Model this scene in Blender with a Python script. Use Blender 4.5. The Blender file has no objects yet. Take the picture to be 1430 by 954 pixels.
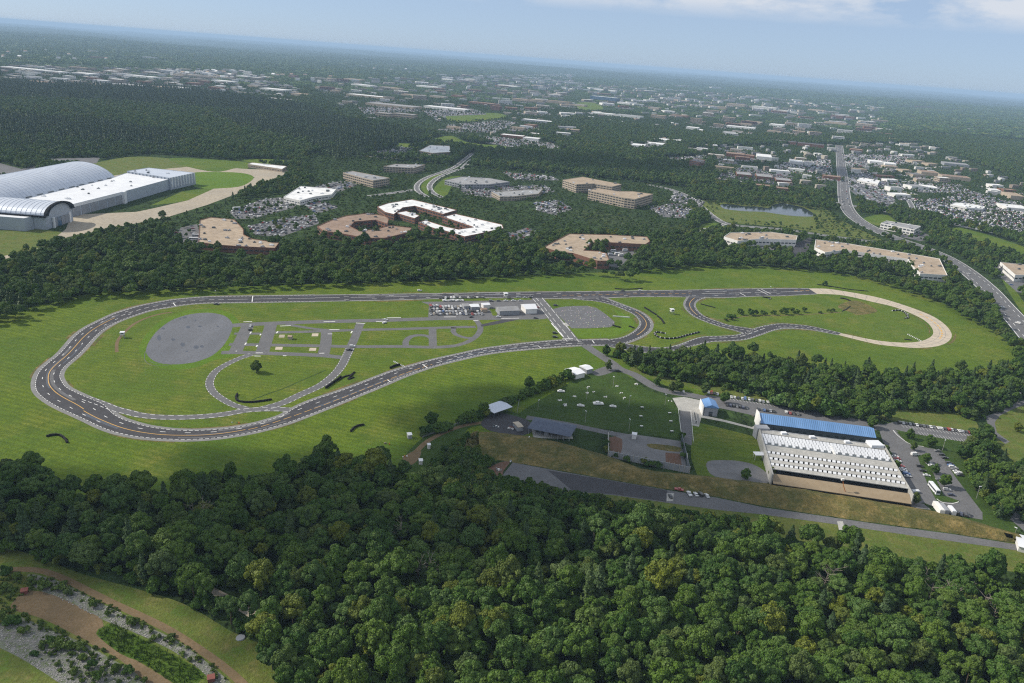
import bpy, bmesh, math, random
import numpy as np
from mathutils import Vector
from mathutils.geometry import tessellate_polygon
R = math.radians
rnd = random.Random(7)
nrg = np.random.default_rng(11)
scene = bpy.context.scene
COL = scene.collection

# ------------------------------------------------------------------ camera (aerial view, 240 m up, banked 4 degrees)
PW, PH, F, HC, CAMZ = 1430.0, 954.0, 1100.0, 79.0, 240.0
PHI = R(4.25)
TH = math.atan((PH/2-HC)*math.cos(PHI)/F)
def ray(px, py):
    cx, cy = px-PW/2, PH/2-py
    X = cx*math.cos(PHI)-cy*math.sin(PHI); Y = cx*math.sin(PHI)+cy*math.cos(PHI)
    return (X, F*math.cos(TH)+Y*math.sin(TH), -F*math.sin(TH)+Y*math.cos(TH))
def at(px, py, z=0.0):
    d = ray(px, py); t = (CAMZ-z)/-d[2]
    return (d[0]*t, d[1]*t)
def ats(pts, z=0.0): return [at(p[0], p[1], z) for p in pts]
def topx(x, y, z):
    """world -> photo pixel, vectorised"""
    X = x; zc = y*math.cos(TH)-(z-CAMZ)*math.sin(TH); Y = y*math.sin(TH)+(z-CAMZ)*math.cos(TH)
    u, v = X/zc*F, Y/zc*F
    return PW/2+u*math.cos(PHI)+v*math.sin(PHI), PH/2-(-u*math.sin(PHI)+v*math.cos(PHI)), zc
cam = bpy.data.cameras.new('camera'); camo = bpy.data.objects.new('camera', cam); COL.objects.link(camo)
from mathutils import Matrix
r0, u0, f0 = Vector((1,0,0)), Vector((0,math.sin(TH),math.cos(TH))), Vector((0,math.cos(TH),-math.sin(TH)))
xr = r0*math.cos(PHI)+u0*math.sin(PHI); yr = -r0*math.sin(PHI)+u0*math.cos(PHI)
m = Matrix((xr, yr, -f0)).transposed().to_4x4(); m.translation = (0,0,CAMZ)
camo.matrix_world = m
cam.sensor_width = 36.0; cam.lens = F/PW*36.0; cam.clip_start = 1.0; cam.clip_end = 200000.0
scene.camera = camo

# ------------------------------------------------------------------ materials
MT = {}
def nodes(name):
    mt = bpy.data.materials.new(name); mt.use_nodes = True; nt = mt.node_tree
    b = nt.nodes['Principled BSDF']; MT[name] = mt
    return mt, nt, b
def mixc(nt, fac, a, b, mode='MIX'):
    n = nt.nodes.new('ShaderNodeMix'); n.data_type = 'RGBA'; n.blend_type = mode
    for sock, v in ((n.inputs['Factor'], fac), (n.inputs[6], a), (n.inputs[7], b)):
        if hasattr(v, 'is_output'): nt.links.new(v, sock)
        elif isinstance(v, (int, float)): sock.default_value = v
        else: sock.default_value = (*v, 1)
    return n.outputs[2]
def noise(nt, scale, detail=3, rough=.55, vec=None, lo=.35, hi=.65):
    n = nt.nodes.new('ShaderNodeTexNoise'); n.inputs['Scale'].default_value = scale
    n.inputs['Detail'].default_value = detail; n.inputs['Roughness'].default_value = rough
    if vec is not None: nt.links.new(vec, n.inputs['Vector'])
    mr = nt.nodes.new('ShaderNodeMapRange'); nt.links.new(n.outputs['Fac'], mr.inputs['Value'])
    mr.inputs['From Min'].default_value = lo; mr.inputs['From Max'].default_value = hi
    return mr.outputs['Result']
def pos(nt, scale=None):
    g = nt.nodes.new('ShaderNodeNewGeometry').outputs['Position']
    if scale is None: return g
    mp = nt.nodes.new('ShaderNodeMapping'); mp.inputs['Scale'].default_value = scale; nt.links.new(g, mp.inputs['Vector'])
    return mp.outputs['Vector']
def flat(name, c, rough=.7, c2=None, scale=.3, spec=.3, metal=0.0, streak=None, fine=None):
    """two tones mixed by world-space noise"""
    mt, nt, b = nodes(name)
    b.inputs['Roughness'].default_value = rough; b.inputs['Specular IOR Level'].default_value = spec
    b.inputs['Metallic'].default_value = metal
    if c2 is None: c2 = tuple(x*.8 for x in c)
    P = pos(nt, streak) if streak else pos(nt)
    col = mixc(nt, noise(nt, scale, 4, .6, P), c, c2)
    if fine:
        col = mixc(nt, noise(nt, fine, 2, .6, pos(nt), .4, .75), col, tuple(x*.65 for x in c))
    nt.links.new(col, b.inputs['Base Color'])
    return mt
def grass(name, g1, g2, dry, stripes=0.0, patch=.012, dryamt=.55, ang=0.0):
    mt, nt, b = nodes(name); b.inputs['Roughness'].default_value = .9; b.inputs['Specular IOR Level'].default_value = .15
    P = pos(nt)
    c = mixc(nt, noise(nt, patch, 6, .62, P, .42, .58), g1, g2)
    dr = noise(nt, patch*2.3, 6, .65, P, .5, .72)
    mm = nt.nodes.new('ShaderNodeMath'); mm.operation = 'MULTIPLY'; nt.links.new(dr, mm.inputs[0]); mm.inputs[1].default_value = dryamt
    c = mixc(nt, mm.outputs[0], c, dry)
    if stripes:
        mp = nt.nodes.new('ShaderNodeMapping'); nt.links.new(P, mp.inputs['Vector']); mp.inputs['Rotation'].default_value = (0,0,ang)
        w = nt.nodes.new('ShaderNodeTexWave'); nt.links.new(mp.outputs['Vector'], w.inputs['Vector']); w.bands_direction = 'Y'
        w.inputs['Scale'].default_value = .06; w.inputs['Distortion'].default_value = 1.6; w.inputs['Detail'].default_value = 2; w.inputs['Detail Scale'].default_value = .4
        m2 = nt.nodes.new('ShaderNodeMath'); m2.operation = 'MULTIPLY'; nt.links.new(w.outputs['Fac'], m2.inputs[0]); m2.inputs[1].default_value = stripes
        c = mixc(nt, m2.outputs[0], c, tuple(x*.62 for x in g1))
    c = mixc(nt, noise(nt, .09, 5, .75, P, .44, .74), c, tuple(x*.62 for x in g2))
    c = mixc(nt, noise(nt, .55, 4, .75, P, .38, .75), c, tuple(x*.5 for x in g2))
    nt.links.new(c, b.inputs['Base Color'])
    bp = nt.nodes.new('ShaderNodeBump'); bp.inputs['Strength'].default_value = .5; bp.inputs['Distance'].default_value = .6
    nt.links.new(noise(nt, .8, 4, .7, P), bp.inputs['Height']); nt.links.new(bp.outputs['Normal'], b.inputs['Normal'])
    return mt
def leafmat(name, ramp, transl=.14):
    mt, nt, b = nodes(name)
    oi = nt.nodes.new('ShaderNodeObjectInfo'); cr = nt.nodes.new('ShaderNodeValToRGB'); nt.links.new(oi.outputs['Random'], cr.inputs['Fac'])
    el = cr.color_ramp.elements
    while len(el) < len(ramp): el.new(.5)
    for e, (p, c) in zip(el, ramp): e.position = p; e.color = (*c, 1)
    isl = nt.nodes.new('ShaderNodeNewGeometry').outputs['Random Per Island']
    m1 = nt.nodes.new('ShaderNodeMath'); m1.operation = 'MULTIPLY'; nt.links.new(isl, m1.inputs[0]); m1.inputs[1].default_value = .5
    c = mixc(nt, m1.outputs[0], cr.outputs['Color'], tuple(x*.45 for x in ramp[0][1]))
    at_ = nt.nodes.new('ShaderNodeAttribute'); at_.attribute_name = 'tint'
    c = mixc(nt, at_.outputs['Fac'], c, (.14,.19,.05))
    nt.links.new(c, b.inputs['Base Color']); b.inputs['Roughness'].default_value = .6; b.inputs['Specular IOR Level'].default_value = .25
    tr = nt.nodes.new('ShaderNodeBsdfTranslucent'); nt.links.new(c, tr.inputs['Color'])
    mx = nt.nodes.new('ShaderNodeMixShader'); mx.inputs[0].default_value = transl
    nt.links.new(b.outputs[0], mx.inputs[1]); nt.links.new(tr.outputs[0], mx.inputs[2])
    nt.links.new(mx.outputs[0], nt.nodes['Material Output'].inputs['Surface'])
    return mt
grass('field_grass', (.145,.202,.013), (.086,.158,.012), (.235,.215,.042), .65, .009, .85, ang=.3)
grass('infield_grass', (.150,.2,.017), (.102,.17,.015), (.26,.215,.055), .6, .016, .8, ang=.1)
grass('lush_grass', (.095,.19,.010), (.12,.21,.012), (.16,.2,.02), .2)
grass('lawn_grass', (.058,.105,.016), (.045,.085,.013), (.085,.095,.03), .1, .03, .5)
grass('dry_grass', (.215,.16,.055), (.11,.112,.032), (.36,.265,.11), 0, .07, .85)
grass('meadow_grass', (.085,.145,.02), (.14,.165,.034), (.21,.17,.07), 0, .07, .8)
grass('reed_green', (.06,.12,.01), (.08,.14,.015), (.09,.12,.02), 0, .08, .4)
flat('asphalt', (.062,.06,.065), .8, (.043,.043,.047), .12, .25, fine=.9)
flat('asphalt_old', (.15,.148,.15), .85, (.12,.12,.124), .1, .2, fine=.7)
flat('shoulder', (.215,.21,.205), .9, (.17,.168,.165), .15, .2)
flat('pad_grey', (.15,.155,.17), .85, (.115,.12,.132), .06, .2, streak=(1,.25,1), fine=.6)
flat('patch_dark', (.075,.085,.105), .7, (.06,.07,.09), .4, .3)
flat('concrete', (.49,.42,.325), .85, (.40,.345,.27), .15, .2)
flat('concrete_pale', (.42,.41,.38), .85, (.34,.33,.30), .2, .2, fine=.8)
flat('apron_tan', (.40,.345,.26), .9, (.33,.29,.23), .02, .2, fine=.2)
flat('dirt', (.19,.135,.078), .95, (.14,.105,.058), .15, .1, fine=.9)
flat('dirt_red', (.17,.10,.07), .95, (.13,.085,.06), .2, .1, fine=.9)
flat('gravel_grey', (.21,.205,.205), .95, (.15,.15,.152), .1, .1, fine=1.4)
flat('gravel_weedy', (.21,.205,.20), .95, (.08,.115,.03), .35, .1, fine=1.1)
flat('white_paint', (.78,.77,.74), .6, (.62,.61,.58), .3, .3)
flat('yellow_paint', (.62,.36,.09), .6, (.5,.3,.08), .3, .3)
flat('metal_roof', (.56,.60,.66), .42, (.50,.54,.61), .03, .5, .25)
flat('metal_wall', (.40,.44,.50), .5, (.35,.39,.45), .05, .4, .1)
flat('metal_white', (.72,.73,.74), .5, (.64,.65,.67), .05, .4)
flat('metal_dark', (.10,.12,.13), .5, (.08,.09,.10), .1, .4)
flat('blue_roof', (.15,.29,.53), .5, (.11,.23,.44), .08, .5, .1, streak=(2,.3,1))
flat('slate_roof', (.10,.12,.165), .7, (.08,.095,.135), .3, .3)
flat('roof_tan', (.40,.315,.225), .9, (.34,.27,.20), .05, .2, fine=.15)
flat('roof_brown', (.30,.215,.16), .9, (.25,.18,.135), .05, .2, fine=.15)
flat('roof_white', (.80,.80,.79), .7, (.66,.66,.65), .06, .3, fine=.1)
flat('roof_grey', (.33,.33,.33), .85, (.25,.25,.255), .06, .2, fine=.15)
flat('roof_dark', (.11,.115,.125), .85, (.09,.09,.1), .06, .2)
flat('brick', (.21,.105,.07), .9, (.17,.085,.06), .3, .2)
flat('stucco_tan', (.42,.35,.27), .9, (.36,.30,.23), .2, .2)
flat('wall_white', (.72,.71,.68), .8, (.62,.61,.58), .1, .3)
flat('wall_grey', (.30,.31,.33), .8, (.25,.26,.28), .1, .3)
flat('glass_dark', (.035,.045,.055), .12, (.05,.06,.075), .2, .6)
flat('glass_blue', (.08,.16,.26), .15, (.06,.12,.2), .1, .6)
flat('rubber', (.014,.014,.015), .85, (.02,.02,.021), .5, .2)
flat('bark', (.11,.085,.062), .95, (.08,.06,.045), .8, .1)
flat('dead_wood', (.27,.235,.20), .95, (.20,.17,.145), .8, .1)
flat('stone', (.30,.285,.27), .9, (.17,.165,.155), .5, .2)
flat('sand_brown', (.30,.235,.155), .9, (.26,.2,.13), .25, .1)
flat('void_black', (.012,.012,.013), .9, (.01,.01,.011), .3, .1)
flat('red_paint', (.42,.03,.025), .4, (.36,.025,.02), .4, .5)
flat('rust_red', (.2,.07,.055), .8, (.15,.06,.05), .5, .2)
flat('green_paint', (.07,.22,.10), .5, (.06,.18,.08), .4, .4)
flat('orange_paint', (.6,.2,.03), .5, (.5,.16,.03), .4, .4)
flat('pond_water', (.02,.03,.035), .1, (.03,.04,.042), .02, .3)
# lamp_white kept plain
flat('lens_white', (.75,.75,.72), .25, (.7,.7,.68), .5, .5)
# painted car body takes its colour from the object
mt, nt, b = nodes('car_paint'); oi = nt.nodes.new('ShaderNodeObjectInfo')
cc = mixc(nt, noise(nt, 3, 2, .5, pos(nt), .4, .9), oi.outputs['Color'], (.2,.19,.17)); 
nt.nodes[-1].inputs['Factor'].default_value = 0
nt.links.new(cc, b.inputs['Base Color']); b.inputs['Roughness'].default_value = .3; b.inputs['Coat Weight'].default_value = .4
mt, nt, b = nodes('fleet_paint'); oi = nt.nodes.new('ShaderNodeObjectInfo'); cr = nt.nodes.new('ShaderNodeValToRGB'); cr.color_ramp.interpolation = 'CONSTANT'
pal = [(0,(.62,.62,.62)),(.2,(.33,.34,.36)),(.42,(.03,.03,.035)),(.68,(.12,.13,.14)),(.84,(.5,.49,.46)),(.9,(.25,.03,.03)),(.95,(.05,.1,.25))]
while len(cr.color_ramp.elements) < len(pal): cr.color_ramp.elements.new(.5)
for e,(p,c) in zip(cr.color_ramp.elements, pal): e.position = p; e.color = (*c,1)
nt.links.new(oi.outputs['Random'], cr.inputs['Fac']); nt.links.new(mixc(nt, noise(nt, .5, 1, .5, pos(nt), .6, .9), cr.outputs['Color'], (.3,.3,.3)), b.inputs['Base Color']); b.inputs['Roughness'].default_value = .35
leafmat('leaves', [(0,(.042,.098,.014)),(.2,(.066,.14,.015)),(.42,(.1,.175,.016)),(.62,(.074,.145,.03)),(.76,(.12,.195,.018)),(.88,(.085,.13,.04)),(.97,(.17,.20,.016))])
mt, nt, b = nodes('town_roof_mix'); oi = nt.nodes.new('ShaderNodeObjectInfo'); cr = nt.nodes.new('ShaderNodeValToRGB'); cr.color_ramp.interpolation = 'CONSTANT'
pal = [(0,(.55,.55,.54)),(.2,(.36,.32,.26)),(.45,(.27,.27,.275)),(.68,(.22,.165,.125)),(.82,(.66,.65,.63)),(.9,(.13,.13,.14))]
while len(cr.color_ramp.elements) < len(pal): cr.color_ramp.elements.new(.5)
for e,(q_,c) in zip(cr.color_ramp.elements, pal): e.position = q_; e.color = (*c,1)
nt.links.new(oi.outputs['Random'], cr.inputs['Fac']); nt.links.new(mixc(nt, noise(nt, .08, 3, .6, pos(nt), .4, .9), cr.outputs['Color'], (.3,.29,.27)), b.inputs['Base Color']); b.inputs['Roughness'].default_value = .85
leafmat('leaves_bright', [(0,(.085,.14,.018)),(.5,(.11,.175,.024)),(1,(.10,.15,.028))])
leafmat('needles', [(0,(.046,.088,.026)),(.6,(.062,.108,.032)),(1,(.08,.125,.03))], .1)
# speckled pad: scattered coloured cone marks
mt, nt, b = nodes('speckled_pad'); P = pos(nt); b.inputs['Roughness'].default_value = .85
v = nt.nodes.new('ShaderNodeTexVoronoi'); v.inputs['Scale'].default_value = .36; nt.links.new(P, v.inputs['Vector'])
lt = nt.nodes.new('ShaderNodeMath'); lt.operation = 'LESS_THAN'; lt.inputs[1].default_value = .15; nt.links.new(v.outputs['Distance'], lt.inputs[0])
sc_ = mixc(nt, .65, v.outputs['Color'], (.75,.6,.5))
nt.links.new(mixc(nt, lt.outputs[0], mixc(nt, noise(nt,.2,4,.6,P), (.12,.12,.125), (.095,.095,.10)), sc_), b.inputs['Base Color'])
# far terrain: woodland floor near, rolling tree cover with paler openings far off
mt, nt, b = nodes('woodland_floor'); P = pos(nt); b.inputs['Roughness'].default_value = 1; b.inputs['Specular IOR Level'].default_value = .05
c = mixc(nt, noise(nt, .004, 6, .65, P), (.05,.085,.024), (.036,.066,.02))
c = mixc(nt, noise(nt, .0011, 8, .72, P, .56, .70), c, (.10,.12,.045))
c = mixc(nt, noise(nt, .05, 4, .7, P, .3, .75), c, (.018,.028,.012))
nt.links.new(c, b.inputs['Base Color'])
bp = nt.nodes.new('ShaderNodeBump'); bp.inputs['Strength'].default_value = .9; bp.inputs['Distance'].default_value = 9
nt.links.new(noise(nt, .06, 3, .6, P, .2, .8), bp.inputs['Height']); nt.links.new(bp.outputs['Normal'], b.inputs['Normal'])
# cloud: half-transparent puffs that soften the light under them
mt, nt, b = nodes('cloud_white'); b.inputs['Base Color'].default_value = (.9,.9,.9,1); b.inputs['Roughness'].default_value = 1
tb = nt.nodes.new('ShaderNodeBsdfTransparent'); mx = nt.nodes.new('ShaderNodeMixShader'); mx.inputs[0].default_value = .42
nt.links.new(tb.outputs[0], mx.inputs[1]); nt.links.new(b.outputs[0], mx.inputs[2]); nt.links.new(mx.outputs[0], nt.nodes['Material Output'].inputs['Surface'])

# ------------------------------------------------------------------ object helpers
def link(o, parent=None):
    COL.objects.link(o)
    if parent is not None: o.parent = parent
    return o
def mesh(name, V, Fc, mats, fm=None, smooth=False):
    me = bpy.data.meshes.new(name); me.from_pydata([tuple(v) for v in V], [], Fc)
    for q in (mats if isinstance(mats, (list, tuple)) else [mats]): me.materials.append(MT[q])
    if fm is not None: me.polygons.foreach_set('material_index', fm)
    if smooth: me.polygons.foreach_set('use_smooth', [True]*len(me.polygons))
    me.update(); return me
def obj(name, V, Fc, mats, parent=None, fm=None, smooth=False):
    return link(bpy.data.objects.new(name, mesh(name, V, Fc, mats, fm, smooth)), parent)
def tag(o, label=None, cat=None, group=None, kind=None):
    if label: o['label'] = label
    if cat: o['category'] = cat
    if group: o['group'] = group
    if kind: o['kind'] = kind
    return o
def thing(name, label, cat, loc=(0,0,0), rz=0.0, group=None):
    o = bpy.data.objects.new(name, None); o.empty_display_size = .5; link(o); o.location = loc; o.rotation_euler = (0,0,rz)
    return tag(o, label, cat, group)
def clone(root, loc, rz, label=None, group=None, color=None, skip=(), scale=None):
    r = root.copy(); COL.objects.link(r); r.location = loc; r.rotation_euler = (0,0,rz)
    if scale is not None: r.scale = scale
    if label: r['label'] = label
    if group: r['group'] = group
    for ch in root.children:
        if ch.name.split('.')[0] in skip: continue
        c_ = ch.copy(); COL.objects.link(c_); c_.parent = r
        if color: c_.color = color
        for g in ch.children:
            d = g.copy(); COL.objects.link(d); d.parent = c_
            if color: d.color = color
    if color: r.color = color
    return r
class MB:
    def __init__(s): s.V = []; s.F = []; s.M = []
    def add(s, V, Fc, m=0):
        n = len(s.V); s.V += [tuple(v) for v in V]; s.F += [tuple(i+n for i in f) for f in Fc]; s.M += [m]*len(Fc)
    def box(s, c, d, rz=0.0, m=0, taper=1.0):
        x, y, z = d[0]/2, d[1]/2, d[2]; ca, sa = math.cos(rz), math.sin(rz); V = []
        for k, t in ((0,1.0),(z,taper)):
            for sx, sy in ((-1,-1),(1,-1),(1,1),(-1,1)):
                a, b_ = sx*x*t, sy*y*t; V.append((c[0]+a*ca-b_*sa, c[1]+a*sa+b_*ca, c[2]+k))
        s.add(V, [(3,2,1,0),(4,5,6,7),(0,1,5,4),(1,2,6,5),(2,3,7,6),(3,0,4,7)], m)
    def cyl(s, p0, p1, r0_, r1_=None, n=8, m=0, caps=True):
        r1_ = r0_ if r1_ is None else r1_; p0, p1 = Vector(p0), Vector(p1); d = (p1-p0).normalized()
        a = d.orthogonal().normalized(); b_ = d.cross(a); V = []
        for p, r in ((p0,r0_),(p1,r1_)):
            for i in range(n):
                t = 2*math.pi*i/n; V.append(p+a*math.cos(t)*r+b_*math.sin(t)*r)
        Fc = [(i,(i+1)%n,n+(i+1)%n,n+i) for i in range(n)]
        if caps: Fc += [tuple(range(n-1,-1,-1)), tuple(range(n,2*n))]
        s.add(V, Fc, m)
    def obj(s, name, mats, parent=None, smooth=False): return obj(name, s.V, s.F, mats, parent, s.M, smooth)
def area(P): return sum(P[i][0]*P[(i+1)%len(P)][1]-P[(i+1)%len(P)][0]*P[i][1] for i in range(len(P)))/2
def ccw(P): return list(P) if area(P) > 0 else list(P)[::-1]
def tess(P, z=0.0): 
    return [tuple(t) for t in tessellate_polygon([[Vector((p[0],p[1],0)) for p in P]])]
def upface(V, Fc):
    out = []
    for f in Fc:
        a, b_, c_ = V[f[0]], V[f[1]], V[f[2]]
        out.append(f if (b_[0]-a[0])*(c_[1]-a[1])-(b_[1]-a[1])*(c_[0]-a[0]) > 0 else tuple(f[::-1]))
    return out
def cat_rom(P, step=4.0, closed=False):
    P = [Vector((p[0], p[1])) for p in P]; n = len(P); out = []
    for i in range(n if closed else n-1):
        g = (lambda k: P[k % n]) if closed else (lambda k: P[max(0, min(n-1, k))])
        a, b_, c_, d = g(i-1), g(i), g(i+1), g(i+2); k = max(2, int((c_-b_).length/step))
        for j in range(k):
            t = j/k
            out.append(.5*((2*b_)+(c_-a)*t+(2*a-5*b_+4*c_-d)*t*t+(3*b_-a-3*c_+d)*t**3))
    if not closed: out.append(P[-1])
    return [(p.x, p.y) for p in out]
def resample(P, n):
    A = np.array(P); d = np.r_[0, np.cumsum(np.linalg.norm(np.diff(A, axis=0), axis=1))]; t = np.linspace(0, d[-1], n)
    return np.c_[np.interp(t, d, A[:,0]), np.interp(t, d, A[:,1])]
def plen(P): A = np.array(P); return float(np.linalg.norm(np.diff(A, axis=0), axis=1).sum())
def offset(P, d):
    A = np.array(P, float); t = np.gradient(A, axis=0); t /= np.maximum(np.linalg.norm(t, axis=1, keepdims=True), 1e-6)
    return A+np.c_[-t[:,1], t[:,0]]*(d if np.isscalar(d) else np.array(d)[:,None])
EXCL = []      # world polygons where no tree stands
def excl(P, margin=0.0):
    P = ccw([tuple(p[:2]) for p in P])
    if margin:
        c_ = np.mean(np.array(P), axis=0); A = np.array(P); v_ = A-c_; l = np.linalg.norm(v_, axis=1, keepdims=True); P = [tuple(q) for q in c_+v_*(1+margin/np.maximum(l,1))]
    EXCL.append(np.array(P))
def sheet(name, P, z, mat, label=None, kind='structure', ex=None):
    z = zu(z)
    P = ccw([tuple(p[:2]) for p in P]); V = [(p[0], p[1], z) for p in P]
    o = obj(name, V, upface(V, tess(P)), mat); tag(o, label, None, None, kind)
    if ex is not None: excl(P, ex)
    return o
def psheet(name, px, z, mat, label=None, smooth=True, ex=None, kind='structure'):
    W = ats(px)
    if smooth: W = cat_rom(W, 3.0 if W[0][1] < 1000 else 10.0, True)
    return sheet(name, W, z, mat, label, kind, ex)
def strip(name, L, Rr, z, mat, label=None, ex=None):
    z = zu(z)
    V = [(p[0],p[1],z) for p in L]+[(p[0],p[1],z) for p in Rr]; n = len(L)
    o = obj(name, V, upface(V, [(i,i+1,n+i+1,n+i) for i in range(n-1)]), mat); tag(o, label, None, None, 'structure')
    if ex is not None:
        k = max(2, n//12)
        for i in range(0, n-1, k):
            j = min(n-1, i+k); excl([tuple(p) for p in L[i:j+1]]+[tuple(p) for p in Rr[i:j+1]][::-1], ex)
    return o
def road(name, px, w, z, mat, label=None, ex=None, step=4.0, closed=False):
    C = cat_rom(ats(px), step, closed); 
    if closed: C.append(C[0])
    return strip(name, offset(C, w/2), offset(C, -w/2), z, mat, label, ex), C
def line(mb, C, off, w, z, dash=0.0, gap=0.0, m=0):
    z = zu(z+.002, .0003)
    P = offset(C, off) if off else np.array(C); n = max(2, int(plen(P)/1.2)); P = resample(P, n); L, Q = offset(P, w/2), offset(P, -w/2)
    on = True; acc = 0.0; st = plen(P)/(n-1)
    for i in range(n-1):
        if on or not dash: mb.add([(*L[i],z),(*Q[i],z),(*Q[i+1],z),(*L[i+1],z)], [(0,1,2,3)], m)
        acc += st
        if dash and acc >= (dash if on else gap): on = not on; acc = 0
ZN = {}
def zu(z, e=.0004):
    k = ZN.get(round(z,4), 0); ZN[round(z,4)] = k+1; return z+(k % 9)*e
ORD = ['first','second','third','fourth','fifth','sixth','seventh','eighth','ninth','tenth','eleventh','twelfth','thirteenth','fourteenth','fifteenth','sixteenth','seventeenth','eighteenth','nineteenth','twentieth']
def nth(i): 
    if i < 20: return ORD[i]
    t, u = divmod(i+1, 10); return '%d%s' % (i+1, {1:'st',2:'nd',3:'rd'}.get(u,'th'))
# ------------------------------------------------------------------ sky, sun, terrain
SUN_EL, SUN_AZ = R(38), math.atan2(-.987, .16)          # sun low over the left edge, slightly behind the track
sd = Vector((math.sin(SUN_AZ)*math.cos(SUN_EL), math.cos(SUN_AZ)*math.cos(SUN_EL), math.sin(SUN_EL)))
world = bpy.data.worlds.new('World'); scene.world = world; world.use_nodes = True; nt = world.node_tree
bg = nt.nodes['Background']; sky = nt.nodes.new('ShaderNodeTexSky'); sky.sky_type = 'NISHITA'; sky.sun_disc = False
sky.sun_elevation = SUN_EL; sky.sun_rotation = SUN_AZ; sky.air_density = .55; sky.dust_density = .45; sky.ozone_density = 5.5
bg.inputs['Strength'].default_value = SKY_STRENGTH = .132
tc = nt.nodes.new('ShaderNodeTexCoord'); sx = nt.nodes.new('ShaderNodeSeparateXYZ'); nt.links.new(tc.outputs['Generated'], sx.inputs[0])
mp = nt.nodes.new('ShaderNodeMapping'); mp.inputs['Scale'].default_value = (13, 13, 40); mp.inputs['Location'].default_value = (3.1, 1.7, .4); nt.links.new(tc.outputs['Generated'], mp.inputs['Vector'])
nz = nt.nodes.new('ShaderNodeTexNoise'); nz.inputs['Scale'].default_value = 1.0; nz.inputs['Detail'].default_value = 7; nz.inputs['Roughness'].default_value = .58; nt.links.new(mp.outputs['Vector'], nz.inputs['Vector'])
mr = nt.nodes.new('ShaderNodeMapRange'); mr.inputs['From Min'].default_value = .33; mr.inputs['From Max'].default_value = .57; nt.links.new(nz.outputs['Fac'], mr.inputs['Value'])
me_ = nt.nodes.new('ShaderNodeMapRange'); me_.inputs['From Min'].default_value = .056; me_.inputs['From Max'].default_value = .076; nt.links.new(sx.outputs['Z'], me_.inputs['Value'])
mx_ = nt.nodes.new('ShaderNodeMath'); mx_.operation = 'MULTIPLY'; nt.links.new(mr.outputs['Result'], mx_.inputs[0]); nt.links.new(me_.outputs['Result'], mx_.inputs[1])
m3 = nt.nodes.new('ShaderNodeMath'); m3.operation = 'MULTIPLY'; nt.links.new(mx_.outputs[0], m3.inputs[0]); m3.inputs[1].default_value = .75
pale = mixc(nt, .65, sky.outputs['Color'], (3.45, 4.3, 5.45))
nt.links.new(mixc(nt, m3.outputs[0], pale, (5.9, 6.05, 6.35)), bg.inputs['Color'])
sl = bpy.data.lights.new('sun', 'SUN'); sl.energy = 5.0; sl.angle = R(.55); sl.color = (1.0, .93, .82)
so = bpy.data.objects.new('sun', sl); link(so); so.rotation_euler = sd.to_track_quat('Z', 'Y').to_euler(); so.location = (0,0,900)
vs = scene.view_settings; vs.view_transform = 'Standard'; vs.look = 'None'; vs.gamma = 1.0; vs.exposure = 0.0
scene.cycles.use_denoising = False; scene.cycles.filter_width = 1.2; scene.cycles.max_bounces = 5; scene.cycles.diffuse_bounces = 2; scene.cycles.transparent_max_bounces = 40
scene.cycles.volume_bounces = 0; scene.cycles.transmission_bounces = 2; scene.cycles.glossy_bounces = 2
scene.cycles.use_adaptive_sampling = True; scene.cycles.adaptive_threshold = .012

def hill(x, y):
    r = math.hypot(x, y); k = min(1, max(0, (r-7000)/12000))
    return k*(34+30*math.sin(x*.00042+1.3)*math.cos(y*.00031)+16*math.sin(x*.0011+y*.0007)+9*math.sin(x*.0027-y*.0016))
V = [(0,0,0)]; Fc = []; rings = [60*1.09**i for i in range(81)]; NS = 180
for r in rings:
    for k in range(NS):
        a = 2*math.pi*k/NS; x, y = r*math.cos(a), r*math.sin(a); V.append((x, y, hill(x, y)))
for k in range(NS): Fc.append((0, 1+k, 1+(k+1)%NS))
for i in range(len(rings)-1):
    for k in range(NS): Fc.append((1+i*NS+k, 1+(i+1)*NS+k, 1+(i+1)*NS+(k+1)%NS, 1+i*NS+(k+1)%NS))
tag(obj('terrain', V, Fc, 'woodland_floor', smooth=True), 'wide wooded land running out to the hazy horizon', None, None, 'structure')
# one box of hazy air round camera and scene
mt = bpy.data.materials.new('haze_air'); mt.use_nodes = True; nt = mt.node_tree; nt.nodes.remove(nt.nodes['Principled BSDF'])
pv = nt.nodes.new('ShaderNodeVolumePrincipled'); pv.inputs['Color'].default_value = (.52,.74,1.0,1); pv.inputs['Density'].default_value = 5.4e-5; pv.inputs['Anisotropy'].default_value = 0.0
nt.links.new(pv.outputs[0], nt.nodes['Material Output'].inputs['Volume']); MT['haze_air'] = mt
hb = MB(); hb.box((0,0,-1.5), (136000,136000,CAMZ+16)); tag(hb.obj('haze', ['haze_air']), 'thin blue summer haze over the land', None, None, 'stuff')

# ------------------------------------------------------------------ grass sheets
def grassy(name, px, z, mat, label, smooth=True, ex=None): return psheet(name, px, z, mat, label, smooth, ex)
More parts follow.
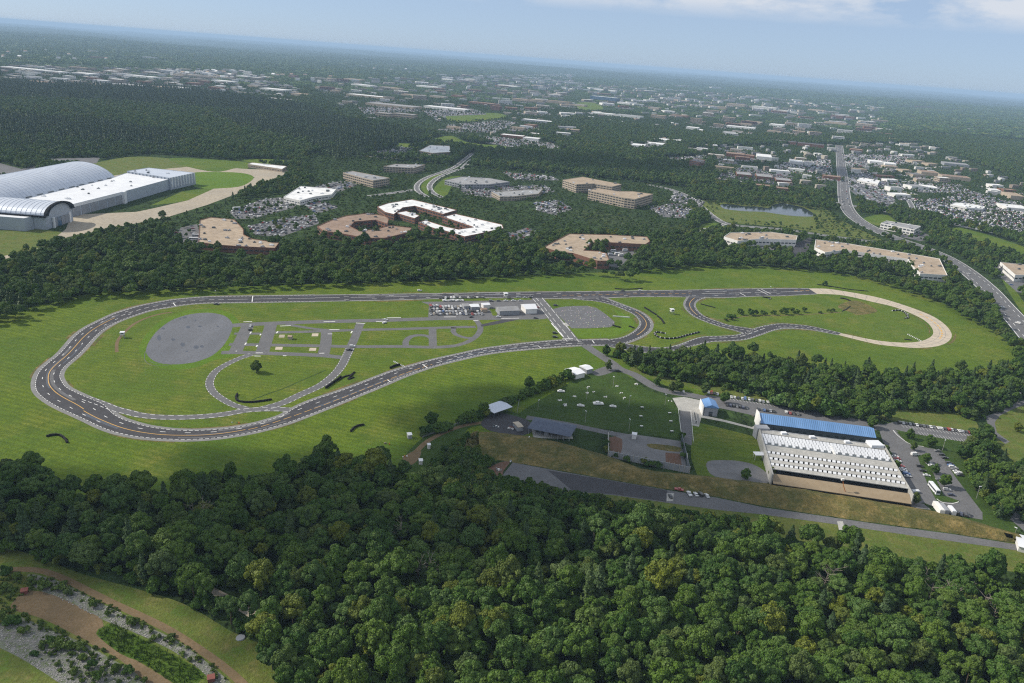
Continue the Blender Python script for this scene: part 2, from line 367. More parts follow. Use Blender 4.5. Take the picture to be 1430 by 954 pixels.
# base meadow that holds the whole track, reaching under the tree edges
grassy('field', [(-150,470),(0,440),(60,425),(130,410),(250,403),(400,398),(600,392),(700,387),(800,382),(850,380),(900,376),(1000,371),(1100,374),(1190,384),(1260,400),(1320,425),(1370,452),(1412,480),(1425,500),(1400,530),(1250,560),(1100,560),(980,555),(870,530),(700,640),(560,690),(300,735),(100,730),(-150,720)], .012, 'field_grass', 'mown green field around the race track', True)
grassy('infield', [(100,500),(140,462),(200,438),(260,428),(440,423),(560,424),(590,428),(760,435),(790,470),(640,492),(560,513),(440,555),(400,574),(340,592),(250,596),(170,580),(95,540)], .024, 'infield_grass', 'dry green infield grass inside the western loop')
grassy('infield', [(975,432),(985,421),(1060,416),(1140,413),(1200,419),(1255,434),(1296,457),(1299,468),(1280,476),(1220,471),(1130,453),(1080,451),(1040,455),(990,443)], .024, 'infield_grass', 'striped mown grass inside the eastern loop')
grassy('verge', [(197,497),(196,480),(215,455),(240,440),(265,433),(300,432),(322,438),(335,452),(324,462),(330,494),(300,503),(270,514),(235,516),(212,508)], .030, 'lush_grass', 'lush green fringe round the grey skid pad')
grassy('verge', [(800,460),(860,458),(868,448),(858,432),(880,445),(886,455),(874,464),(850,471),(812,471)], .030, 'lush_grass', 'bright wet grass below the speckled pad')
grassy('verge', [(1170,428),(1195,420),(1225,434),(1200,440),(1190,437)], .030, 'dry_grass', 'brown damp patch in the eastern infield')
grassy('verge', [(300,560),(330,500),(370,497),(440,500),(470,502),(470,512),(440,535),(390,558),(350,567)], .030, 'infield_grass', 'grass inside the small western loop')
# the range grounds
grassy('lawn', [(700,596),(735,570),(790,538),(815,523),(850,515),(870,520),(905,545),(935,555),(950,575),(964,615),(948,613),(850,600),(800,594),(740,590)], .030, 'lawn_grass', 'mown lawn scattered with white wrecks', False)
grassy('lawn', [(965,576),(975,590),(1063,612),(1082,668),(1060,680),(1000,672),(975,668),(965,640)], .030, 'infield_grass', 'patchy lawn beside the covered range', False)
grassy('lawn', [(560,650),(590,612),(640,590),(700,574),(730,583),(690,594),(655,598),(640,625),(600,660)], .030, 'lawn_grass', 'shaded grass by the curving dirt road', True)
grassy('lawn', [(880,520),(940,535),(1010,551),(1120,566),(1200,580),(1250,588),(1355,602),(1362,588),(1340,578),(1250,568),(1150,562),(1050,550),(950,525),(900,507)], .022, 'meadow_grass', 'grass strip between the parking bays and the woods', True)
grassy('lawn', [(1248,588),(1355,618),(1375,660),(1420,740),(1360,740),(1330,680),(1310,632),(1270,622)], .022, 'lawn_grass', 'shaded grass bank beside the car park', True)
grassy('lawn', [(1385,600),(1395,575),(1440,560),(1480,600),(1450,660),(1410,640)], .022, 'meadow_grass', 'bright grass by the right hand road', True)
grassy('verge', [(690,690),(930,720),(1100,752),(1260,780),(1440,800),(1500,790),(1480,765),(1410,758),(1240,736),(1070,712),(940,694),(760,672),(700,668)], .018, 'meadow_grass', 'grass strip below the long range road', True)
# lower left corner
grassy('meadow', [(-80,770),(0,765),(60,780),(110,800),(200,825),(260,845),(320,880),(370,905),(400,960),(440,1010),(-80,1010)], .020, 'meadow_grass', 'rough green bank in the lower left corner', True)
# far grass
grassy('verge', [(-90,372),(-60,324),(0,322),(60,320),(92,325),(88,334),(60,345),(0,362)], .02, 'meadow_grass', 'rough grass in front of the round hangar', False, 2)
grassy('verge', [(210,287),(258,266),(300,263),(262,280),(240,284)], .05, 'field_grass', 'shaded grass in front of the tall hangar', False, 2)
grassy('verge', [(262,248),(270,241),(330,241),(354,247),(340,259),(310,263),(275,262)], .05, 'lush_grass', 'green grass panel beside the tall hangar', True, 2)
grassy('verge', [(120,232),(140,226),(185,219),(240,222),(262,232),(230,236),(160,245),(148,248)], .05, 'meadow_grass', 'grass behind the hangars', True, 8)
grassy('meadow', [(960,290),(985,279),(1010,274),(1060,282),(1085,278),(1120,280),(1150,290),(1170,305),(1225,332),(1240,338),(1200,333),(1150,327),(1097,318),(1040,313),(1012,309)], .05, 'meadow_grass', 'marshy green ground around the pond', True, None)
for px, lab in [([(238,221),(300,223),(345,227),(345,236),(330,235),(300,240),(255,231)],'grass strip beyond the apron'),([(588,262),(594,252),(606,246),(618,243),(612,250),(600,258),(597,272)],'green median of the curving boulevard'),([(604,272),(610,258),(624,248),(640,246),(652,251),(632,260),(622,274)],'grass beside the curving boulevard'),([(600,196),(630,190),(660,200),(740,205),(700,212),(640,206)],'grass beyond the boulevard'),([(430,185),(560,205),(600,203),(598,198),(560,200)],'clearing by the offices'),([(620,160),(690,158),(705,164),(640,170)],'pale grass by the shopping centre'),([(800,145),(830,143),(842,152),(815,154)],'green slope below the glass offices'),([(1238,300),(1262,322),(1235,318),(1205,306)],'grass beside the white office'),([(1400,392),(1430,440),(1440,438),(1405,388)],'verge of the avenue'),([(975,322),(1008,320),(1008,313),(985,312)],'grass triangle at the road fork'),([(350,222),(400,224),(404,230),(340,226)],'grass behind the garage'),([(1340,318),(1430,345),(1430,360),(1330,328)],'verge along the highway')]:
    grassy('verge', px, .05, 'field_grass', lab, True, 2)
# water
psheet('pond', [(1006,287),(1013,284.8),(1040,288),(1060,288.8),(1072,290.5),(1080,286.5),(1092,284),(1114,287.8),(1126,292),(1138,301.5),(1112,302),(1090,299.5),(1066,296),(1040,295),(1013,292)], .09, 'pond_water', 'dark still pond beyond the road', True, 4)

# ------------------------------------------------------------------ race track
WEST_OUT = [(440,412.3),(394,413.1),(352,413.6),(310,414.2),(282,415.2),(261,416.9),(240,419),(220,422.5),(198,426.8),(180,431.7),(159,438.6),(141,447),(124,455.4),(113,462.4),(103,470.8),(93,482.5),(82,494.6),(69,505.2),(58.5,514),(52.6,522),(49,532),(49,542),(53,549.7),(61,556.8),(71,563.6),(86,571.5),(103,579.2),(120,587),(138,595.8),(156,602.6),(170,606.2),(191,610.2),(215,612.7),(239,613.9),(254,614.4),(283,613.5),(308,611.2),(335,607.2),(360,602.4),(385,595.8),(408,588.7),(440,576.5),(468,565.4),(496,554),(524,542.6),(542,535),(566,525),(594,515),(615,508.8),(640,502.6),(673,495.3),(702,491),(730,488.2),(758,485.8),(790,483.4),(820,482),(850,482)]
WEST_IN = [(440,421),(408,421.3),(366,422),(324,422.5),(296,422.9),(275,423.9),(254,426),(240,428.4),(213,432.9),(194,438.5),(174,445.5),(159,452),(146,459.5),(136.5,467.2),(128,476),(120,485),(109.5,496),(98.7,505.3),(90.3,512.8),(85.5,520),(84.5,526.5),(87.6,533.8),(93,540.4),(103,546),(117,552.6),(131,558.2),(145,564.5),(158,577),(169,583.9),(180,588),(194,592.3),(208,595.7),(224,598.2),(240,600),(268,601.2),(296,600),(320,598),(341,594.8),(360,590.6),(380,585),(394,579.9),(404,574),(418,566.5),(440,557.6),(468,548.3),(496,538.4),(524,527.4),(552,517.2),(580,509.2),(608,501.8),(640,494.8),(674,487.5),(702,483.6),(730,480),(758,477.4),(786,475.4),(817,475),(850,474.2)]
def edges(Lp, Rp, step=4.0):
    L, Q = cat_rom(ats(Lp), step), cat_rom(ats(Rp), step); n = int(max(plen(L), plen(Q))/3.5); return resample(L, n), resample(Q, n)
LINES = MB(); YLINES = MB()
def track(Lp, Rp, label, sl=2.4, sr=2.4, mat='asphalt', lines=True, z=.06, dash=(1.9,1.2)):
    L, Q = edges(Lp, Rp); s = 1 if area([tuple(L[0]),tuple(L[len(L)//2]),tuple(Q[len(Q)//2])]) < 0 else -1
    # sign so that + goes outwards from L
    mid = (L+Q)/2; A = offset(L, 1.0); s = 1 if np.linalg.norm(A-mid) > np.linalg.norm(L-mid) else -1
    if sl: strip('shoulder', offset(L, s*sl), offset(Q, -s*sr), z-.02, 'shoulder', 'pale worn shoulder of the race track')
    strip('race_track', L, Q, z, mat, label)
    if lines:
        line(LINES, L, -s*.4, .38, z+.02, *dash); line(LINES, Q, s*.4, .38, z+.02, *dash)
    return L, Q, mid
Lw, Qw, Cw = track(WEST_OUT, WEST_IN, 'dark asphalt of the big western loop', 2.6, 2.4)
# yellow centre line and dashed lane lines, weighted toward the outer third as in the photo
def mid_line(L, Q, f0, f1, k, w, mbx, dash=0, gap=0, z=.085):
    n = len(L); P = (L*(1-k)+Q*k)[int(n*f0):int(n*f1)]; line(mbx, P, 0, w, z, dash, gap)
mid_line(Lw, Qw, .22, .46, .46, .5, YLINES); mid_line(Lw, Qw, .46, .60, .40, .5, YLINES); mid_line(Lw, Qw, .60, .80, .34, .45, YLINES, 5, 2); mid_line(Lw, Qw, .80, .98, .4, .5, LINES, 5, 4)
mid_line(Lw, Qw, .10, .22, .5, .45, LINES, 4, 3); mid_line(Lw, Qw, 0, .1, .5, .4, LINES, 25, 6)
mid_line(Lw, Qw, .2, .98, .68, .45, LINES, 2.5, 12); mid_line(Lw, Qw, .2, .5, .24, .45, LINES, 2.5, 12)
# top straight, pit area to the eastern turn-off
TOP_OUT = [(440,412.3),(524,411.3),(566,410.7),(640,409.7),(674,408.8),(730,408),(790,407.7),(834,407.1),(890,406.2),(953,405.4),(1016,404.1),(1090,402.9),(1129,403)]
TOP_IN = [(440,421),(503,420),(552,419),(600,417.5),(674,416),(730,416.5),(790,417),(834,416.5),(890,414.5),(953,414.7),(1009,415.6),(1058,413.7),(1090,413.2),(1141,410.6)]
Lt, Qt, Ct = track(TOP_OUT, TOP_IN, 'dark asphalt of the long top straight', 1.6, 1.2, dash=(30,3))
mid_line(Lt, Qt, 0, .4, .45, .45, LINES, 24, 10); mid_line(Lt, Qt, .45, .72, .52, .6, YLINES, 4, 3); mid_line(Lt, Qt, .74, .98, .5, .5, LINES, 30, 4)
mid_line(Lt, Qt, .05, .95, .25, .5, LINES, 4, 18); mid_line(Lt, Qt, .05, .95, .75, .5, LINES, 4, 22)
mid_line(Lt, Qt, .955, .995, .4, .9, YLINES, 4, 2)
# U-turn at mid
UO = [(815,411),(834,413),(845,416.6),(854,420),(869,425.7),(884,431.4),(897,437.7),(906,446),(909.2,453),(906.6,461.3),(895.5,469.7),(880,476.5),(862,481.5),(845,483)]
UI = [(800,417),(815,419),(828,419.9),(845,422.9),(859,427),(873,432.7),(885.7,439),(892.7,446),(894.5,452.2),(891.3,458.5),(881.5,466.2),(869,471.6),(855,474),(838,475)]
Lu, Qu, Cu = track(UO, UI, 'asphalt of the middle hairpin turn', 2.6, 1.4, dash=(2.2,1.6), z=.064)
mid_line(Lu, Qu, .38, .78, .45, .55, YLINES, z=.09); mid_line(Lu, Qu, .1, .38, .5, .5, LINES, 2.6, 2)
# S link and the eastern lower track
SO = [(962,413),(959.5,417.5),(956.6,422),(956.4,427),(960,433.2),(968.3,440.8),(981,447.2),(1002,454.8),(1023,460.6),(1045,467)]
SI = [(985,416),(976,418.3),(970.4,423.4),(970.4,429),(975.3,435.9),(985,443),(1002,449.2),(1016,454),(1037,457.5),(1060,461)]
Ls, Qs, Cs = track(SO, SI, 'asphalt of the S shaped link', 1.6, 1.4, dash=(2.2,1.6), z=.064)
mid_line(Ls, Qs, .05, .55, .5, .5, YLINES); mid_line(Ls, Qs, .55, .98, .5, .5, LINES, 2.6, 2)
EO = [(1170.5,467.8),(1148,463.3),(1127,459.8),(1106,458.5),(1089,459.2),(1075,462.5),(1064,466.6),(1050.8,471),(1037,474.4),(1013,476),(995,476.8),(981,479.4),(960,484.4),(946,488),(920,492),(890,491),(850,483.5)]
EI = [(1174.5,465.5),(1159,461.8),(1134,456.3),(1113,453.7),(1092,452.3),(1075,454),(1058,457.8),(1045,463),(1030,468),(1009,469.6),(988,470.2),(974,472.5),(957,478.6),(943,483.2),(925,486),(895,484),(850,475.5)]
Le, Qe, Ce = track(EO, EI, 'asphalt of the lower eastern track', 1.5, 1.3, dash=(2.4,1.8), z=.062)
mid_line(Le, Qe, .02, .25, .5, .5, LINES, 3, 2); mid_line(Le, Qe, .3, .6, .62, .5, LINES, 8, 3)
CO = [(1129,402.9),(1153.5,403.3),(1176,406.4),(1204,411),(1228,416),(1256,424.1),(1284,433.9),(1305,443),(1320.3,454),(1328,464),(1328.7,471),(1323,478),(1312,482.8),(1298,485.2),(1277,486),(1256,484.4),(1228,481.4),(1203,476),(1186,471.8),(1170.5,467.8)]
CI = [(1141,410.5),(1169,411.6),(1190,415),(1218,421.6),(1250,429.2),(1277,440),(1292.3,448.5),(1300.7,457),(1303.2,464),(1300.7,469.6),(1291,475),(1277,478),(1256,478.5),(1228,476),(1203,471.6),(1190,468.7),(1174.5,465.5)]
Lc, Qc, Cc = track(CO, CI, 'pale concrete of the eastern turn', 0, 0, 'concrete', False, z=.058)
mid_line(Lc, Qc, .38, .66, .52, 1.6, YLINES, 6, 3, z=.075)
JN = MB()
for i in range(4, len(Lc)-3, 4):
    t_ = (Lc[i+1]-Lc[i]); t_ /= np.linalg.norm(t_); w_ = t_*.16; a_, b_ = Lc[i], Qc[i]; JN.add([(*(a_-w_),.072),(*(a_+w_),.072),(*(b_+w_),.072),(*(b_-w_),.072)], [(0,1,2,3)])
for k_ in (.33,.66): mid_line(Lc, Qc, 0, 1, k_, .22, JN, z=.073)
cp_ = np.array(at(262,474)); ax_ = np.array(at(322,462))-np.array(at(205,486)); ay_ = np.array(at(285,437.5))-np.array(at(240,508))
for s_, f0_, f1_ in ((.46,.05,.8),(.40,.3,1.0),(.33,0,.6),(.26,.4,1.1),(.18,.1,.9),(.43,.62,.97)):
    line(JN, [cp_+ax_*s_*math.cos(6.283*t_)*.98+ay_*s_*math.sin(6.283*t_)*.98 for t_ in np.linspace(f0_,f1_,50)], 0, .35, .0625)
tag(JN.obj('slab_joint', ['pad_grey']), 'slab joints of the concrete turn and tyre arcs on the skid pad', None, None, 'structure')
# cross lines on the track
for a, b_ in [((353,413.6),(352,421.5)),((242,423),(245,427.5)),((590,509),(597,514)),((541,530.5),(545,533.5)),((827,475.5),(830,479.5)),((752,484),(756,485.8)),((1058,404.5),(1072,411.5)),((1063,404),(1077,411)),((1033,409),(1041,413.5))]:
    A, B = at(*a), at(*b_); line(LINES, [A, B], 0, .8, .088)
# entry lane, small loop and service roads inside the western loop
_, Ca = road('service_road', [(120,556),(145,565),(160,571),(178,575.5),(194,579.5),(217,582.3),(240,583),(268,582.5),(296,580.6),(320,577.5),(341,573.5),(366,571.5),(390,571.5),(404,572.5)], 7.4, .052, 'asphalt_old', 'grey lane leaving the big loop')
line(LINES, Ca, 2.9, .4, .07, 3, 1.6); line(LINES, Ca, -2.9, .4, .07, 3, 1.6)
_, Cb = road('service_road', [(352,495),(337,499.5),(318,508),(302,518),(294,529),(293,539),(299,549),(313,559),(328,566.5),(345,571)], 6.0, .05, 'asphalt_old', 'narrow grey loop road')
line(LINES, Cb, 2.6, .3, .07, 2, 1.6); line(LINES, Cb, -2.6, .3, .07, 2, 1.6)
_, Cd = road('service_road', [(503,452),(497,468),(490,484),(483,499),(478,509),(468,522),(448,538),(420,551),(394,563),(366,571)], 7.5, .051, 'asphalt_old', 'grey road curving down from the driving course')
line(LINES, Cd[len(Cd)//3:], 3.2, .35, .07, 2, 1.6); line(LINES, Cd[len(Cd)//3:], -3.2, .3, .07, 2, 1.6)
for px, w, lab in [([(322,455),(350,453),(440,449.5),(530,447.5),(640,444.3),(757,443.5)],9.5,'long upper road of the driving course'),
    ([(327,466),(365,466)],5,'short cross road by the skid pad'),([(380,464.5),(440,463),(500,460.8),(560,459.5),(640,457),(664,456.6)],6,'middle road of the driving course'),
    ([(400,453),(440,459.5),(470,461.3)],5,'slip road of the driving course'),([(320,481),(440,483),(496,484.2),(560,484),(608,485),(636,483)],6.5,'lower road of the driving course'),
    ([(309,492.5),(340,492.5),(440,496),(478,499.5)],7.5,'bottom road of the driving course'),
    ([(348,451),(339,470),(328,493)],10.5,'first cross street of the driving course'),([(379,451),(375,465),(366,493)],10.5,'second cross street of the driving course'),
    ([(456,462),(455,480),(451,497)],9.5,'third cross street of the driving course'),
    ([(604,459),(604.5,484)],7,'short spur with a round end'),([(636,483),(652,478),(664,470.5),(670.5,462),(670,455),(665,447)],5.5,'curved end of the lower road'),
    ([(634,457.5),(633,463),(638,468),(650,471.7),(660,472)],5,'small inner bend'),
    ([(604,474),(598,469.6),(587,468.2),(575,469.8),(567,476),(567,484)],5.5,'round turning loop')]:
    road('service_road', px, w, .045, 'asphalt_old', lab)
psheet('service_road', [(671,453.5),(672.5,456.5),(690,453.6),(724,446.5),(702,446.5)], .048, 'asphalt', 'dark patch of fresh asphalt', False)
psheet('skid_pad', [(240,447.3),(222,460),(209.2,475.5),(204,489),(207.5,498),(219,506),(240,509),(265,507.2),(282,502.8),(296,496.7),(310,485),(320,470),(324.8,456),(322,448),(312.7,440.8),(296,437.2),(279,437.2),(261,440)], .054, 'pad_grey', 'large oval grey skid pad')
# patches on the pad
for (x, y, rx, ry) in [(255,481.5,3.4,2.9),(274,485,4,2.6),(282,484,2.6,1.7),(262.5,457,3.2,1.9),(279,456,2.8,1.1),(304,456.3,1.8,1),(242,474.5,3,1.8),(222,472,3,3.6),(258,443.5,3,1.4),(252,445.2,1.5,1.1),(273,447.8,1.6,1),(261,490.8,2,1),(228,459,2.6,1.3)]:
    P = [at(x+rx*math.cos(t)*rnd.uniform(.8,1.15), y+ry*math.sin(t)*rnd.uniform(.8,1.15)) for t in [k*math.pi/6 for k in range(12)]]
    sheet('pad_patch', cat_rom(P, 2, True), .066, 'patch_dark', 'dark tar patch on the grey skid pad')
psheet('speckled_pad', [(771,432),(785,428.6),(803,427.4),(820,427.1),(832.5,430),(845,438.2),(858,449),(858,453.5),(852,457),(820,458.6),(798,458.6)], .054, 'speckled_pad', 'grey pad dotted with cone marks', False)
_, Cx = road('service_road', [(750,416),(762,430),(774,445),(786,459),(800,477)], 13.5, .056, 'asphalt_old', 'diagonal road from the pits to the lower straight')
line(LINES, Cx, 5.4, .5, .075, 14, 3); line(LINES, Cx, -5.4, .5, .075, 14, 3); line(LINES, Cx, -1.2, .4, .075, 10, 5)
psheet('pit_lane', [(588,421.5),(600,421.5),(680,420),(744,418.5),(757,432),(768,444),(757,446),(665,447),(602,447),(598,443),(599,426)], .046, 'asphalt_old', 'grey paved pit area', False)
psheet('verge', [(589,418.8),(600,418),(612,417.8),(612,420),(598,420.5)], .075, 'infield_grass', 'grass sliver by the pit entry', False)
psheet('verge', [(676,417.5),(700,416.8),(735,415.8),(742,417.2),(738,418.8),(700,419.6),(680,420)], .075, 'infield_grass', 'grass island between pits and straight', False)
psheet('verge', [(682,431),(694,431),(694,441),(688,441),(686,436)], .075, 'infield_grass', 'grass by the pit sheds', False)
for a, b_ in [((391,455.5),(406,455)),((357,493),(367,493)),((355,497.3),(364,497.5)),((329,490.5),(331,490.5)),((395,497),(400,497)),((452,449.5),(468,449)),((540,444),(560,443.5)),((620,442.8),(637,442.7)),((700,444.8),(725,444.5)),((460,460.5),(474,460.5)),((457.5,466.5),(464,466.5)),((490,465.5),(492,462.5)),((349,466),(351,463.5)),((342,481.5),(344,478.8)),((363,468.5),(364.5,466.5)),((358,484.5),(359.5,482)),((386,465.5),(388,463)),((446,493.5),(453,493.3)),((497,451.2),(510,452)),((525,449.5),(540,448.5)),((661,447.8),(668,447.5)),((340,449.6),(352,449.2)),((785,473.5),(800,473.2)),((660,423.5),(676,423.3)),((770,451.5),(786,470))]:
    A, B = at(*a), at(*b_); line(LINES, [A, B], 0, 1.1, .08)
VERGE = MB()
for L_, Q_ in ((Lw,Qw),(Lt,Qt),(Lu,Qu),(Ls,Qs),(Le,Qe),(Lc,Qc)):
    for E_, m__ in ((L_,Q_),(Q_,L_)):
        sgn = 1 if np.linalg.norm(offset(E_,1.0)-m__) > np.linalg.norm(E_-m__) else -1
        for k in range(max(4,len(E_)//14)):
            i0 = rnd.randrange(0,max(1,len(E_)-6)); line(VERGE, E_[i0:i0+rnd.randrange(4,16)], sgn*rnd.uniform(2.2,4.6), rnd.uniform(.6,2.2), .034)
tag(VERGE.obj('worn_verge', ['dry_grass']), 'worn dry grass along the track edges', None, None, 'structure')
road('path', [(352,558.5),(372,551),(395,543),(418,533),(440,523.5),(455,517)], 1.3, .036, 'lawn_grass', 'thin dark drainage ditch across the small loop')
road('path', [(980,440),(1010,447),(1045,441.5),(1100,440.5),(1140,438.5),(1175,436)], 1.6, .036, 'dirt', 'bare drainage line along the eastern infield bushes')
PATCH = MB(); PATCH2 = MB()
for L_, Q_, n_ in ((Lw,Qw,26),(Lt,Qt,16),(Lu,Qu,6),(Ls,Qs,5),(Le,Qe,9)):
    for k in range(n_):
        f0 = rnd.uniform(0,.93); k_ = rnd.uniform(.15,.85); mb_ = rnd.choice((PATCH,PATCH2)); line(mb_, (L_*(1-k_)+Q_*k_)[int(len(L_)*f0):int(len(L_)*(f0+rnd.uniform(.015,.07)))+3], 0, rnd.uniform(.5,2.6), .066)
tag(PATCH.obj('track_patch', ['patch_dark']), 'dark repaired patches and seams on the race track', None, None, 'structure')
tag(PATCH2.obj('track_patch', ['asphalt_old']), 'paler worn patches on the race track', None, None, 'structure')
tag(LINES.obj('track_marking', ['white_paint']), 'white painted lines of the race track', None, None, 'structure')
tag(YLINES.obj('track_marking', ['yellow_paint']), 'yellow painted lines of the race track', None, None, 'structure')
for px, mt_, lab in [([(389,499.8-34),(396,500-34.5),(398,501-31.5),(389,501-31.5)],'dirt','x'),]: pass
for (x0,y0,x1,y1,mt_,lab) in [(384,484.6,395,488.6,'concrete','pale concrete slab on the left of the driving course'),(431.5,486,442,490,'concrete','pale concrete slab on the right of the driving course'),(435,465.8,445,469.8,'concrete','pale concrete slab on the upper green'),(389,467.6,398,471.6,'apron_tan','tan gravel slab beside the small shed')]:
    W = ats([(x0+1,y0),(x1,y0),(x1-1,y1),(x0,y1)]); sheet('slab', W, .07, mt_, lab)
sheet('slab', ats([(785,452),(790,450.5),(795,455),(791,456.5)]), .07, 'concrete_pale', 'pale slab beside the diagonal road')
# worn dirt track in the western infield
road('path', [(163,492),(164,477),(174,464),(188,452),(205,444),(222,439),(240,436)], 2.6, .04, 'dirt', 'faint worn dirt trail in the infield')

# ------------------------------------------------------------------ roads and yards of the range
road('access_road', [(805,474),(818,483),(836,495),(853,506),(865,515),(885,523),(899,531.5),(914,540.5),(934,547),(962,551.5),(985,556),(1040,565),(1100,575),(1160,584),(1210,592),(1255,600)], 9.5, .05, 'asphalt_old', 'grey access road beside the lawn', 1, 3)
psheet('access_road', [(827,519),(850,511),(862,516),(852,521),(835,525)], .046, 'asphalt_old', 'short spur to the white shelter', True, 1)
psheet('parking_lot', [(985,551),(1019,556.5),(1075,565),(1110,570.5),(1180,582),(1228,592),(1232,601),(1190,601),(1060,582),(1010,571),(985,566)], .056, 'asphalt_old', 'car park behind the blue roof', False, 1)
psheet('parking_lot', [(1226,595),(1250,589),(1300,595.5),(1352,603),(1358,612),(1352,618),(1277,606),(1250,601),(1262,614),(1270,621),(1310,628),(1334,666),(1372,716),(1372,726),(1332,719),(1290,702),(1277,704),(1253,642),(1233,617)], .056, 'asphalt_old', 'car park on the right of the range', False, 1)
psheet('kerb_island', [(1249,600),(1254,602.5),(1264,614),(1277,619),(1312,627),(1346,634),(1352,620),(1290,609)], .16, 'lawn_grass', 'kerbed grass island with small trees', False)
psheet('kerb_island', [(1281,636),(1290,636),(1300,655),(1318,692),(1340,700),(1339,703),(1308,700),(1297,680),(1288,658)], .16, 'lawn_grass', 'long kerbed island between the parking rows', False)
road('kerb', [(1247,601),(1253,608),(1262,615),(1272,621),(1290,624)], .5, .2, 'white_paint', 'pale kerb of the grass island')
road('kerb', [(1308,697),(1316,702),(1330,703.5),(1339,701)], .5, .2, 'white_paint', 'pale kerb at the island end')
BAY = MB()
for a, b_, n in [((1012,553.5),(1115,569.5),22),((1258,592.5),(1354,606),20),((1282,603),(1350,614),16)]:
    for k in range(n+1):
        t = k/n; x, y = a[0]+(b_[0]-a[0])*t, a[1]+(b_[1]-a[1])*t; A = at(x,y); B = at(x+4.5, y+4.6); line(BAY, [A,B], 0, .16, .075)
tag(BAY.obj('bay_marking', ['white_paint']), 'white parking bay lines', None, None, 'structure')
psheet('concrete_pad', [(939,556),(955,554.5),(980,559.5),(981,577),(976,596),(966,594),(964,577),(948,573)], .062, 'concrete_pale', 'pale concrete apron at the top of the target lane', False, 1)
psheet('footpath', [(978,579),(1018,588),(1050,596.5),(1060,591),(1065,597),(1062,602),(1046,598),(1010,589),(978,583)], .06, 'concrete_pale', 'pale footpath to the blue roofed building', False, 1)
psheet('target_lane', [(949,574),(964,575),(967,612),(966,622),(952,619)], .066, 'asphalt_old', 'asphalt lane beside the lawn', False, 1)
road('access_road', [(735,583),(790,592),(850,604.5),(900,613),(952,621)], 6.5, .055, 'asphalt_old', 'narrow asphalt drive below the lawn', 1)
psheet('gravel_yard', [(672,590),(690,577),(715,580),(738,588),(745,600),(730,608),(705,606),(680,600)], .06, 'asphalt', 'dark gravel yard by the open shed', True, 1)
psheet('gravel_yard', [(988,645),(1020,643),(1050,648),(1070,660),(1078,672),(1055,675),(1010,668),(992,662)], .06, 'gravel_grey', 'grey gravel yard beside the covered range', True, 1)
road('dirt_road', [(566,640),(580,632),(590,622),(604,612),(625,602),(650,594),(690,588)], 3.8, .05, 'dirt', 'curving gravel road by the hedge', 1)
psheet('dirt_road', [(562,640),(578,630),(588,630),(584,642),(572,650)], .055, 'dirt', 'widened end of the gravel road', True, 1)
psheet('range_road', [(700,666),(716,646),(770,656),(840,668.5),(935,685),(1000,695),(1068,709),(1236,733.5),(1330,746),(1430,762),(1480,772),(1478,779),(1415,768),(1300,752),(1150,730),(1060,718),(1000,712),(930,702),(860,692),(790,686),(720,673)], .05, 'asphalt_old', 'long grey road below the earth bank', False, 1)
psheet('range_road', [(765,657),(840,669),(932,685),(930,701),(860,691),(800,686)], .058, 'asphalt', 'newer black asphalt of the rifle range', False)
psheet('dirt_patch', [(680,656),(698,646),(712,645),(703,658),(700,668),(688,664)], .06, 'dirt_red', 'red earth at the end of the range', True, 1)
psheet('range_road', [(1169,728),(1177,728),(1182,747),(1173,747)], .06, 'concrete_pale', 'pale concrete path to the woods', False, 2)
psheet('range_road', [(931,689),(941,689),(940,700),(931,700)], .07, 'concrete_pale', 'pale slab at the end of the rifle range', False)
psheet('access_road', [(1376,582),(1400,573),(1420,562),(1440,556),(1445,561),(1418,570),(1397,580),(1389,590),(1392,604),(1410,617),(1404,620),(1386,607),(1380,594)], .06, 'asphalt_old', 'grey road curving past the right hand woods', False, 1)
psheet('access_road', [(1410,725),(1440,750),(1440,735),(1418,715)], .06, 'asphalt_old', 'grey road at the right edge', False, 1)
psheet('service_yard', [(1076,672),(1272,700),(1290,704),(1300,712),(1262,708),(1170,692),(1080,678)], .062, 'gravel_grey', 'grey gravel strip in front of the covered range', False, 1)
# earth bank
def bank(name, back, crest, front, h, mat, label):
    n = 80; B, C_, Fr = [resample(cat_rom(ats(p, z), 4), n) for p, z in ((back,0),(crest,h),(front,0))]
    V = []; rows = [(B,0,B),(None,.75,(B*.45+C_*.55)),(C_,1,C_),(None,.5,(C_*.5+Fr*.5)),(Fr,0,Fr)]
    for _, k, P in rows:
        for i, p in enumerate(P): V.append((p[0]+rnd.uniform(-.4,.4), p[1]+rnd.uniform(-.4,.4), h*k*(1+.14*math.sin(i*.9)+rnd.uniform(-.08,.08))+.025))
    Fc = [(r*n+i, r*n+i+1, (r+1)*n+i+1, (r+1)*n+i) for r in range(4) for i in range(n-1)]
    o = obj(name, V, upface(V, Fc), mat, smooth=True); tag(o, label, None, None, 'structure'); strip_ = [tuple(p) for p in B]+[tuple(p) for p in Fr][::-1]
    for i in range(0, n-1, 8):
        j = min(n-1, i+8); excl([tuple(p) for p in B[i:j+1]]+[tuple(p) for p in Fr[i:j+1]][::-1], 1)
    return o
bank('embankment', [(668,603),(700,605),(760,613),(840,634),(900,655),(961,662),(1010,668),(1079,676),(1174,691),(1272,708),(1340,722),(1420,746)], [(668,611),(700,611),(728,617),(784,625.6),(840,640),(900,661),(961,667),(1010,674),(1079,683),(1174,698),(1272,715),(1350,730),(1425,751)], [(672,640),(712,645),(770,655),(840,667.6),(900,678),(934,683.5),(1000,694),(1068,707),(1152,720),(1236,732),(1330,745),(1430,760)], 4.0, 'dry_grass', 'long earth bank of dry tan grass')
bank('embankment', [(652,612),(660,604),(668,602)], [(648,628),(655,618),(664,609)], [(655,640),(665,628),(672,615)], 3.0, 'dry_grass', 'end of the dry grass bank')
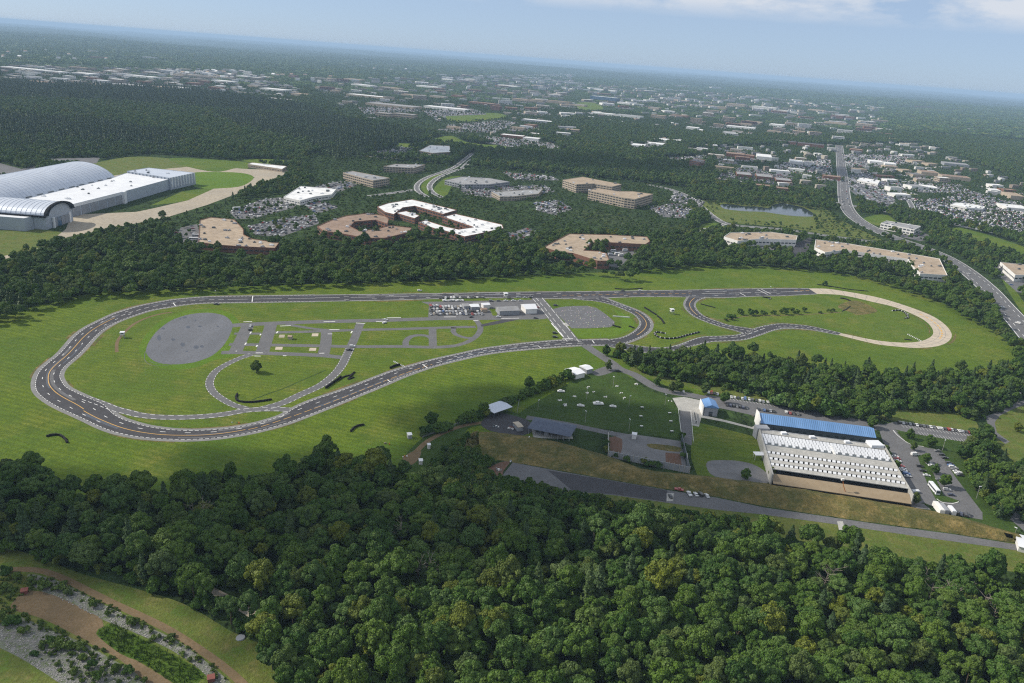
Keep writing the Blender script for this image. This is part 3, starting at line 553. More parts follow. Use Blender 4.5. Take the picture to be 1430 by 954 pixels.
# lower left details
road('dirt_track', [(-60,797),(0,796),(50,796),(84,806),(117,822),(157,842),(196,860),(238,881),(280,908),(308,928),(336,952),(372,990)], 3.6, .05, 'dirt', 'brown dirt track curving through the lower left corner', 2)
psheet('dirt_patch', [(15,845),(33,827),(56,826),(92,838),(117.5,852),(142.7,866),(140,892),(118,893),(92,880),(56,863),(22,853)], .05, 'dirt', 'bare tan earth in the basin', True, 0)
psheet('dirt_patch', [(118,893),(142,880),(180,915),(235,950),(260,975),(225,975),(200,950),(165,920)], .046, 'dirt', 'bare earth along the basin edge', True, 0)
psheet('gravel_bank', [(-30,880),(0,872),(22,860),(70,880),(112,896),(157,921),(213,953),(250,980),(130,990),(84,955),(28,919),(-30,890)], .044, 'gravel_weedy', 'grey stony slope of the basin', True, 0)
psheet('gravel_bank', [(40,802),(84,813),(140,842),(196,870),(252,898),(308,941),(340,975),(318,975),(280,936),(246,912),(196,887),(140,864),(92,840),(50,822)], .044, 'gravel_weedy', 'grey stony slope along the dirt track', True, 0)
psheet('reed_bed', [(134,885),(146,875),(157,871),(196,891),(238,913),(280,936),(283,947),(262,962),(236,950),(210,932),(190,922),(168,913)], .06, 'reed_green', 'vivid green reeds in the basin', True, 0, 'stuff')
psheet('path', [(290,818),(310,826),(345,845),(372,866),(392,882),(388,889),(365,874),(335,854),(300,833)], .05, 'apron_tan', 'sandy footpath through the near woods', True, 4)
excl(ats([(-80,1010),(-80,768),(0,772),(45,779),(110,802),(200,826),(250,842),(310,876),(345,898),(365,915),(385,1010)]), 0)

# ------------------------------------------------------------------ avenues and far roads
RD = MB()
def avenue(px, w, label, ex=4, median=None, step=12):
    _, C = road('avenue', px, w, .08, 'asphalt_old', label, ex, step); 
    line(RD, C, w/2-1, .7, .12); line(RD, C, -w/2+1, .7, .12); line(RD, C, w/4, .5, .12, 9, 12); line(RD, C, -w/4, .5, .12, 9, 12)
    if median: strip('median', offset(C, median/2), offset(C, -median/2), .14, 'meadow_grass', 'planted median of the '+label)
    return C
avenue([(1480,520),(1430,459),(1400,426),(1378,402),(1352,380),(1321,360),(1286,345),(1246,331),(1213,316),(1193,303),(1183,290),(1179,275),(1177,250),(1174,225),(1172,203)], 28, 'wide avenue sweeping up the right side', 20)
avenue([(780,207),(830,219),(890,231),(950,242.6),(1002,249),(1044,257),(1097,270),(1139,279),(1165,283),(1239,296),(1290,305),(1356,318),(1430,333),(1520,352)], 22, 'dual highway crossing the right of the view', 4)
avenue([(905,258),(930,263),(956,272),(975,286),(996,303),(1013,312),(1038,316),(1097,321),(1160,330),(1223,338),(1262,340)], 15, 'curved road past the pond', 4)
avenue([(1012,313),(995,318),(975,322),(955,330)], 9, 'short lane at the road fork', 3)
avenue([(660,214),(645,226),(634,234),(616,241),(600,246.5),(588,253),(582,260),(584,267),(596,275)], 11, 'left carriageway of the curving boulevard', 6)
avenue([(668,216),(655,226),(645,235),(630,240),(612,248),(602,256),(600,263),(606,270),(618,276)], 11, 'right carriageway of the curving boulevard', 6)
avenue([(515,274),(545,270),(580,265)], 12, 'street behind the white roofed offices', 4)
avenue([(610,180),(640,186),(700,196),(760,206),(800,212)], 20, 'far avenue beside the shops', 4)
avenue([(1253,255),(1262,270),(1272,285),(1275,296)], 12, 'street through the car lots', 4)
tag(RD.obj('road_marking', ['white_paint']), 'white lines of the far avenues', None, None, 'structure')
psheet('apron', [(-40,368),(0,364),(60,345),(95,331),(140,322),(190,312),(235,303),(290,286),(330,271),(358,258),(400,243),(402,238),(345,236),(330,235),(300,240),(255,232),(215,228),(170,236),(150,248),(262,244),(340,243),(356,248),(338,259),(300,263),(262,280),(210,292),(190,296),(100,300),(92,320),(60,345)], .04, 'apron_tan', 'tan concrete apron round the hangars', False)
excl(ats([(-60,385),(0,372),(60,352),(150,330),(240,306),(300,289),(345,268),(408,245),(402,236),(345,226),(300,222),(215,215),(145,222),(135,236),(60,238),(-60,260)]), 0)
for px, lab in [([(60,222),(140,220),(135,228),(75,232)],'grey yard behind the long hangar'),([(-60,232),(0,228),(30,236),(60,230),(40,245),(-60,250)],'visitor car park behind the hangar')]: psheet('parking_lot', px, .06, 'asphalt_old', lab, False, 3)
LOTS = []
for px, lab in [([(425,286),(450,280),(472,290),(442,299)],'lot below the sprawling white office'),([(345,316),(390,306),(440,300),(446,312),(392,331),(356,328)],'winding street lot right of the tan office'),([(700,330),(735,318),(752,326),(720,342)],'lot left of the tan warehouse'),([(940,268),(985,282),(978,290),(935,280)],'lot beside the pond road'),([(700,240),(770,246),(782,252),(720,252)],'tree lined lot before the twin offices'),([(243,340),(252,318),(275,313),(279,325),(276,343)],'small car park left of the tan office'),([(320,296),(365,279),(420,272),(412,290),(355,305),(330,306)],'car park behind the tan office'),
    ([(845,354),(862,343),(905,341),(900,352),(862,374),(850,372)],'loading yard of the tan building'),([(745,283),(780,280),(800,292),(775,301),(750,294)],'car park below the low offices'),
    ([(905,290),(945,283),(975,297),(960,305),(925,303)],'car park beside the twin offices'),([(1060,344),(1110,345),(1108,349),(1060,349)],'loading yard of the white warehouse'),
    ([(1184,352),(1262,364),(1270,372),(1262,377),(1188,361)],'car park along the long warehouse'),([(1255,320),(1285,322),(1306,333),(1285,337),(1258,331)],'car park of the white office'),
    ([(1378,362),(1398,370),(1418,388),(1445,402),(1445,412),(1420,408),(1398,388)],'car park at the right edge'),([(1100,345),(1135,330),(1128,350),(1112,362)],'lane between the two warehouses'),
    ([(1185,245),(1225,240),(1245,262),(1252,290),(1240,293),(1205,280),(1186,265)],'crowded car lot beside the avenue'),([(1275,280),(1340,274),(1430,292),(1430,325),(1350,312),(1285,297)],'huge crowded car lot on the right'),
    ([(1255,253),(1330,258),(1400,280),(1430,283),(1430,292),(1330,272),(1262,262)],'crowded car lot behind'),([(1005,247),(1050,252),(1100,262),(1108,250),(1060,240),(1010,238)],'shop car park by the highway'),
    ([(1085,228),(1160,222),(1162,245),(1120,240),(1090,240)],'dark car park left of the avenue'),([(620,175),(700,168),(725,172),(690,186),(640,184)],'long rows of parked cars beyond the woods'),
    ([(640,188),(700,192),(770,200),(800,215),(740,210),(680,200)],'shopping centre car park'),([(590,155),(660,152),(680,160),(600,163)],'car park of the white store'),
    ([(500,150),(580,148),(590,156),(510,160)],'car park of the big grey store'),([(870,205),(930,200),(935,207),(890,212)],'lot in the dark woods'),([(906,222),(985,217),(990,226),(950,230)],'lot by the brick tower'),
    ([(1175,215),(1260,217),(1275,230),(1185,235)],'car lot right of the avenue'),([(500,218),(560,205),(590,210),(560,222)],'lot of the stepped offices'),([(435,262),(478,252),(500,258),(475,268)],'lot by the left offices'),
    ([(640,262),(690,262),(760,258),(775,268),(700,278),(650,272)],'lot of the grey office')]:
    W = ats(px); psheet('parking_lot', px, .065, 'asphalt_old' if rnd.random() < .8 else 'asphalt', lab, False, 2); LOTS.append((ccw(W), lab))
# ------------------------------------------------------------------ buildings
def inset(P, d):
    P = ccw(P); n = len(P); out = []
    for i in range(n):
        a, b_, c_ = Vector(P[i-1]), Vector(P[i]), Vector(P[(i+1) % n])
        e1, e2 = (b_-a).normalized(), (c_-b_).normalized(); n1, n2 = Vector((-e1.y, e1.x)), Vector((-e2.y, e2.x))
        k = n1+n2; l = k.length; k = k/l if l > .1 else n1; s = d/max(.35, k.dot(n1)); out.append((b_.x+k.x*s, b_.y+k.y*s))
    return out
UNITM = ['metal_white','wall_grey','metal_dark']
def block(name, label, cat, W, h, wall, roofm, group=None, floors=0, units=0, parapet=.7, ex=6, win='glass_dark', winh=.45, doors=0, base=0.0):
    """flat-roofed building on world polygon W: walls with parapet, roof deck, ribbon windows, rooftop units"""
    W = ccw([tuple(p[:2]) for p in W]); c = np.mean(np.array(W), axis=0); P = [(p[0]-c[0], p[1]-c[1]) for p in W]; n = len(P)
    root = thing(name, label, cat, (c[0], c[1], base), 0, group); Q = inset(P, min(.5, h*.08)); H = h+parapet
    V = [(*p,0) for p in P]+[(*p,H) for p in P]+[(*p,H) for p in Q]+[(*p,h-.02) for p in Q]; Fc = []
    for i in range(n):
        j = (i+1) % n; Fc += [(i,j,n+j,n+i),(n+i,n+j,2*n+j,2*n+i),(2*n+i,2*n+j,3*n+j,3*n+i)]
    obj('wall', V, Fc, wall, root)
    rf = obj('roof', [(*p,h) for p in Q], upface([(*p,h) for p in Q], tess(Q)), roofm, root)
    if floors:
        for i in range(n):
            a, b_ = Vector(P[i]), Vector(P[(i+1) % n]); L = (b_-a).length
            if L < 6: continue
            e = (b_-a)/L; nn = Vector((e.y, -e.x)); mid = (a+b_)/2+Vector(c)
            if nn.dot(Vector((0,0))-mid) <= 0: continue      # only the facades turned to the open side
            fh = h/floors
            for f in range(floors):
                m_ = MB(); k = max(1, int(L/6)); z0 = f*fh+fh*(.5-winh/2); z1 = z0+fh*winh
                for w in range(k):
                    s0, s1 = (w+.12)/k*L, (w+.88)/k*L; A, B = a+e*s0+nn*.04, a+e*s1+nn*.04
                    m_.add([(*A,z0),(*B,z0),(*B,z1),(*A,z1)], [(0,1,2,3)])
                m_.obj('window_band', [win], root)
    if units:
        A = np.array(Q); lo, hi = A.min(0), A.max(0); k = 0; t = 0
        while k < units and t < units*12:
            t += 1; p = (rnd.uniform(lo[0],hi[0]), rnd.uniform(lo[1],hi[1]))
            if not bool(inpoly(np.array([p]), np.array(Q))[0]): continue
            s = rnd.uniform(1.6,3.4); m_ = MB(); m_.box((*p,h+.01), (s*1.5,s,rnd.uniform(1.0,1.9)), rnd.uniform(-.2,.2)); m_.box((p[0]+s*.2,p[1],h+1.0), (s*.4,s*.4,1.2), 0)
            m_.obj('rooftop_unit', [rnd.choice(UNITM)], rf); k += 1
    excl(W, ex)
    return root
def inpoly(pts, P):
    x, y = pts[:,0], pts[:,1]; ins = np.zeros(len(pts), bool); j = len(P)-1
    for i in range(len(P)):
        xi, yi, xj, yj = P[i][0], P[i][1], P[j][0], P[j][1]
        c_ = ((yi > y) != (yj > y)) & (x < (xj-xi)*(y-yi)/((yj-yi) if yj != yi else 1e-9)+xi); ins ^= c_; j = i
    return ins
def front_gap(px, h, d):   # keep tall trees out of the sight line just in front of a building
    W = ats(px, h); c = np.mean(np.array(W), axis=0); u = -c/np.linalg.norm(c); A = np.array(W); s = A@u; w = A@np.array([-u[1],u[0]]); 
    m_ = s.mean(); e = [c+u*(s.max()-c@u-2)+np.array([-u[1],u[0]])*(w.min()-c@np.array([-u[1],u[0]])), c+u*(s.max()-c@u-2)+np.array([-u[1],u[0]])*(w.max()-c@np.array([-u[1],u[0]]))]
    excl([tuple(e[0]), tuple(e[1]), tuple(e[1]+u*d), tuple(e[0]+u*d)])

B_ = [
 ('office_building','tan flat roofed brick office with many rooftop units near the hangar apron','office',[(279,308),(293.6,303.8),(327,307),(340,320.6),(340,328),(352,334),(390,339.5),(384,347),(340,345),(304,342.6),(277,338.5)],8,'brick','roof_tan',1,26,22),
 ('office_building','brown roofed brick office bent like a horseshoe round a dark courtyard','office',[(443,316.5),(462,308),(483,301.8),(514,298),(537,301.8),(543,306),(541,313),(525,307.5),(495,310),(489,316.5),(500,322),(525,320.5),(545,315),(575,318.6),(571,325),(537,333),(510,333),(479,327),(451,322.8)],9,'brick','roof_brown',2,24,10),
 ('office_building','bright white roofed wing with brick walls, behind the brown horseshoe office','office',[(527,289),(541.7,284),(575,278.7),(638,293.8),(619,299.3),(579.4,288),(562.6,290.3),(550,299.7),(537.5,296.6)],9,'brick','roof_white',2,22,8),
 ('office_building','small white roofed brick wing inside the white office group','office',[(552,297.5),(567,295),(586,301.5),(579,305.5)],8,'brick','roof_white',2,4,3),
 ('office_building','bright white roofed brick office wrapped round a long courtyard','office',[(618,303),(636,299),(701,314),(703,319),(678,325),(649,331),(630,325),(605,319),(584,311),(594,308),(621,316.5),(640,320.7),(661,317.5)],9,'brick','roof_white',2,26,10),
 ('warehouse','tan roofed red brick warehouse with a loading court opening to the right','warehouse',[(758.7,345.9),(794.4,327),(846.8,328),(903.5,331),(907.7,337.5),(901.4,341.7),(859.4,339.6),(836.4,338.5),(825.9,339.6),(815.4,350),(834.3,351),(846.8,354.3),(851,364.8),(834.3,364.8),(800.7,354.3),(779.7,352)],10,'brick','roof_tan',1,26,14),
 ('office_building','rear of the twin four storey offices with tan roof','office',[(786,251.5),(813,247.3),(834,251.5),(868,257.8),(855,261),(830,256.7),(805,257.8)],16,'stucco_tan','roof_tan',4,5,6),
 ('office_building','front of the twin four storey offices with tan roof and glass corner','office',[(821.7,266),(834,263),(858,267),(864,267.4),(882,267.5),(911.9,271.4),(886.7,278.7),(872,276.6)],17,'stucco_tan','roof_tan',4,6,8),
 ('office_building','long grey three storey office by the left edge of the business park','office',[(479,241.5),(491.5,239.2),(544,249),(521,252.5)],13,'stucco_tan','roof_grey',3,8,10),
 ('office_building','grey office in the trees just left of the curving boulevard','office',[(535.5,232.8),(552,229.3),(594,230.2),(577.5,235)],11,'stucco_tan','roof_grey',3,6,8),
 ('office_building','stepped office with pale upper roof above the boulevard','office',[(585,211),(600,203),(628,204),(629,212.5),(604,214)],13,'stucco_tan','roof_white',3,6,8),
 ('office_building','wide grey roofed office in the bend of the boulevard','office',[(621,252),(645,247),(682,249),(711.7,254.3),(682,258),(648.8,258)],8,'wall_grey','roof_grey',2,12,8),
 ('office_building','low pale roofed office right of the boulevard','office',[(686.5,268.5),(722,266),(758,264),(752,271),(715,275),(698,275)],7,'stucco_tan','roof_grey',2,10,10),
 ('office_building','low sprawling white roofed office left of the white office group','office',[(396,275.6),(419.5,260.5),(470,264),(463,272),(440,275),(419,280.7)],7,'wall_white','roof_white',1,14,8),
 ('garage_building','small flat roofed garage with shaded bays at the far end of the apron','garage',[(346,229.4),(352,227.3),(400.6,232.5),(394,236.5)],6,'stucco_tan','roof_white',1,2,6),
 ('office_building','white two storey office by the avenue on the right','office',[(1230,312),(1238,308.6),(1286,316.3),(1277,321)],10,'wall_white','roof_grey',2,7,8),
 ('warehouse','tan roofed warehouse with a white front half hidden by trees','warehouse',[(1011,331),(1019,325.5),(1076,324.5),(1113.6,329.6),(1112,335.5),(1060,334),(1030,337)],10,'wall_white','roof_tan',1,14,14),
 ('warehouse','very long tan roofed white warehouse ending in a square block','warehouse',[(1139,335),(1180,340),(1290,358),(1312,362),(1323,385),(1285,382.5),(1273,371),(1268,362.5),(1180,349.5),(1152,353),(1138,346)],9,'wall_white','roof_tan',1,26,12),
 ('warehouse','white walled tan roofed building cut by the right edge of the photo','warehouse',[(1396.8,366.6),(1440,371),(1462,385),(1417.7,384.5)],9,'wall_white','roof_tan',1,6,12),
 ('car_dealership','long white car dealership in the crowded lot on the right','dealership',[(1328,286),(1334,283),(1352,284.5),(1376,289),(1372,292),(1350,290)],7,'wall_white','roof_white',1,6,8),
 ('car_dealership','white dealership just right of the avenue','dealership',[(1197,251.5),(1201,248),(1229,252.5),(1226,257)],7,'wall_white','roof_white',1,6,8),
 ('brick_tower','six storey dark brick tower left of the shops','tower',[(963,224),(971,221.5),(985,224),(977,227)],21,'brick','roof_dark',5,2,4),
]
for name, label, cat, px, h, wall, rm, fl, un, fg in B_:
    block(name, label, cat, ats(px, h), h, wall, rm, None, fl, un, .7, 6, winh=.45 if fl > 1 else .2); front_gap(px, h, fg*1.6+10)

# far town: (x0, x1, y of the roof, depth m, height, roof, wall, description)
TOWN = """0 64 95 60 9 w w|70 84 100 60 9 w w|101 124 102 70 9 w w|34 67 114 60 12 b t|87 107 116 50 10 t t|110 133 117 50 10 b t|151 188 118 80 10 g w|176 193 105 60 9 w w|196 214 107 60 9 w w|240 256 103 40 10 g t|262 280 104 40 10 g t|285 303 106 40 10 g t|295 322 112.5 60 9 w w|330 345 106 50 9 w w|362 376 107 50 9 w t|403 412 105 35 22 b b|362 396 124 70 9 w w|345 360 119 40 9 g t|406 430 131 60 10 t t|369 407 138 50 10 g t|214 229 121 50 9 t t|238 256 122 50 9 w w|440 470 122 60 10 g t
480 503 110 60 9 t t|490 517 118 70 9 w w|530 557 122 60 9 t t|581 611 120 60 9 w w|510 577 146 90 10 g t|483 537 133 70 9 w t|524 543 158 40 14 g t|548 577 159 40 14 g t|591 649 150 70 9 w w|639 651 147 40 14 b b|685 698 148 30 20 b b|715 735 138 50 14 t t|738 758 139 50 14 t t|762 795 141 50 13 b t|654 688 143 50 9 b b|695 722 119 60 9 w w|617 631 110 50 10 w w|651 663 110 40 24 w w|742 757 119 50 10 w t|785 799 123 50 10 w w|829 859 125 60 9 w w|824 860 135 70 22 w u|862 880 143 50 11 w w|825 856 158 60 9 w w|859 894 161 70 10 g w|909 929 161 40 16 t t|936 960 161 60 9 b b|930 960 139 60 10 t t|905 920 150 50 10 g t|698 730 189 40 8 w b|730 752 193 40 8 w w|728 772 168 50 8 w g|881 900 203 60 8 w w|904 926 201 60 8 w w|913 933 195 60 8 w w|936 953 197 60 8 w w|600 620 134 50 9 g t|560 585 132 50 9 t t|630 645 133 50 10 b b|700 716 129 50 9 t t|770 782 131 50 10 w t|640 660 104 50 9 t w|800 816 146 50 9 g t
983 997 147 40 16 t t|999 1014 149 40 15 t t|1015 1040 145 60 18 t t|1050 1084 149 70 16 w w|1086 1100 154 40 18 w w|1101 1113 156 40 14 g w|1014 1054 177 60 9 w w|1039 1062 170 80 10 t t|1074 1094 174 80 10 w w|1071 1090 183 40 9 t t|1009 1051 186 70 9 g w|1077 1112 197 50 10 d b|1114 1151 201 50 10 d b|958 975 178 50 9 w w|1128 1151 153 60 9 t t|1160 1178 161 50 20 w b|1179 1193 163 50 18 b b|1151 1182 171 60 9 t t|1195 1218 173 60 14 t t|1222 1245 180 60 9 w t|1188 1205 209 50 9 b b|1240 1256 194 50 9 t t|1257 1270 201 50 9 t w|1299 1307 206 50 9 w w|1319 1354 229 60 8 g g|1287 1312 241 60 9 b t|1316 1356 247 50 9 b t|1215 1234 226 60 9 w w|1236 1252 229 60 9 w w|1104 1122 226 60 8 w w|1124 1138 228 60 8 g w|1057 1078 219 90 10 w w|1014 1040 215 50 9 b b|1029 1050 244 60 7 g b|1057 1080 247 60 7 g b|1084 1106 252 50 7 g b|1052 1076 259 25 6 b b|1080 1102 263 25 6 b b|1412 1432 274 70 9 t t|1406 1440 291 60 7 w w|1384 1398 266 40 7 w w|1120 1140 190 40 9 g t|960 982 209 50 9 g t|1290 1310 262 50 7 w w""".replace('\n','|').split('|')
RC = {'w':('roof_white','white'),'t':('roof_tan','tan'),'b':('roof_brown','brown'),'g':('roof_grey','grey'),'d':('roof_dark','dark')}
WC = {'u':'glass_blue','w':'wall_white','t':'stucco_tan','b':'brick','g':'wall_grey'}
def region(x, y): 
    if y < 128 and x < 345: return 'in the far left town'
    if x < 480: return 'beyond the pine woods on the left'
    if x < 700: return 'in the far town above the boulevard' if y < 165 else 'by the boulevard shops'
    if x < 965: return 'in the far town at the middle' if y < 165 else 'among the dark central woods'
    if y < 187: return 'in the far office cluster on the right'
    return 'by the highway left of the avenue' if x < 1172 else 'among the car lots right of the avenue'
tw = {}
for s in TOWN:
    x0, x1, y, dm, h, rc, wc = s.split(); x0, x1, y, dm, h = map(float, (x0,x1,y,dm,h)); wd = (x1-x0)
    desc = ('tall ' if h > 17 else 'long ' if wd > 34 else 'small ' if wd < 19 else '')+RC[rc][1]+(' tower' if h > 17 else ' roofed block')
    tw.setdefault((desc, region((x0+x1)/2, y)), []).append((x0,x1,y,dm,h,rc,wc))
for (desc, reg), L in tw.items():
    L.sort()
    for i, (x0,x1,y,dm,h,rc,wc) in enumerate(L):
        A, B = Vector(at(x0, y-(x1-x0)*.037, h)), Vector(at(x1, y+(x1-x0)*.06, h)); e = (B-A).normalized(); nn = Vector((-e.y, e.x)); 
        if nn.y < 0: nn = -nn
        W = [A, B, B+nn*dm, A+nn*dm]
        lab = desc+' '+reg if len(L) == 1 else '%s %s, %s from left' % (desc, reg, nth(i))
        bt = 'town_building'
        r = block(bt, lab, 'building', [tuple(p) for p in W], h, WC[wc], RC[rc][0], 'buildings of the far town', max(1, int(h/5)) if h > 12 else 0, 2 if wd > 25 and y > 140 else 0, .6, 9, winh=.4)
        c = (A+B)/2; u = -c.normalized(); excl([tuple(A), tuple(B), tuple(B+u*(26+y*.05)), tuple(A+u*(26+y*.05))])

# more of the town: plain blocks each on its own paved lot
TB_ = 0
for (poly, n, reg, hs) in [([(0,93),(230,98),(430,120),(430,134),(200,120),(0,116)],30,'across the far left town',(8,12)),([(430,108),(620,104),(800,118),(800,162),(600,160),(480,150)],40,'across the far central town',(8,14)),([(800,116),(965,132),(965,166),(800,158)],16,'beyond the dark central woods',(8,14)),([(965,138),(1100,140),(1230,160),(1240,196),(1090,200),(965,185)],34,'in the right office district',(8,16)),([(600,168),(690,164),(800,180),(800,206),(640,192)],10,'by the boulevard shopping centre',(7,9)),([(970,205),(1160,215),(1165,262),(1060,250),(965,238)],14,'in the avenue shop strip',(6,9)),([(1190,212),(1300,222),(1430,265),(1430,300),(1290,290),(1195,262)],16,'in the car lot district',(6,9)),([(60,66),(500,72),(900,104),(1350,150),(1350,166),(900,116),(500,92),(60,84)],22,'out toward the skyline',(9,14))]:
    Wp = np.array(ats(poly)); lo, hi = Wp.min(0), Wp.max(0); got = []; t = 0
    while len(got) < n and t < 6000:
        t += 1; px_ = rnd.uniform(min(p[0] for p in poly), max(p[0] for p in poly)); py_ = rnd.uniform(min(p[1] for p in poly), max(p[1] for p in poly)); c = at(px_, py_)
        if not inpoly(np.array([c]), Wp)[0]: continue
        D = math.hypot(*c); sz_ = max(60, min(260, D*.021)); 
        if any(math.hypot(c[0]-g[0][0], c[1]-g[0][1]) < (sz_+g[1])*.55 for g in got): continue
        if any(bool(inpoly(np.array([c]), E)[0]) for E in EXCL if E[:,0].min() < c[0] < E[:,0].max() and E[:,1].min() < c[1] < E[:,1].max()): continue
        got.append((c, sz_, px_))
    got.sort(key=lambda g: g[2]); a0 = rnd.uniform(-.25,.25)
    for i, (c, s_, px_) in enumerate(got):
        a = a0+rnd.uniform(-.12,.12); ca, sa = math.cos(a), math.sin(a); rect = lambda w, d, ox=0, oy=0: [(c[0]+(x*w/2+ox)*ca-(y*d/2+oy)*sa, c[1]+(x*w/2+ox)*sa+(y*d/2+oy)*ca) for x, y in ((-1,-1),(1,-1),(1,1),(-1,1))]
        lot = rect(s_*rnd.uniform(.9,1.3), s_*rnd.uniform(1.0,1.6)); sheet('paved_lot', lot, .1, rnd.choice(['asphalt_old','asphalt_old','shoulder','meadow_grass']), 'paved ground round a town block', ex=6); LOTS.append((lot, 'town'))
        u = -np.array(c)/math.hypot(*c); excl([lot[0], lot[1], tuple(np.array(lot[1])+u*s_*.5), tuple(np.array(lot[0])+u*s_*.5)])
        rm, wl, cn = rnd.choice([('roof_white','wall_white','white'),('roof_white','stucco_tan','white'),('roof_grey','stucco_tan','grey'),('roof_grey','wall_white','grey'),('roof_tan','stucco_tan','tan'),('roof_brown','brick','brown')])
        B = rect(s_*rnd.uniform(.5,.85), s_*rnd.uniform(.28,.6), 0, s_*.18); h_ = rnd.uniform(*hs)*(1.7 if rnd.random() < .12 else 1)
        block('town_building', '%s town block, %s from left %s' % (cn, nth(i), reg), 'building', B, h_, wl, rm, 'town blocks '+reg, max(1,int(h_/4.5)) if h_ > 12 else 0, 0, .6, 4)
front_gap([(1006,285),(1013,284.8),(1135,300),(1015,290)], 0, 120)
# houses dotted through the far trees
def house(px, py, s, label, roofm, group):
    x, y = at(px, py); r = thing('house', label, 'house', (x,y,0), rnd.uniform(-.6,.6), group); w, d, h = 13*s, 9*s, 6*s
    m_ = MB(); m_.box((0,0,0),(w,d,h)); m_.obj('wall', [rnd.choice(['wall_white','stucco_tan','wall_white'])], r)
    m_ = MB(); m_.add([(-w/2-.5,-d/2-.5,h),(w/2+.5,-d/2-.5,h),(w/2+.5,d/2+.5,h),(-w/2-.5,d/2+.5,h),(-w/2-.5,0,h+3.4*s),(w/2+.5,0,h+3.4*s)], [(0,1,5,4),(2,3,4,5),(0,4,3),(1,2,5)]); m_.obj('roof', [roofm], r)
    P = Vector((x,y)); u = -P.normalized(); v_ = Vector((-u.y,u.x)); excl([tuple(P-v_*9*s-u*9*s), tuple(P+v_*9*s-u*9*s), tuple(P+v_*9*s+u*24), tuple(P-v_*9*s+u*24)])
HZ = []
for (x0,x1,y0,y1,n,reg) in [(235,330,99,108,26,'in the far estate on the left'),(345,480,104,118,14,'beyond the left woods'),(640,800,92,108,16,'on the far plain'),(830,1000,172,206,26,'inside the dark central woods'),(0,160,60,88,16,'near the far left skyline'),(480,640,80,104,16,'near the skyline left of centre'),(1130,1290,122,160,16,'on the far plain at right'),(1260,1420,180,222,10,'at the far right edge')]:
    for k in range(n):
        x = x0+(x1-x0)*(k+rnd.uniform(.1,.9))/n; HZ.append((x, rnd.uniform(y0,y1)+(x-(x0+x1)/2)*.074, reg, k, n))
for (x,y,reg,k,n) in HZ: house(x, y, 1.1 if y > 130 else 1.9, 'gabled house %s, %s from left' % (reg, nth(k)), rnd.choice(['roof_grey','roof_grey','roof_tan','roof_white','roof_brown']), 'houses '+reg)

# ------------------------------------------------------------------ hangars
def barrel(name, label, p0, d, L, a, h, z0, nseg, bay, roofm, overhang=0.0, rim=None, endm='metal_wall'):
    """half-ellipse vault: p0 = ground point under the near end of the ridge, d = axis direction"""
    d = Vector(d).normalized(); s = Vector((-d.y, d.x)); root = thing(name, label, 'hangar', (p0[0],p0[1],0)); n = nseg
    arc = [(a*math.cos(math.pi*k/n), z0+h*math.sin(math.pi*k/n)) for k in range(n+1)]
    V = []; Fc = []; nb = int(L/bay); t = .3
    for i in range(nb+1):
        for o in ((-.25,0),(-.25,t),(.25,t),(.25,0)):
            q = max(-overhang, min(L, i*L/nb+o[0]))
            for (u, z) in arc: 
                k = 1+o[1]/max(a,1); V.append((d.x*q+s.x*u*k, d.y*q+s.y*u*k, z+o[1]*(z-z0)/h))
    m_ = n+1
    for r in range(4*(nb+1)-1):
        for k in range(n): Fc.append((r*m_+k, r*m_+k+1, (r+1)*m_+k+1, (r+1)*m_+k))
    obj('roof', V, Fc, roofm, root)
    for q, nm in ((.4,'end_wall'),(L-.4,'end_wall')):
        V = [(d.x*q+s.x*u*.985, d.y*q+s.y*u*.985, z*.99) for (u, z) in arc]+[(d.x*q+s.x*u, d.y*q+s.y*u, 0) for u in (-a*.985, a*.985)]
        obj(nm, V, [tuple(range(len(V)))], endm, root)
    if z0 > 1:
        m2 = MB()
        for sg in (-1,1):
            A, B = s*(a*sg*.985), d*L+s*(a*sg*.985); m2.add([(A.x,A.y,0),(B.x,B.y,0),(B.x,B.y,z0),(A.x,A.y,z0)], [(0,1,2,3)])
        m2.obj('side_wall', [endm], root)
    if rim:
        V = []; Fc = []
        for q in (-overhang-1.2, .8):
            for kk in (1.05, .86):
                for (u, z) in arc: V.append((d.x*q+s.x*u*kk, d.y*q+s.y*u*kk, z0+(z-z0)*kk+.5))
        for k in range(n):
            Fc += [(k,k+1,m_+k+1,m_+k),(k,k+1,2*m_+k+1,2*m_+k),(2*m_+k,2*m_+k+1,3*m_+k+1,3*m_+k),(m_+k,m_+k+1,3*m_+k+1,3*m_+k)]
        obj('roof_rim', V, Fc, rim, root)
    e = [Vector(p0)+s*a, Vector(p0)-s*a, Vector(p0)+d*L-s*a, Vector(p0)+d*L+s*a]; excl([tuple(p) for p in e], 10)
    return root, d, s
LH, dv, sv = barrel('long_hangar', 'huge silver barrel vaulted hangar running off the left edge', (-701,1254), (-.085,-.996), 300, 59, 36, 0, 28, 8.3, 'metal_roof')
for k in range(9):
    m_ = MB(); q = 18+k*23; p = -dv*0+dv*q+sv*54.5*(1 if sv.x > 0 else -1); m_.box((p.x,p.y,16.2), (1.6,10,1.6), math.atan2(dv.y,dv.x)-math.pi/2); m_.obj('roof_vent', ['metal_dark'], LH)
MHr = block('hangar_hall', 'wide pale flat roofed hall joining the silver hangars', 'hangar', [(-648,1226),(-662,1040),(-592,1021),(-579,1134),(-569,1262),(-566,1290),(-652,1294)], 16.3, 'metal_wall', 'metal_white', None, 0, 16, .5, 4)
cM = MHr.location
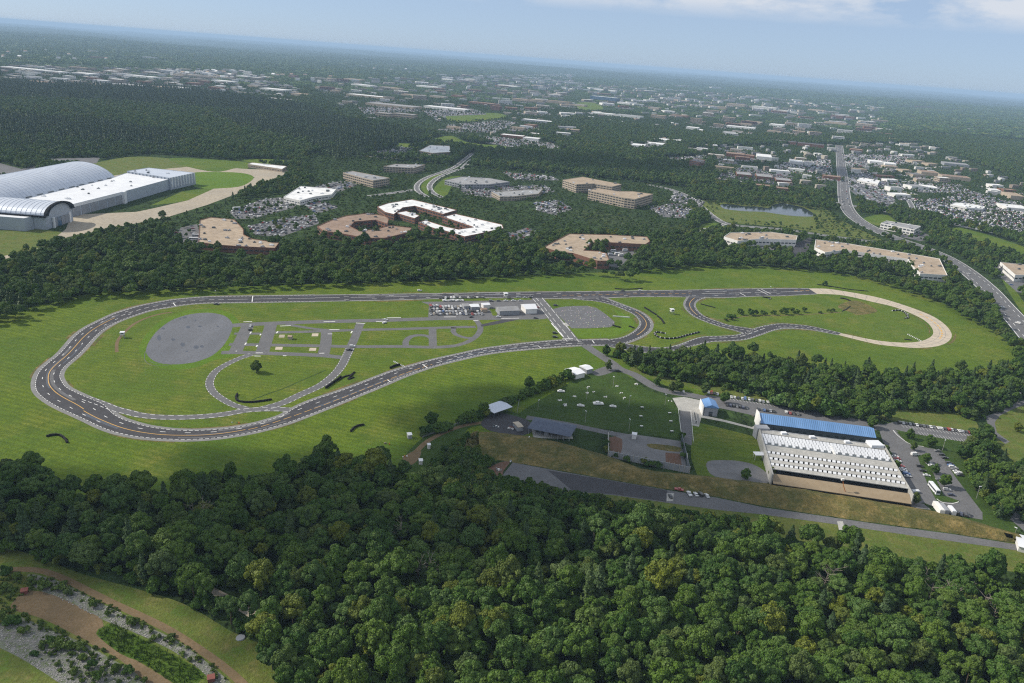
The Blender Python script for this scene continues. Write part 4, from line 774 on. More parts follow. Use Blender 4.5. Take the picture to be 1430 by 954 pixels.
def wallpanel(parent, c, A, B, z0, z1, nm, mat, off=.25):
    A, B = Vector(A)-c.xy, Vector(B)-c.xy; e = (B-A).normalized(); nn = Vector((e.y,-e.x))*off; A, B = A+nn, B+nn
    return obj(nm, [(*A,z0),(*B,z0),(*B,z1),(*A,z1)], [(0,1,2,3)], mat, parent)
fa, fb = Vector((-592,1021)), Vector((-579,1134))
for k in range(6):
    s0, s1 = k/6+.012, (k+1)/6-.012; wallpanel(MHr, cM, fa+(fb-fa)*s0, fa+(fb-fa)*s1, .1, 12.4, 'hangar_door', 'wall_grey')
wallpanel(MHr, cM, fa, fb, 12.8, 16.6, 'fascia', 'metal_white', .5)
m_ = MB(); m_.box((fb.x-cM.x+1.5, fb.y-cM.y, 0), (4,7,17.2)); m_.obj('pier', ['metal_white'], MHr)
FH, dv, sv = barrel('round_hangar', 'smaller arched hangar with black roof rim and grey doors', (-580,972), (-1,.02), 160, 29, 12.5, 16.5, 20, 6, 'metal_roof', 1.5, 'void_black')
m_ = MB(); m_.box((-80,-29.6,15.4), (164,1.2,2.2), -.02); m_.obj('eave_band', ['void_black'], FH)
for k in range(4):
    y0, y1 = -13+k*8.2, -13+k*8.2+7.7; obj('hangar_door', [(.25,y0,.1),(.25,y1,.1),(.25,y1,11.5),(.25,y0,11.5)], [(0,1,2,3)], 'glass_blue' if k == 1 else 'wall_grey', FH)
for y in (-14.5, 21): 
    m_ = MB(); m_.box((.9,y,0),(1.8,3,13)); m_.obj('pier', ['metal_white'], FH)
block('hangar_annex', 'grey sided annex along the front of the arched hangar', 'annex', [(-598,929),(-596,943),(-730,946),(-730,931)], 15.6, 'metal_wall', 'metal_white', None, 0, 3, .4, 4)
SH = block('tall_hangar', 'square silver hangar with ribbed sides beside the green lawn', 'hangar', [(-652,1296),(-639,1346),(-553,1330),(-566,1262)], 19, 'metal_wall', 'metal_roof', None, 0, 5, .5, 6)
cS = SH.location; SW = [(-652,1296),(-566,1262),(-553,1330)]
for A, B, k in ((SW[0],SW[1],12),(SW[1],SW[2],9)):
    A, B = Vector(A), Vector(B); e = (B-A).normalized(); nn = Vector((e.y,-e.x))
    for i in range(k):
        p = A+(B-A)*((i+.5)/k)+nn*.7; m_ = MB(); m_.box((p.x-cS.x,p.y-cS.y,3.5),(1.4,1.4,15.7), math.atan2(e.y,e.x)); m_.obj('buttress', ['metal_white' if A != Vector(SW[0]) else 'metal_wall'], SH)

# ------------------------------------------------------------------ range buildings
def gable(name, label, cat, W4, h, rise, wall, roofm, over=.6, hip=0.0, posts=False, ex=2):
    """W4 = front-left, front-right, back-right, back-left in world; ridge runs left-right"""
    c = np.mean(np.array(W4), axis=0); P = [Vector((p[0]-c[0],p[1]-c[1])) for p in W4]; r = thing(name, label, cat, (c[0],c[1],0))
    if posts:
        k = max(2, int((P[1]-P[0]).length/4)+1)
        for a, b_ in ((P[0],P[1]),(P[3],P[2])):
            for i in range(k):
                p = a+(b_-a)*(i/(k-1)); m_ = MB(); m_.cyl((p.x,p.y,0),(p.x,p.y,h+.1),.14,n=6); m_.obj('post', [wall], r)
    else:
        V = [(*p,0) for p in P]+[(*p,h) for p in P]; Fc = [(0,1,5,4),(1,2,6,5),(2,3,7,6),(3,0,4,7)]
        if not hip:
            ml, mr_ = (P[0]+P[3])/2, (P[1]+P[2])/2; V += [(*ml,h+rise-.1),(*mr_,h+rise-.1)]; Fc += [(4,7,8),(5,9,6)]
        obj('wall', V, Fc, wall, r)
    Q = [P[0]+(P[0]-P[1]).normalized()*over+(P[0]-P[3]).normalized()*over, P[1]+(P[1]-P[0]).normalized()*over+(P[1]-P[2]).normalized()*over, P[2]+(P[2]-P[3]).normalized()*over+(P[2]-P[1]).normalized()*over, P[3]+(P[3]-P[2]).normalized()*over+(P[3]-P[0]).normalized()*over]
    ml, mr_ = (Q[0]+Q[3])/2, (Q[1]+Q[2])/2; ax = (mr_-ml); ml, mr_ = ml+ax*hip, mr_-ax*hip
    V = [(*p,h+.05) for p in Q]+[(*ml,h+rise),(*mr_,h+rise)]+[(*p,h-.2) for p in Q]
    Fc = [(0,1,5,4),(2,3,4,5),(3,0,4),(1,2,5),(0,6,7,1),(1,7,8,2),(2,8,9,3),(3,9,6,0),(9,8,7,6)]
    obj('roof', V, Fc, roofm, r); excl(W4, ex); return r
def par(fl, fr, bl): return [fl, fr, (fr[0]+bl[0]-fl[0], fr[1]+bl[1]-fl[1]), bl]
def depth_rect(fl_px, fr_px, z, d):
    A, B = Vector(at(*fl_px, z)), Vector(at(*fr_px, z)); e = (B-A).normalized(); nn = Vector((-e.y,e.x)); 
    return [tuple(A), tuple(B), tuple(B+nn*d), tuple(A+nn*d)]
# blue roofed range house
BR = gable('range_house', 'long blue metal roofed building with dark front wall behind the covered range', 'building', depth_rect((1063,590.5),(1222,611),7,17), 7, 3.2, 'metal_dark', 'blue_roof', .7)
W4 = depth_rect((1063,590.5),(1222,611),7,17); e = (Vector(W4[1])-Vector(W4[0])); L = e.length; e.normalize(); nn = Vector((e.y,-e.x)); c2 = BR.location.xy
m_ = MB(); a = Vector(W4[0])-c2-e*1.4
m_.add([(*(a-nn*-1),0),(*(a-nn*18.2),0),(*(a-nn*18.2),9.2),(*(a-nn*9),11),(*(a-nn*-1),9.2)], [(0,1,2,3,4)]); b2 = a+e*.7; k0 = len(m_.V)
m_.add([(*(b2-nn*-1),0),(*(b2-nn*18.2),0),(*(b2-nn*18.2),9.2),(*(b2-nn*9),11),(*(b2-nn*-1),9.2)], [(4,3,2,1,0)])
m_.F += [(i,(i+1)%5,5+(i+1)%5,5+i) for i in range(5)]; m_.M += [0]*5; m_.obj('gable_end_wall', ['wall_white'], BR)
for k in range(14):
    p = Vector(W4[0])-c2+e*(4+k*(L-8)/13)+nn*.06; obj('window', [(*(p-e*.8),2.6),(*(p+e*.8),2.6),(*(p+e*.8),4.4),(*(p-e*.8),4.4)], [(0,1,2,3)], 'glass_dark', BR)
for k in range(58):
    s_ = (k+.5)/58*L; p = Vector(W4[0])-c2+e*s_; q0, q1 = p+nn*.6, p-nn*8.5; w_ = e*.12
    if k % 1 == 0: m_ = MB() if k == 0 else m_; m_.add([(*(q0-w_),7.12),(*(q0+w_),7.12),(*(q1+w_),10.32),(*(q1-w_),10.32)], [(0,1,2,3)])
m_.obj('roof_seams', ['glass_blue'], BR)
# small blue roofed tower block (gable ridge runs away from the camera)
SB = ats([(982.5,580.5),(1001,582),(998,556+9),(981.5,555+9)]); A, B = Vector(at(982.5,580.5)), Vector(at(1001,582)); e2 = (B-A).normalized(); n2 = Vector((-e2.y,e2.x))
Wt = [tuple(B), tuple(B+n2*13), tuple(A+n2*13), tuple(A)]
TB = gable('range_office', 'small two storey grey building with a blue gabled roof at the lane head', 'building', Wt, 7, 2.2, 'wall_grey', 'blue_roof', .6)
cT = TB.location.xy; p = (A+B)/2-cT-n2*.05; obj('door', [(*(p-e2*1.4),.05),(*(p+e2*1.4),.05),(*(p+e2*1.4),3.6),(*(p-e2*1.4),3.6)], [(0,1,2,3)], 'glass_dark', TB)
m_ = MB(); p = A-cT-e2*.9+n2*6.5; m_.box((p.x,p.y,0),(.5,14,7.6), math.atan2(n2.y,n2.x)-math.pi/2); m_.obj('side_wall', ['wall_white'], TB)
# covered firing range
RP = [(1061,599.4),(1234,623),(1269.3,683.4),(1077.6,655.4)]; ZR = 7.0
bl, br, fr, fl = [Vector(at(*p, ZR)) for p in RP]; cR = (bl+br+fr+fl)/4; CR = thing('covered_range', 'huge pale roofed firing range with rows of white vents and brown sloping front', 'firing range', (cR.x,cR.y,0)); excl([tuple(p) for p in (fl,fr,br,bl)], 3)
bl, br, fr, fl = bl-cR, br-cR, fr-cR, fl-cR
def RQ(u, v): return (bl*(1-u)+br*u)*(1-v)+(fl*(1-u)+fr*u)*v
def rslab(nm, u0, u1, v0, v1, z0, z1, mat):
    q = [RQ(u0,v1), RQ(u1,v1), RQ(u1,v0), RQ(u0,v0)]; V = [(*p,z0) for p in q]+[(*p,z1) for p in q]
    return obj(nm, V, [(3,2,1,0),(4,5,6,7),(0,1,5,4),(1,2,6,5),(2,3,7,6),(3,0,4,7)], mat, CR)
rslab('ceiling_shade_slab', .004, .996, .01, .99, 4.6, 5.2, 'void_black')  # solid slab; its black colour paints the shade seen through the roof slots
for v0, v1 in ((0,.10),(.405,.555),(.62,.70),(.765,.835),(.90,.985)): rslab('roof_strip', 0, 1, v0, v1, 6.5, 7.0, 'concrete_pale')
rslab('baffle_deck', 0, 1, .115, .39, 6.1, 6.5, 'metal_dark')
for u0, u1 in ((-.012,0),(1,1.008)): rslab('side_wall', u0, u1, -.02, 1.14, 0, 7.8, 'concrete_pale')
rslab('back_wall', 0, 1, -.012, 0, 0, 7.2, 'wall_grey')
# brown sloping front and black slab painting shade into the gap over it
q = [RQ(.005,1.165), RQ(.998,1.165), RQ(.998,1.04), RQ(.005,1.04)]
obj('front_slope', [(*q[0],2.4),(*q[1],2.4),(*q[2],5.4),(*q[3],5.4),(*q[0],2.0),(*q[1],2.0),(*q[2],5.0),(*q[3],5.0)], [(0,1,2,3),(4,0,3,7),(1,5,6,2),(4,5,1,0),(7,6,5,4),(3,2,6,7)], 'sand_brown', CR)
rslab('front_beam', 0, 1, 1.15, 1.165, 0, 2.0, 'void_black'); rslab('front_shade_slab', .002, .998, .99, 1.05, 0, 4.4, 'void_black')
hood_me = None
def hood(u, v, s=1.0, z=7.0):
    global hood_me
    if hood_me is None:
        m_ = MB(); m_.box((0,0,0),(1.9,1.5,.25)); 
        m_.add([(-.95,-.75,.25),(.95,-.75,.25),(.95,.5,1.15),(-.95,.5,1.15),(.95,.75,.25),(-.95,.75,.25)], [(0,1,2,3),(1,4,2),(0,3,5),(3,2,4,5)]); hood_me = mesh('vent_hood', m_.V, m_.F, 'metal_white')
    o = bpy.data.objects.new('vent_hood', hood_me); link(o, CR); p = RQ(u, v); o.location = (p.x,p.y,z); o.rotation_euler = (0,0,math.atan2((br-bl).y,(br-bl).x)); o.scale = (s,s,s); return o
for v, n in ((.882,28),(.747,26),(.600,28)):
    for k in range(n): hood((k+.5)/n, v, 1.0, 6.75)
for k in range(18): hood((k+.5)/36*2-.01 if k < 18 else 0, .36, .9, 6.5)
m_ = MB(); sc0 = .9
for v in (.145,.20,.255,.31):
    for k in range(36):
        p = RQ((k+.5+(.25 if int(v*100)%2 else 0))/36.5, v); a_ = math.atan2((br-bl).y,(br-bl).x); ca, sa = math.cos(a_), math.sin(a_)
        f = lambda x, y, z: (p.x+(x*ca-y*sa)*1.0, p.y+(x*sa+y*ca)*1.0, 6.52+z)
        m_.add([f(-.95,-.75,.1),f(.95,-.75,.1),f(.95,.5,1.1),f(-.95,.5,1.1),f(.95,.75,.1),f(-.95,.75,.1)], [(0,1,2,3),(1,4,2),(0,3,5),(3,2,4,5)])
o = m_.obj('vent_array', ['metal_white'], CR); o['kind'] = 'stuff'
rslab('access_ramp', .545, .56, .2, .42, 6.5, 7.3, 'wall_white')
for u in (.19,.42,.70):
    p = RQ(u,.05); m_ = MB(); m_.box((p.x,p.y,7),(3.6,2.4,1.6),.13); m_.box((p.x+1.2,p.y+1.4,7),(2.2,1.8,1.0),.13); m_.obj('rooftop_unit', ['metal_white'], CR)
p = RQ(.925,.015); m_ = MB(); m_.box((p.x,p.y,0),(9,8,9),.13); m_.obj('stair_block', ['metal_white'], CR)
p = RQ(.02,-.03); m_ = MB(); m_.box((p.x,p.y,0),(9,6,8.4),.13); m_.obj('stair_block', ['wall_grey'], CR)
p = RQ(-.045,.55); m_ = MB(); m_.box((p.x,p.y,3.6),(7,5,.4),.13); 
for sx_ in (-3,3):
    for sy_ in (-2,2): m_.cyl((p.x+sx_,p.y+sy_,0),(p.x+sx_,p.y+sy_,3.6),.12,n=5)
m_.obj('side_canopy', ['metal_white'], CR)
# blue boom lift in front of the range
x, y = at(1179,693); LF = thing('boom_lift', 'blue boom lift with raised orange arm in front of the covered range', 'lift', (x,y,0), .2)
m_ = MB(); m_.box((0,0,.5),(3.6,2.0,1.3)); m_.box((.3,0,1.8),(2,1.6,.7)); m_.obj('chassis', ['blue_roof'], LF)
for sx_ in (-1.2,1.2):
    for sy_ in (-1,1): m_ = MB(); m_.cyl((sx_,sy_-.15,.5),(sx_,sy_+.15,.5),.5,n=10); m_.obj('wheel', ['rubber'], LF)
m_ = MB(); m_.cyl((.4,0,2.3),(-1.8,.5,7),.22,n=6); m_.cyl((-1.8,.5,7),(-2.6,1.4,10.6),.17,n=6); m_.obj('arm', ['orange_paint'], LF)
m_ = MB(); m_.box((-2.7,1.5,10.4),(1.8,1,1.1)); m_.obj('basket', ['white_paint'], LF)
# dark hip roofed pavilion
PV = gable('pavilion', 'dark slate hip roofed open pavilion facing the earth bank', 'pavilion', depth_rect((738,606),(794.5,617.5),0,17), 4.6, 3.6, 'wall_grey', 'slate_roof', 1.0, .2, True)
m_ = MB(); m_.box((0,3.5,0),(23,8,4.4),math.atan2(.11,.6)*.6); m_.obj('back_room', ['metal_dark'], PV); m_ = MB(); m_.box((-4,-4.6,0),(3,1.2,3),.12); m_.obj('cabinet', ['wall_grey'], PV)
m_ = MB(); m_.box((0,0,.02),(27,17,.14),.11); m_.obj('floor_slab', ['concrete_pale'], PV)
# open shed with pale metal roof
OS = depth_rect((690,577),(714.5,568.5),4,12); A, B = Vector(OS[0]), Vector(OS[1])
gable('open_shed', 'open shed with pale blue metal roof beside the hedge', 'shed', OS, 4.2, .8, 'metal_dark', 'metal_roof', .5, 0, True)
# white shelters at the lawn corner
G1 = depth_rect((803,527.5),(818,524.5),3.6,14); gable('white_shelter', 'long white shelter with pale roof at the lawn corner', 'shelter', depth_rect((803.5,530),(816,527),0,13), 4.2, 1.1, 'wall_white', 'metal_white', .5)
gable('white_shelter', 'smaller pale roofed shelter behind the long white one', 'shelter', depth_rect((819,523),(827,521),0,9), 4.2, 1.2, 'wall_grey', 'metal_white', .5)
# pit buildings
gable('pit_building', 'long grey roofed pit building with white walls', 'building', depth_rect((697.5,440.5),(725,439.5),0,13), 4.4, 2, 'wall_grey', 'roof_grey', .5)
gable('pit_building', 'square white roofed pit building near the diagonal road', 'building', depth_rect((734,438.5),(749.5,438),0,15), 5, 3, 'wall_white', 'metal_white', .5)
gable('pit_shed', 'small white roofed shed by the parked cars', 'shed', depth_rect((658,434),(669,433.7),0,9), 4, 1.4, 'wall_grey', 'metal_white', .4)
gable('pit_shed', 'pale shed at the right end of the car compound', 'shed', depth_rect((675,431.5),(684,431),0,7), 4, 1.2, 'wall_white', 'metal_white', .4)
gable('pit_shed', 'tan container shed on the grass by the pits', 'shed', depth_rect((672.5,436.5),(680.5,436.2),0,5), 3, .5, 'stucco_tan', 'roof_brown', .2)
gable('pit_shed', 'grey shed beside the car compound', 'shed', depth_rect((648,432.5),(656,432.2),0,8), 3.6, 1.2, 'wall_grey', 'roof_grey', .4)
gable('small_shed', 'little tan shed on the driving course green', 'shed', depth_rect((402,474),(407,474.5),0,3.5), 2.6, .8, 'stucco_tan', 'roof_tan', .3)
gable('small_shed', 'pale kiosk on the grass by the gravel road', 'shed', depth_rect((570,613.5),(575,613),0,3.5), 3, .7, 'wall_grey', 'metal_white', .3)
gable('small_shed', 'white cabin at the corner of the woods by the gravel road', 'shed', depth_rect((585.5,649.5),(590,649.3),0,3), 2.8, .7, 'wall_white', 'metal_white', .3)
gable('small_shed', 'white cabin beside the gravel road', 'shed', depth_rect((597.5,627.5),(601,627.3),0,2.6), 3, .6, 'wall_white', 'metal_white', .3)
gable('small_shed', 'white cabin between the lane head and the pavilion yard', 'shed', depth_rect((747,602),(754,603),0,7), 3.2, .6, 'stucco_tan', 'roof_tan', .3) if False else None
gable('small_shed', 'tan box shed left of the slate pavilion', 'shed', depth_rect((723,603),(730,602),0,8), 3.4, .5, 'wall_grey', 'concrete', .3)
gable('small_shed', 'white cabin on the gravel yard of the walled pit', 'shed', depth_rect((882,613),(888,614),0,3.5), 3.6, .5, 'wall_white', 'metal_white', .3)
gable('white_shelter', 'white roofed canopy cut by the right edge below the bank', 'shelter', depth_rect((1421,770),(1444,776),0,14), 3.4, .9, 'wall_white', 'metal_white', .5)

# walled gravel pit
def wall_run(parent, pts, h, t, mat, nm='wall'):
    V = []; Fc = []; P = [Vector(p) for p in pts]; n = len(P); m_ = MB()
    for i in range(n-1):
        a, b_ = P[i], P[i+1]; e = (b_-a).normalized(); nn = Vector((-e.y,e.x))*t/2
        V = [(*(a+nn),0),(*(b_+nn),0),(*(b_-nn),0),(*(a-nn),0)]; V += [(v[0],v[1],h) for v in V]
        m_.add(V, [(4,5,6,7),(0,1,5,4),(1,2,6,5),(2,3,7,6),(3,0,4,7)])
    return m_.obj(nm, [mat], parent)
psheet('gravel_yard', [(848,612),(880,606),(950,616),(960,656),(900,645),(852,636)], .064, 'gravel_grey', 'grey gravel floor of the walled pit', False, 1)
psheet('dirt_patch', [(850,611),(868,613),(866,634),(852,632)], .07, 'dirt_red', 'reddish earth at the left of the walled pit', True, 0)
psheet('dirt_patch', [(929,632),(950,634),(952,650),(930,648)], .07, 'dirt_red', 'reddish earth at the right of the walled pit', False, 0)
psheet('verge', [(904,620),(925,621),(950,625),(949,631),(925,629),(907,625)], .074, 'dry_grass', 'dry weeds in the walled pit', True, 0)
a, b_, c_, d_ = [Vector(at(*p)) for p in ((849,611),(849,638),(962,661),(951,613))]
RW = thing('retaining_wall', 'grey post and plank wall enclosing the gravel pit', 'wall', (0,0,0)); 
c0 = (b_+c_)/2; RW.location = (c0.x,c0.y,0); a, b_, c_, d_ = [p-c0 for p in (a,b_,c_,d_)]
wall_run(RW, [b_, c_], 4.4, .4, 'wall_grey', 'plank_wall'); wall_run(RW, [a, b_], 4.4, .4, 'concrete_pale', 'plank_wall'); wall_run(RW, [d_, c_], 4.4, .4, 'metal_dark', 'plank_wall')
for k in range(17):
    p = b_+(c_-b_)*(k/16); m_ = MB(); m_.box((p.x,p.y-.35,0),(.45,.45,5.2),.2); m_.obj('post', ['concrete_pale'], RW)
m_ = MB(); m_.cyl((c_.x,c_.y,.4),(d_.x*.35+c_.x*.65,d_.y*.35+c_.y*.65,5.4),.3,n=6); m_.obj('brace', ['concrete_pale'], RW)
A, B = Vector(at(849.5,574)), Vector(at(856,625))
# lane fences
for (p0, p1, n, lab) in [((947,573),(953,622),13,'low white rail fence on the left of the target lane'),((964.5,575),(968,618),11,'white rail on the right of the target lane'),((725,560),(722,577),6,'short chain fence by the open shed'),((590,612),(690,573),22,'thin fence along the hedge below the track')]:
    A, B = Vector(at(*p0)), Vector(at(*p1)); r = thing('fence', lab, 'fence', (A.x,A.y,0)); d = B-A
    for k in range(n): m_ = MB(); p = d*(k/(n-1)); m_.cyl((p.x,p.y,0),(p.x,p.y,1.5),.09,n=5); m_.obj('post', ['white_paint' if 'white' in lab else 'wall_grey'], r)
    m_ = MB()
    for z in (.7,1.35): m_.cyl((0,0,z),(d.x,d.y,z),.08,n=5)
    m_.obj('rail', ['white_paint' if 'white' in lab else 'wall_grey'], r)
# concrete barriers beside the lane
for (p0,p1,lab) in [((967,575),(970,592),'first long concrete barrier beside the target lane'),((971,577),(974,593),'second long concrete barrier beside the target lane')]:
    A, B = Vector(at(*p0)), Vector(at(*p1)); d = B-A; a_ = math.atan2(d.y,d.x); m_ = MB(); m_.box((0,0,0),(d.length,1.0,.4)); m_.box((0,0,.4),(d.length,.55,1.2),0,0,.9); o = m_.obj('barrier', ['concrete_pale']); o.location = ((A.x+B.x)/2,(A.y+B.y)/2,.07); o.rotation_euler = (0,0,a_); tag(o, lab, 'barrier', 'barriers by the lane')
# ------------------------------------------------------------------ vehicles
CW = {'white':(.74,.74,.73),'silver':(.42,.43,.45),'black':(.015,.015,.018),'grey':(.13,.135,.14),'blue':(.05,.13,.33),'red':(.36,.025,.02),'dark blue':(.02,.03,.08),'tan':(.38,.32,.24),'green':(.05,.14,.06)}
def shell(prof, half, name, parent, mat, tuck=.16, zt=.95):
    n = len(prof); V = []
    for s in (-1,1):
        for (x, z) in prof: V.append((x, s*(half-(tuck if z > zt else 0)), z))
    cx, cz = sum(p[0] for p in prof)/n, .75
    V += [(cx,-half,cz),(cx,half,cz)]; Fc = [(i,(i+1)%n,n+(i+1)%n,n+i) for i in range(n)]
    for i in range(n): Fc += [((i+1)%n,i,2*n),(n+i,n+(i+1)%n,2*n+1)]
    return obj(name, V, Fc, mat, parent)
def car_proto(kind):
    L, hw, P, G = {'car':(4.7,.92,[(-2.35,.35),(-2.35,.85),(-1.75,1.0),(-1.15,1.42),(.25,1.45),(1.05,1.02),(2.2,.82),(2.35,.6),(2.35,.35)],[(-1.62,1.02),(-1.12,1.36),(.22,1.39),(.92,1.03)]),
      'suv':(4.9,.98,[(-2.4,.42),(-2.4,1.1),(-2.25,1.72),(.3,1.78),(1.1,1.18),(2.3,1.05),(2.42,.7),(2.42,.42)],[(-2.2,1.15),(-2.05,1.64),(.25,1.7),(.95,1.2)]),
      'pickup':(5.6,1.0,[(-2.8,.5),(-2.8,1.15),(-.7,1.15),(-.55,1.8),(.75,1.82),(1.3,1.2),(2.7,1.1),(2.8,.7),(2.8,.5)],[(-.6,1.22),(-.48,1.7),(.7,1.72),(1.15,1.22)]),
      'van':(5.6,1.05,[(-2.8,.45),(-2.8,2.2),(-2.6,2.35),(1.2,2.35),(2.1,1.35),(2.75,1.15),(2.8,.7),(2.8,.45)],[(.1,1.4),(.1,2.15),(1.15,2.15),(1.85,1.4)])}[kind]
    r = bpy.data.objects.new('pickup_truck' if kind == 'pickup' else 'van' if kind == 'van' else 'parked_car', None); r['category'] = {'pickup':'pickup','van':'van'}.get(kind,'car')
    link(r); shell(P, hw, 'body', r, 'car_paint')
    m_ = MB(); t = .17 if kind != 'van' else .18
    for s in (-1,1):
        y = s*(hw-t+.05); m_.add([(x,y,z) for x,z in G], [tuple(range(len(G)))])
    fx = [p for p in P]
    for (a, b_) in ((G[-2],G[-1]),(G[0],G[1])):
        dx = .10 if a == G[-2] else -.12; m_.add([(a[0]+dx,-hw+t+.05,a[1]+.03),(b_[0]+dx,-hw+t+.02,b_[1]+.03),(b_[0]+dx,hw-t-.02,b_[1]+.03),(a[0]+dx,hw-t-.05,a[1]+.03)], [(0,1,2,3)])
    m_.obj('window', ['glass_dark'], r)
    wm = None
    for x in (-L*.31, L*.31):
        for s in (-1,1):
            if wm is None: m_ = MB(); m_.cyl((0,-.12,0),(0,.12,0),.34,n=10); wm = mesh('wheel', m_.V, m_.F, 'rubber')
            o = bpy.data.objects.new('wheel', wm); link(o, r); o.location = (x, s*(hw-.08), .34)
    for s in (-.6,.6):
        m_ = MB(); m_.box((L/2-.06, s, .62),(.14,.36,.18)); m_.obj('headlight', ['lens_white'], r)
    return r
PROTO = {k: car_proto(k) for k in ('car','suv','pickup','van')}; FRESH = {k: True for k in PROTO}
NCARS = 0
def put(kind, x, y, rz, colour, label, group=None, z=.06, detail=True):
    global NCARS; NCARS += 1; p = PROTO[kind]
    sk = () if detail else ('headlight','wheel')
    return clone(p, (x,y,z), rz, label, group, (*CW[colour],1), sk)
MIX = ['white','white','white','silver','silver','grey','black','black','grey','blue','red','dark blue']
def row(p0, p1, n, phrase, cols=None, kinds=('car','car','suv'), ang=None, jit=.25, group=None, detail=True, gaps=()):
    A, B = Vector(at(*p0)), Vector(at(*p1)); d = B-A; a0 = math.atan2(d.y,d.x)+(math.pi/2 if ang is None else ang); left = A.x <= B.x
    for k in range(n):
        if k in gaps: continue
        c_ = (rnd.choice(cols) if len(cols) == 17 else cols[k % len(cols)]) if cols else rnd.choice(MIX); kd = rnd.choice(kinds); p = A+d*(k/max(1,n-1)); nm = {'car':'sedan','suv':'hatchback SUV','pickup':'pickup','van':'van'}[kd]
        put(kd, p.x+rnd.uniform(-jit,jit), p.y+rnd.uniform(-jit,jit)*1.6, a0+rnd.uniform(-.05,.05)+(math.pi if rnd.random() < .3 else 0), c_, '%s %s, %s in %s' % (c_, nm, nth(k), phrase), group or 'cars in '+phrase.split(',')[0], detail=detail)
row((1021,555),(1066,561.5),10,'the bay row against the grass, left half',['white','white','black','white','blue','white','grey','black','white','silver'])
row((1072,562.5),(1101,566.5),6,'the bay row against the grass, right half',['white','black','black','grey','black','black'])
row((1015,566.5),(1042,570.5),7,'the short dark row beside the small blue roof',['black','dark blue','black','grey','black','dark blue','black'])
row((1059,572.2),(1080,575.5),6,'the row tucked behind the blue roof',['black','grey','blue','black','silver','black'])
row((1098,577),(1114,579.5),4,'the row behind the middle of the blue roof',['white','red','black','grey'])
row((989,549),(1002,551),4,'the row by the small tree above the lane head',['white','red','black','white'])
row((1256,591),(1354,604.5),21,'the long row along the east car park',['black','white','black','silver','black','white','black','grey','black','white','grey','white','white','black','red','white','black','white','silver','black','red'])
row((1250,638.5),(1267,666),9,'the row against the right end of the range roof',['white','red','white','silver','red','white','white','blue','silver'],gaps=(3,))
row((1325,648),(1340,665),7,'the row along the outer grass bank',['black','blue','white','grey','white','white','black'])
row((1284,652),(1294,665),3,'the row left of the long island',['black','black','white'],ang=math.pi/2)
row((1298,648),(1301,651),2,'the row right of the long island',['silver','white'])
row((1312,671),(1328,692),4,'the lower row right of the long island',['grey','grey','silver','dark blue'],gaps=(1,))
row((1310,631),(1319,640),3,'the group at the top of the outer bays',['grey','black','black'])
row((1336,717),(1352,721),4,'the dark row at the foot of the car park',['black','dark blue','black','black'])
x, y = at(1277,636); put('van', x, y, .25, 'white', 'white van parked by the island tip')
for (px,py,c_,k,lab) in [(962.5,691,'white','pickup','white pickup, leftmost of four vehicles on the range road'),(971.5,691.5,'white','car','white sedan, second of four vehicles on the range road'),(978.5,691.5,'black','suv','dark SUV with pale roof edge, third of four on the range road'),(987,693.5,'white','car','white sedan, rightmost of four vehicles on the range road')]:
    x, y = at(px,py); put(k, x, y, 1.75, c_, lab)
x, y = at(948,685); put('pickup', x, y, -.25, 'red', 'red pickup at the end of the rifle range road'); x, y = at(936,694); put('car', x, y, 1.7, 'black', 'black car on the pale slab at the range end')
# bus and trailers
def coach(name, label, cat, px, py, rz, L, w, h, body, wheels=True):
    x, y = at(px, py); r = thing(name, label, cat, (x,y,.06), rz); m_ = MB(); m_.box((0,0,.45),(L,w,h-.45),0,0,.97); m_.box((0,0,h-.02),(L*.9,w*.7,.22)); m_.obj('body', [body], r)
    if wheels:
        m_ = MB()
        for s in (-1,1): m_.add([(-L*.46,s*(w/2+.01),h*.5),(L*.46,s*(w/2+.01),h*.5),(L*.46,s*(w/2-.02),h*.82),(-L*.46,s*(w/2-.02),h*.82)], [(0,1,2,3)])
        m_.add([(L/2+.01,-w*.44,h*.42),(L/2+.01,w*.44,h*.42),(L/2-.05,w*.44,h*.86),(L/2-.05,-w*.44,h*.86)], [(0,1,2,3)]); m_.obj('window', ['glass_dark'], r)
    for q in (-L*.33, L*.33):
        for s in (-1,1): m_ = MB(); m_.cyl((q,s*(w/2-.3),.5),(q,s*(w/2+.04),.5),.5,n=10); m_.obj('wheel', ['rubber'], r)
    return r
A, B = Vector(at(1297,676)), Vector(at(1310,692)); d = B-A
coach('bus', 'long white coach with a dark roof stripe in the car park', 'bus', 1303.5, 685, math.atan2(d.y,d.x), 12.5, 2.6, 3.4, 'metal_white')
coach('trailer', 'large silver box trailer at the foot of the car park', 'trailer', 1309.5, 713.5, math.atan2(d.y,d.x), 11, 3, 3.6, 'wall_white', False)
coach('trailer', 'grey box trailer beside the large silver one', 'trailer', 1317, 714.5, math.atan2(d.y,d.x), 9, 2.8, 3.4, 'wall_grey', False)
coach('trailer', 'small white box trailer right of the silver trailers', 'trailer', 1328, 716.5, math.atan2(d.y,d.x), 7, 2.6, 3.2, 'metal_white', False)
coach('trailer', 'white flat trailer near the corner of the range roof', 'trailer', 1278, 688, .2, 5, 2.2, 1.6, 'metal_white', False)
coach('box_truck', 'white box truck parked beside the tan office', 'truck', 271, 336, .1, 12, 2.6, 3.8, 'metal_white')
coach('box_truck', 'white truck behind the other one beside the tan office', 'truck', 274, 331, .1, 10, 2.6, 3.6, 'metal_white')
coach('box_truck', 'white lorry at the left end of the lot behind the tan office', 'truck', 332, 293, .6, 14, 3, 4, 'metal_white')
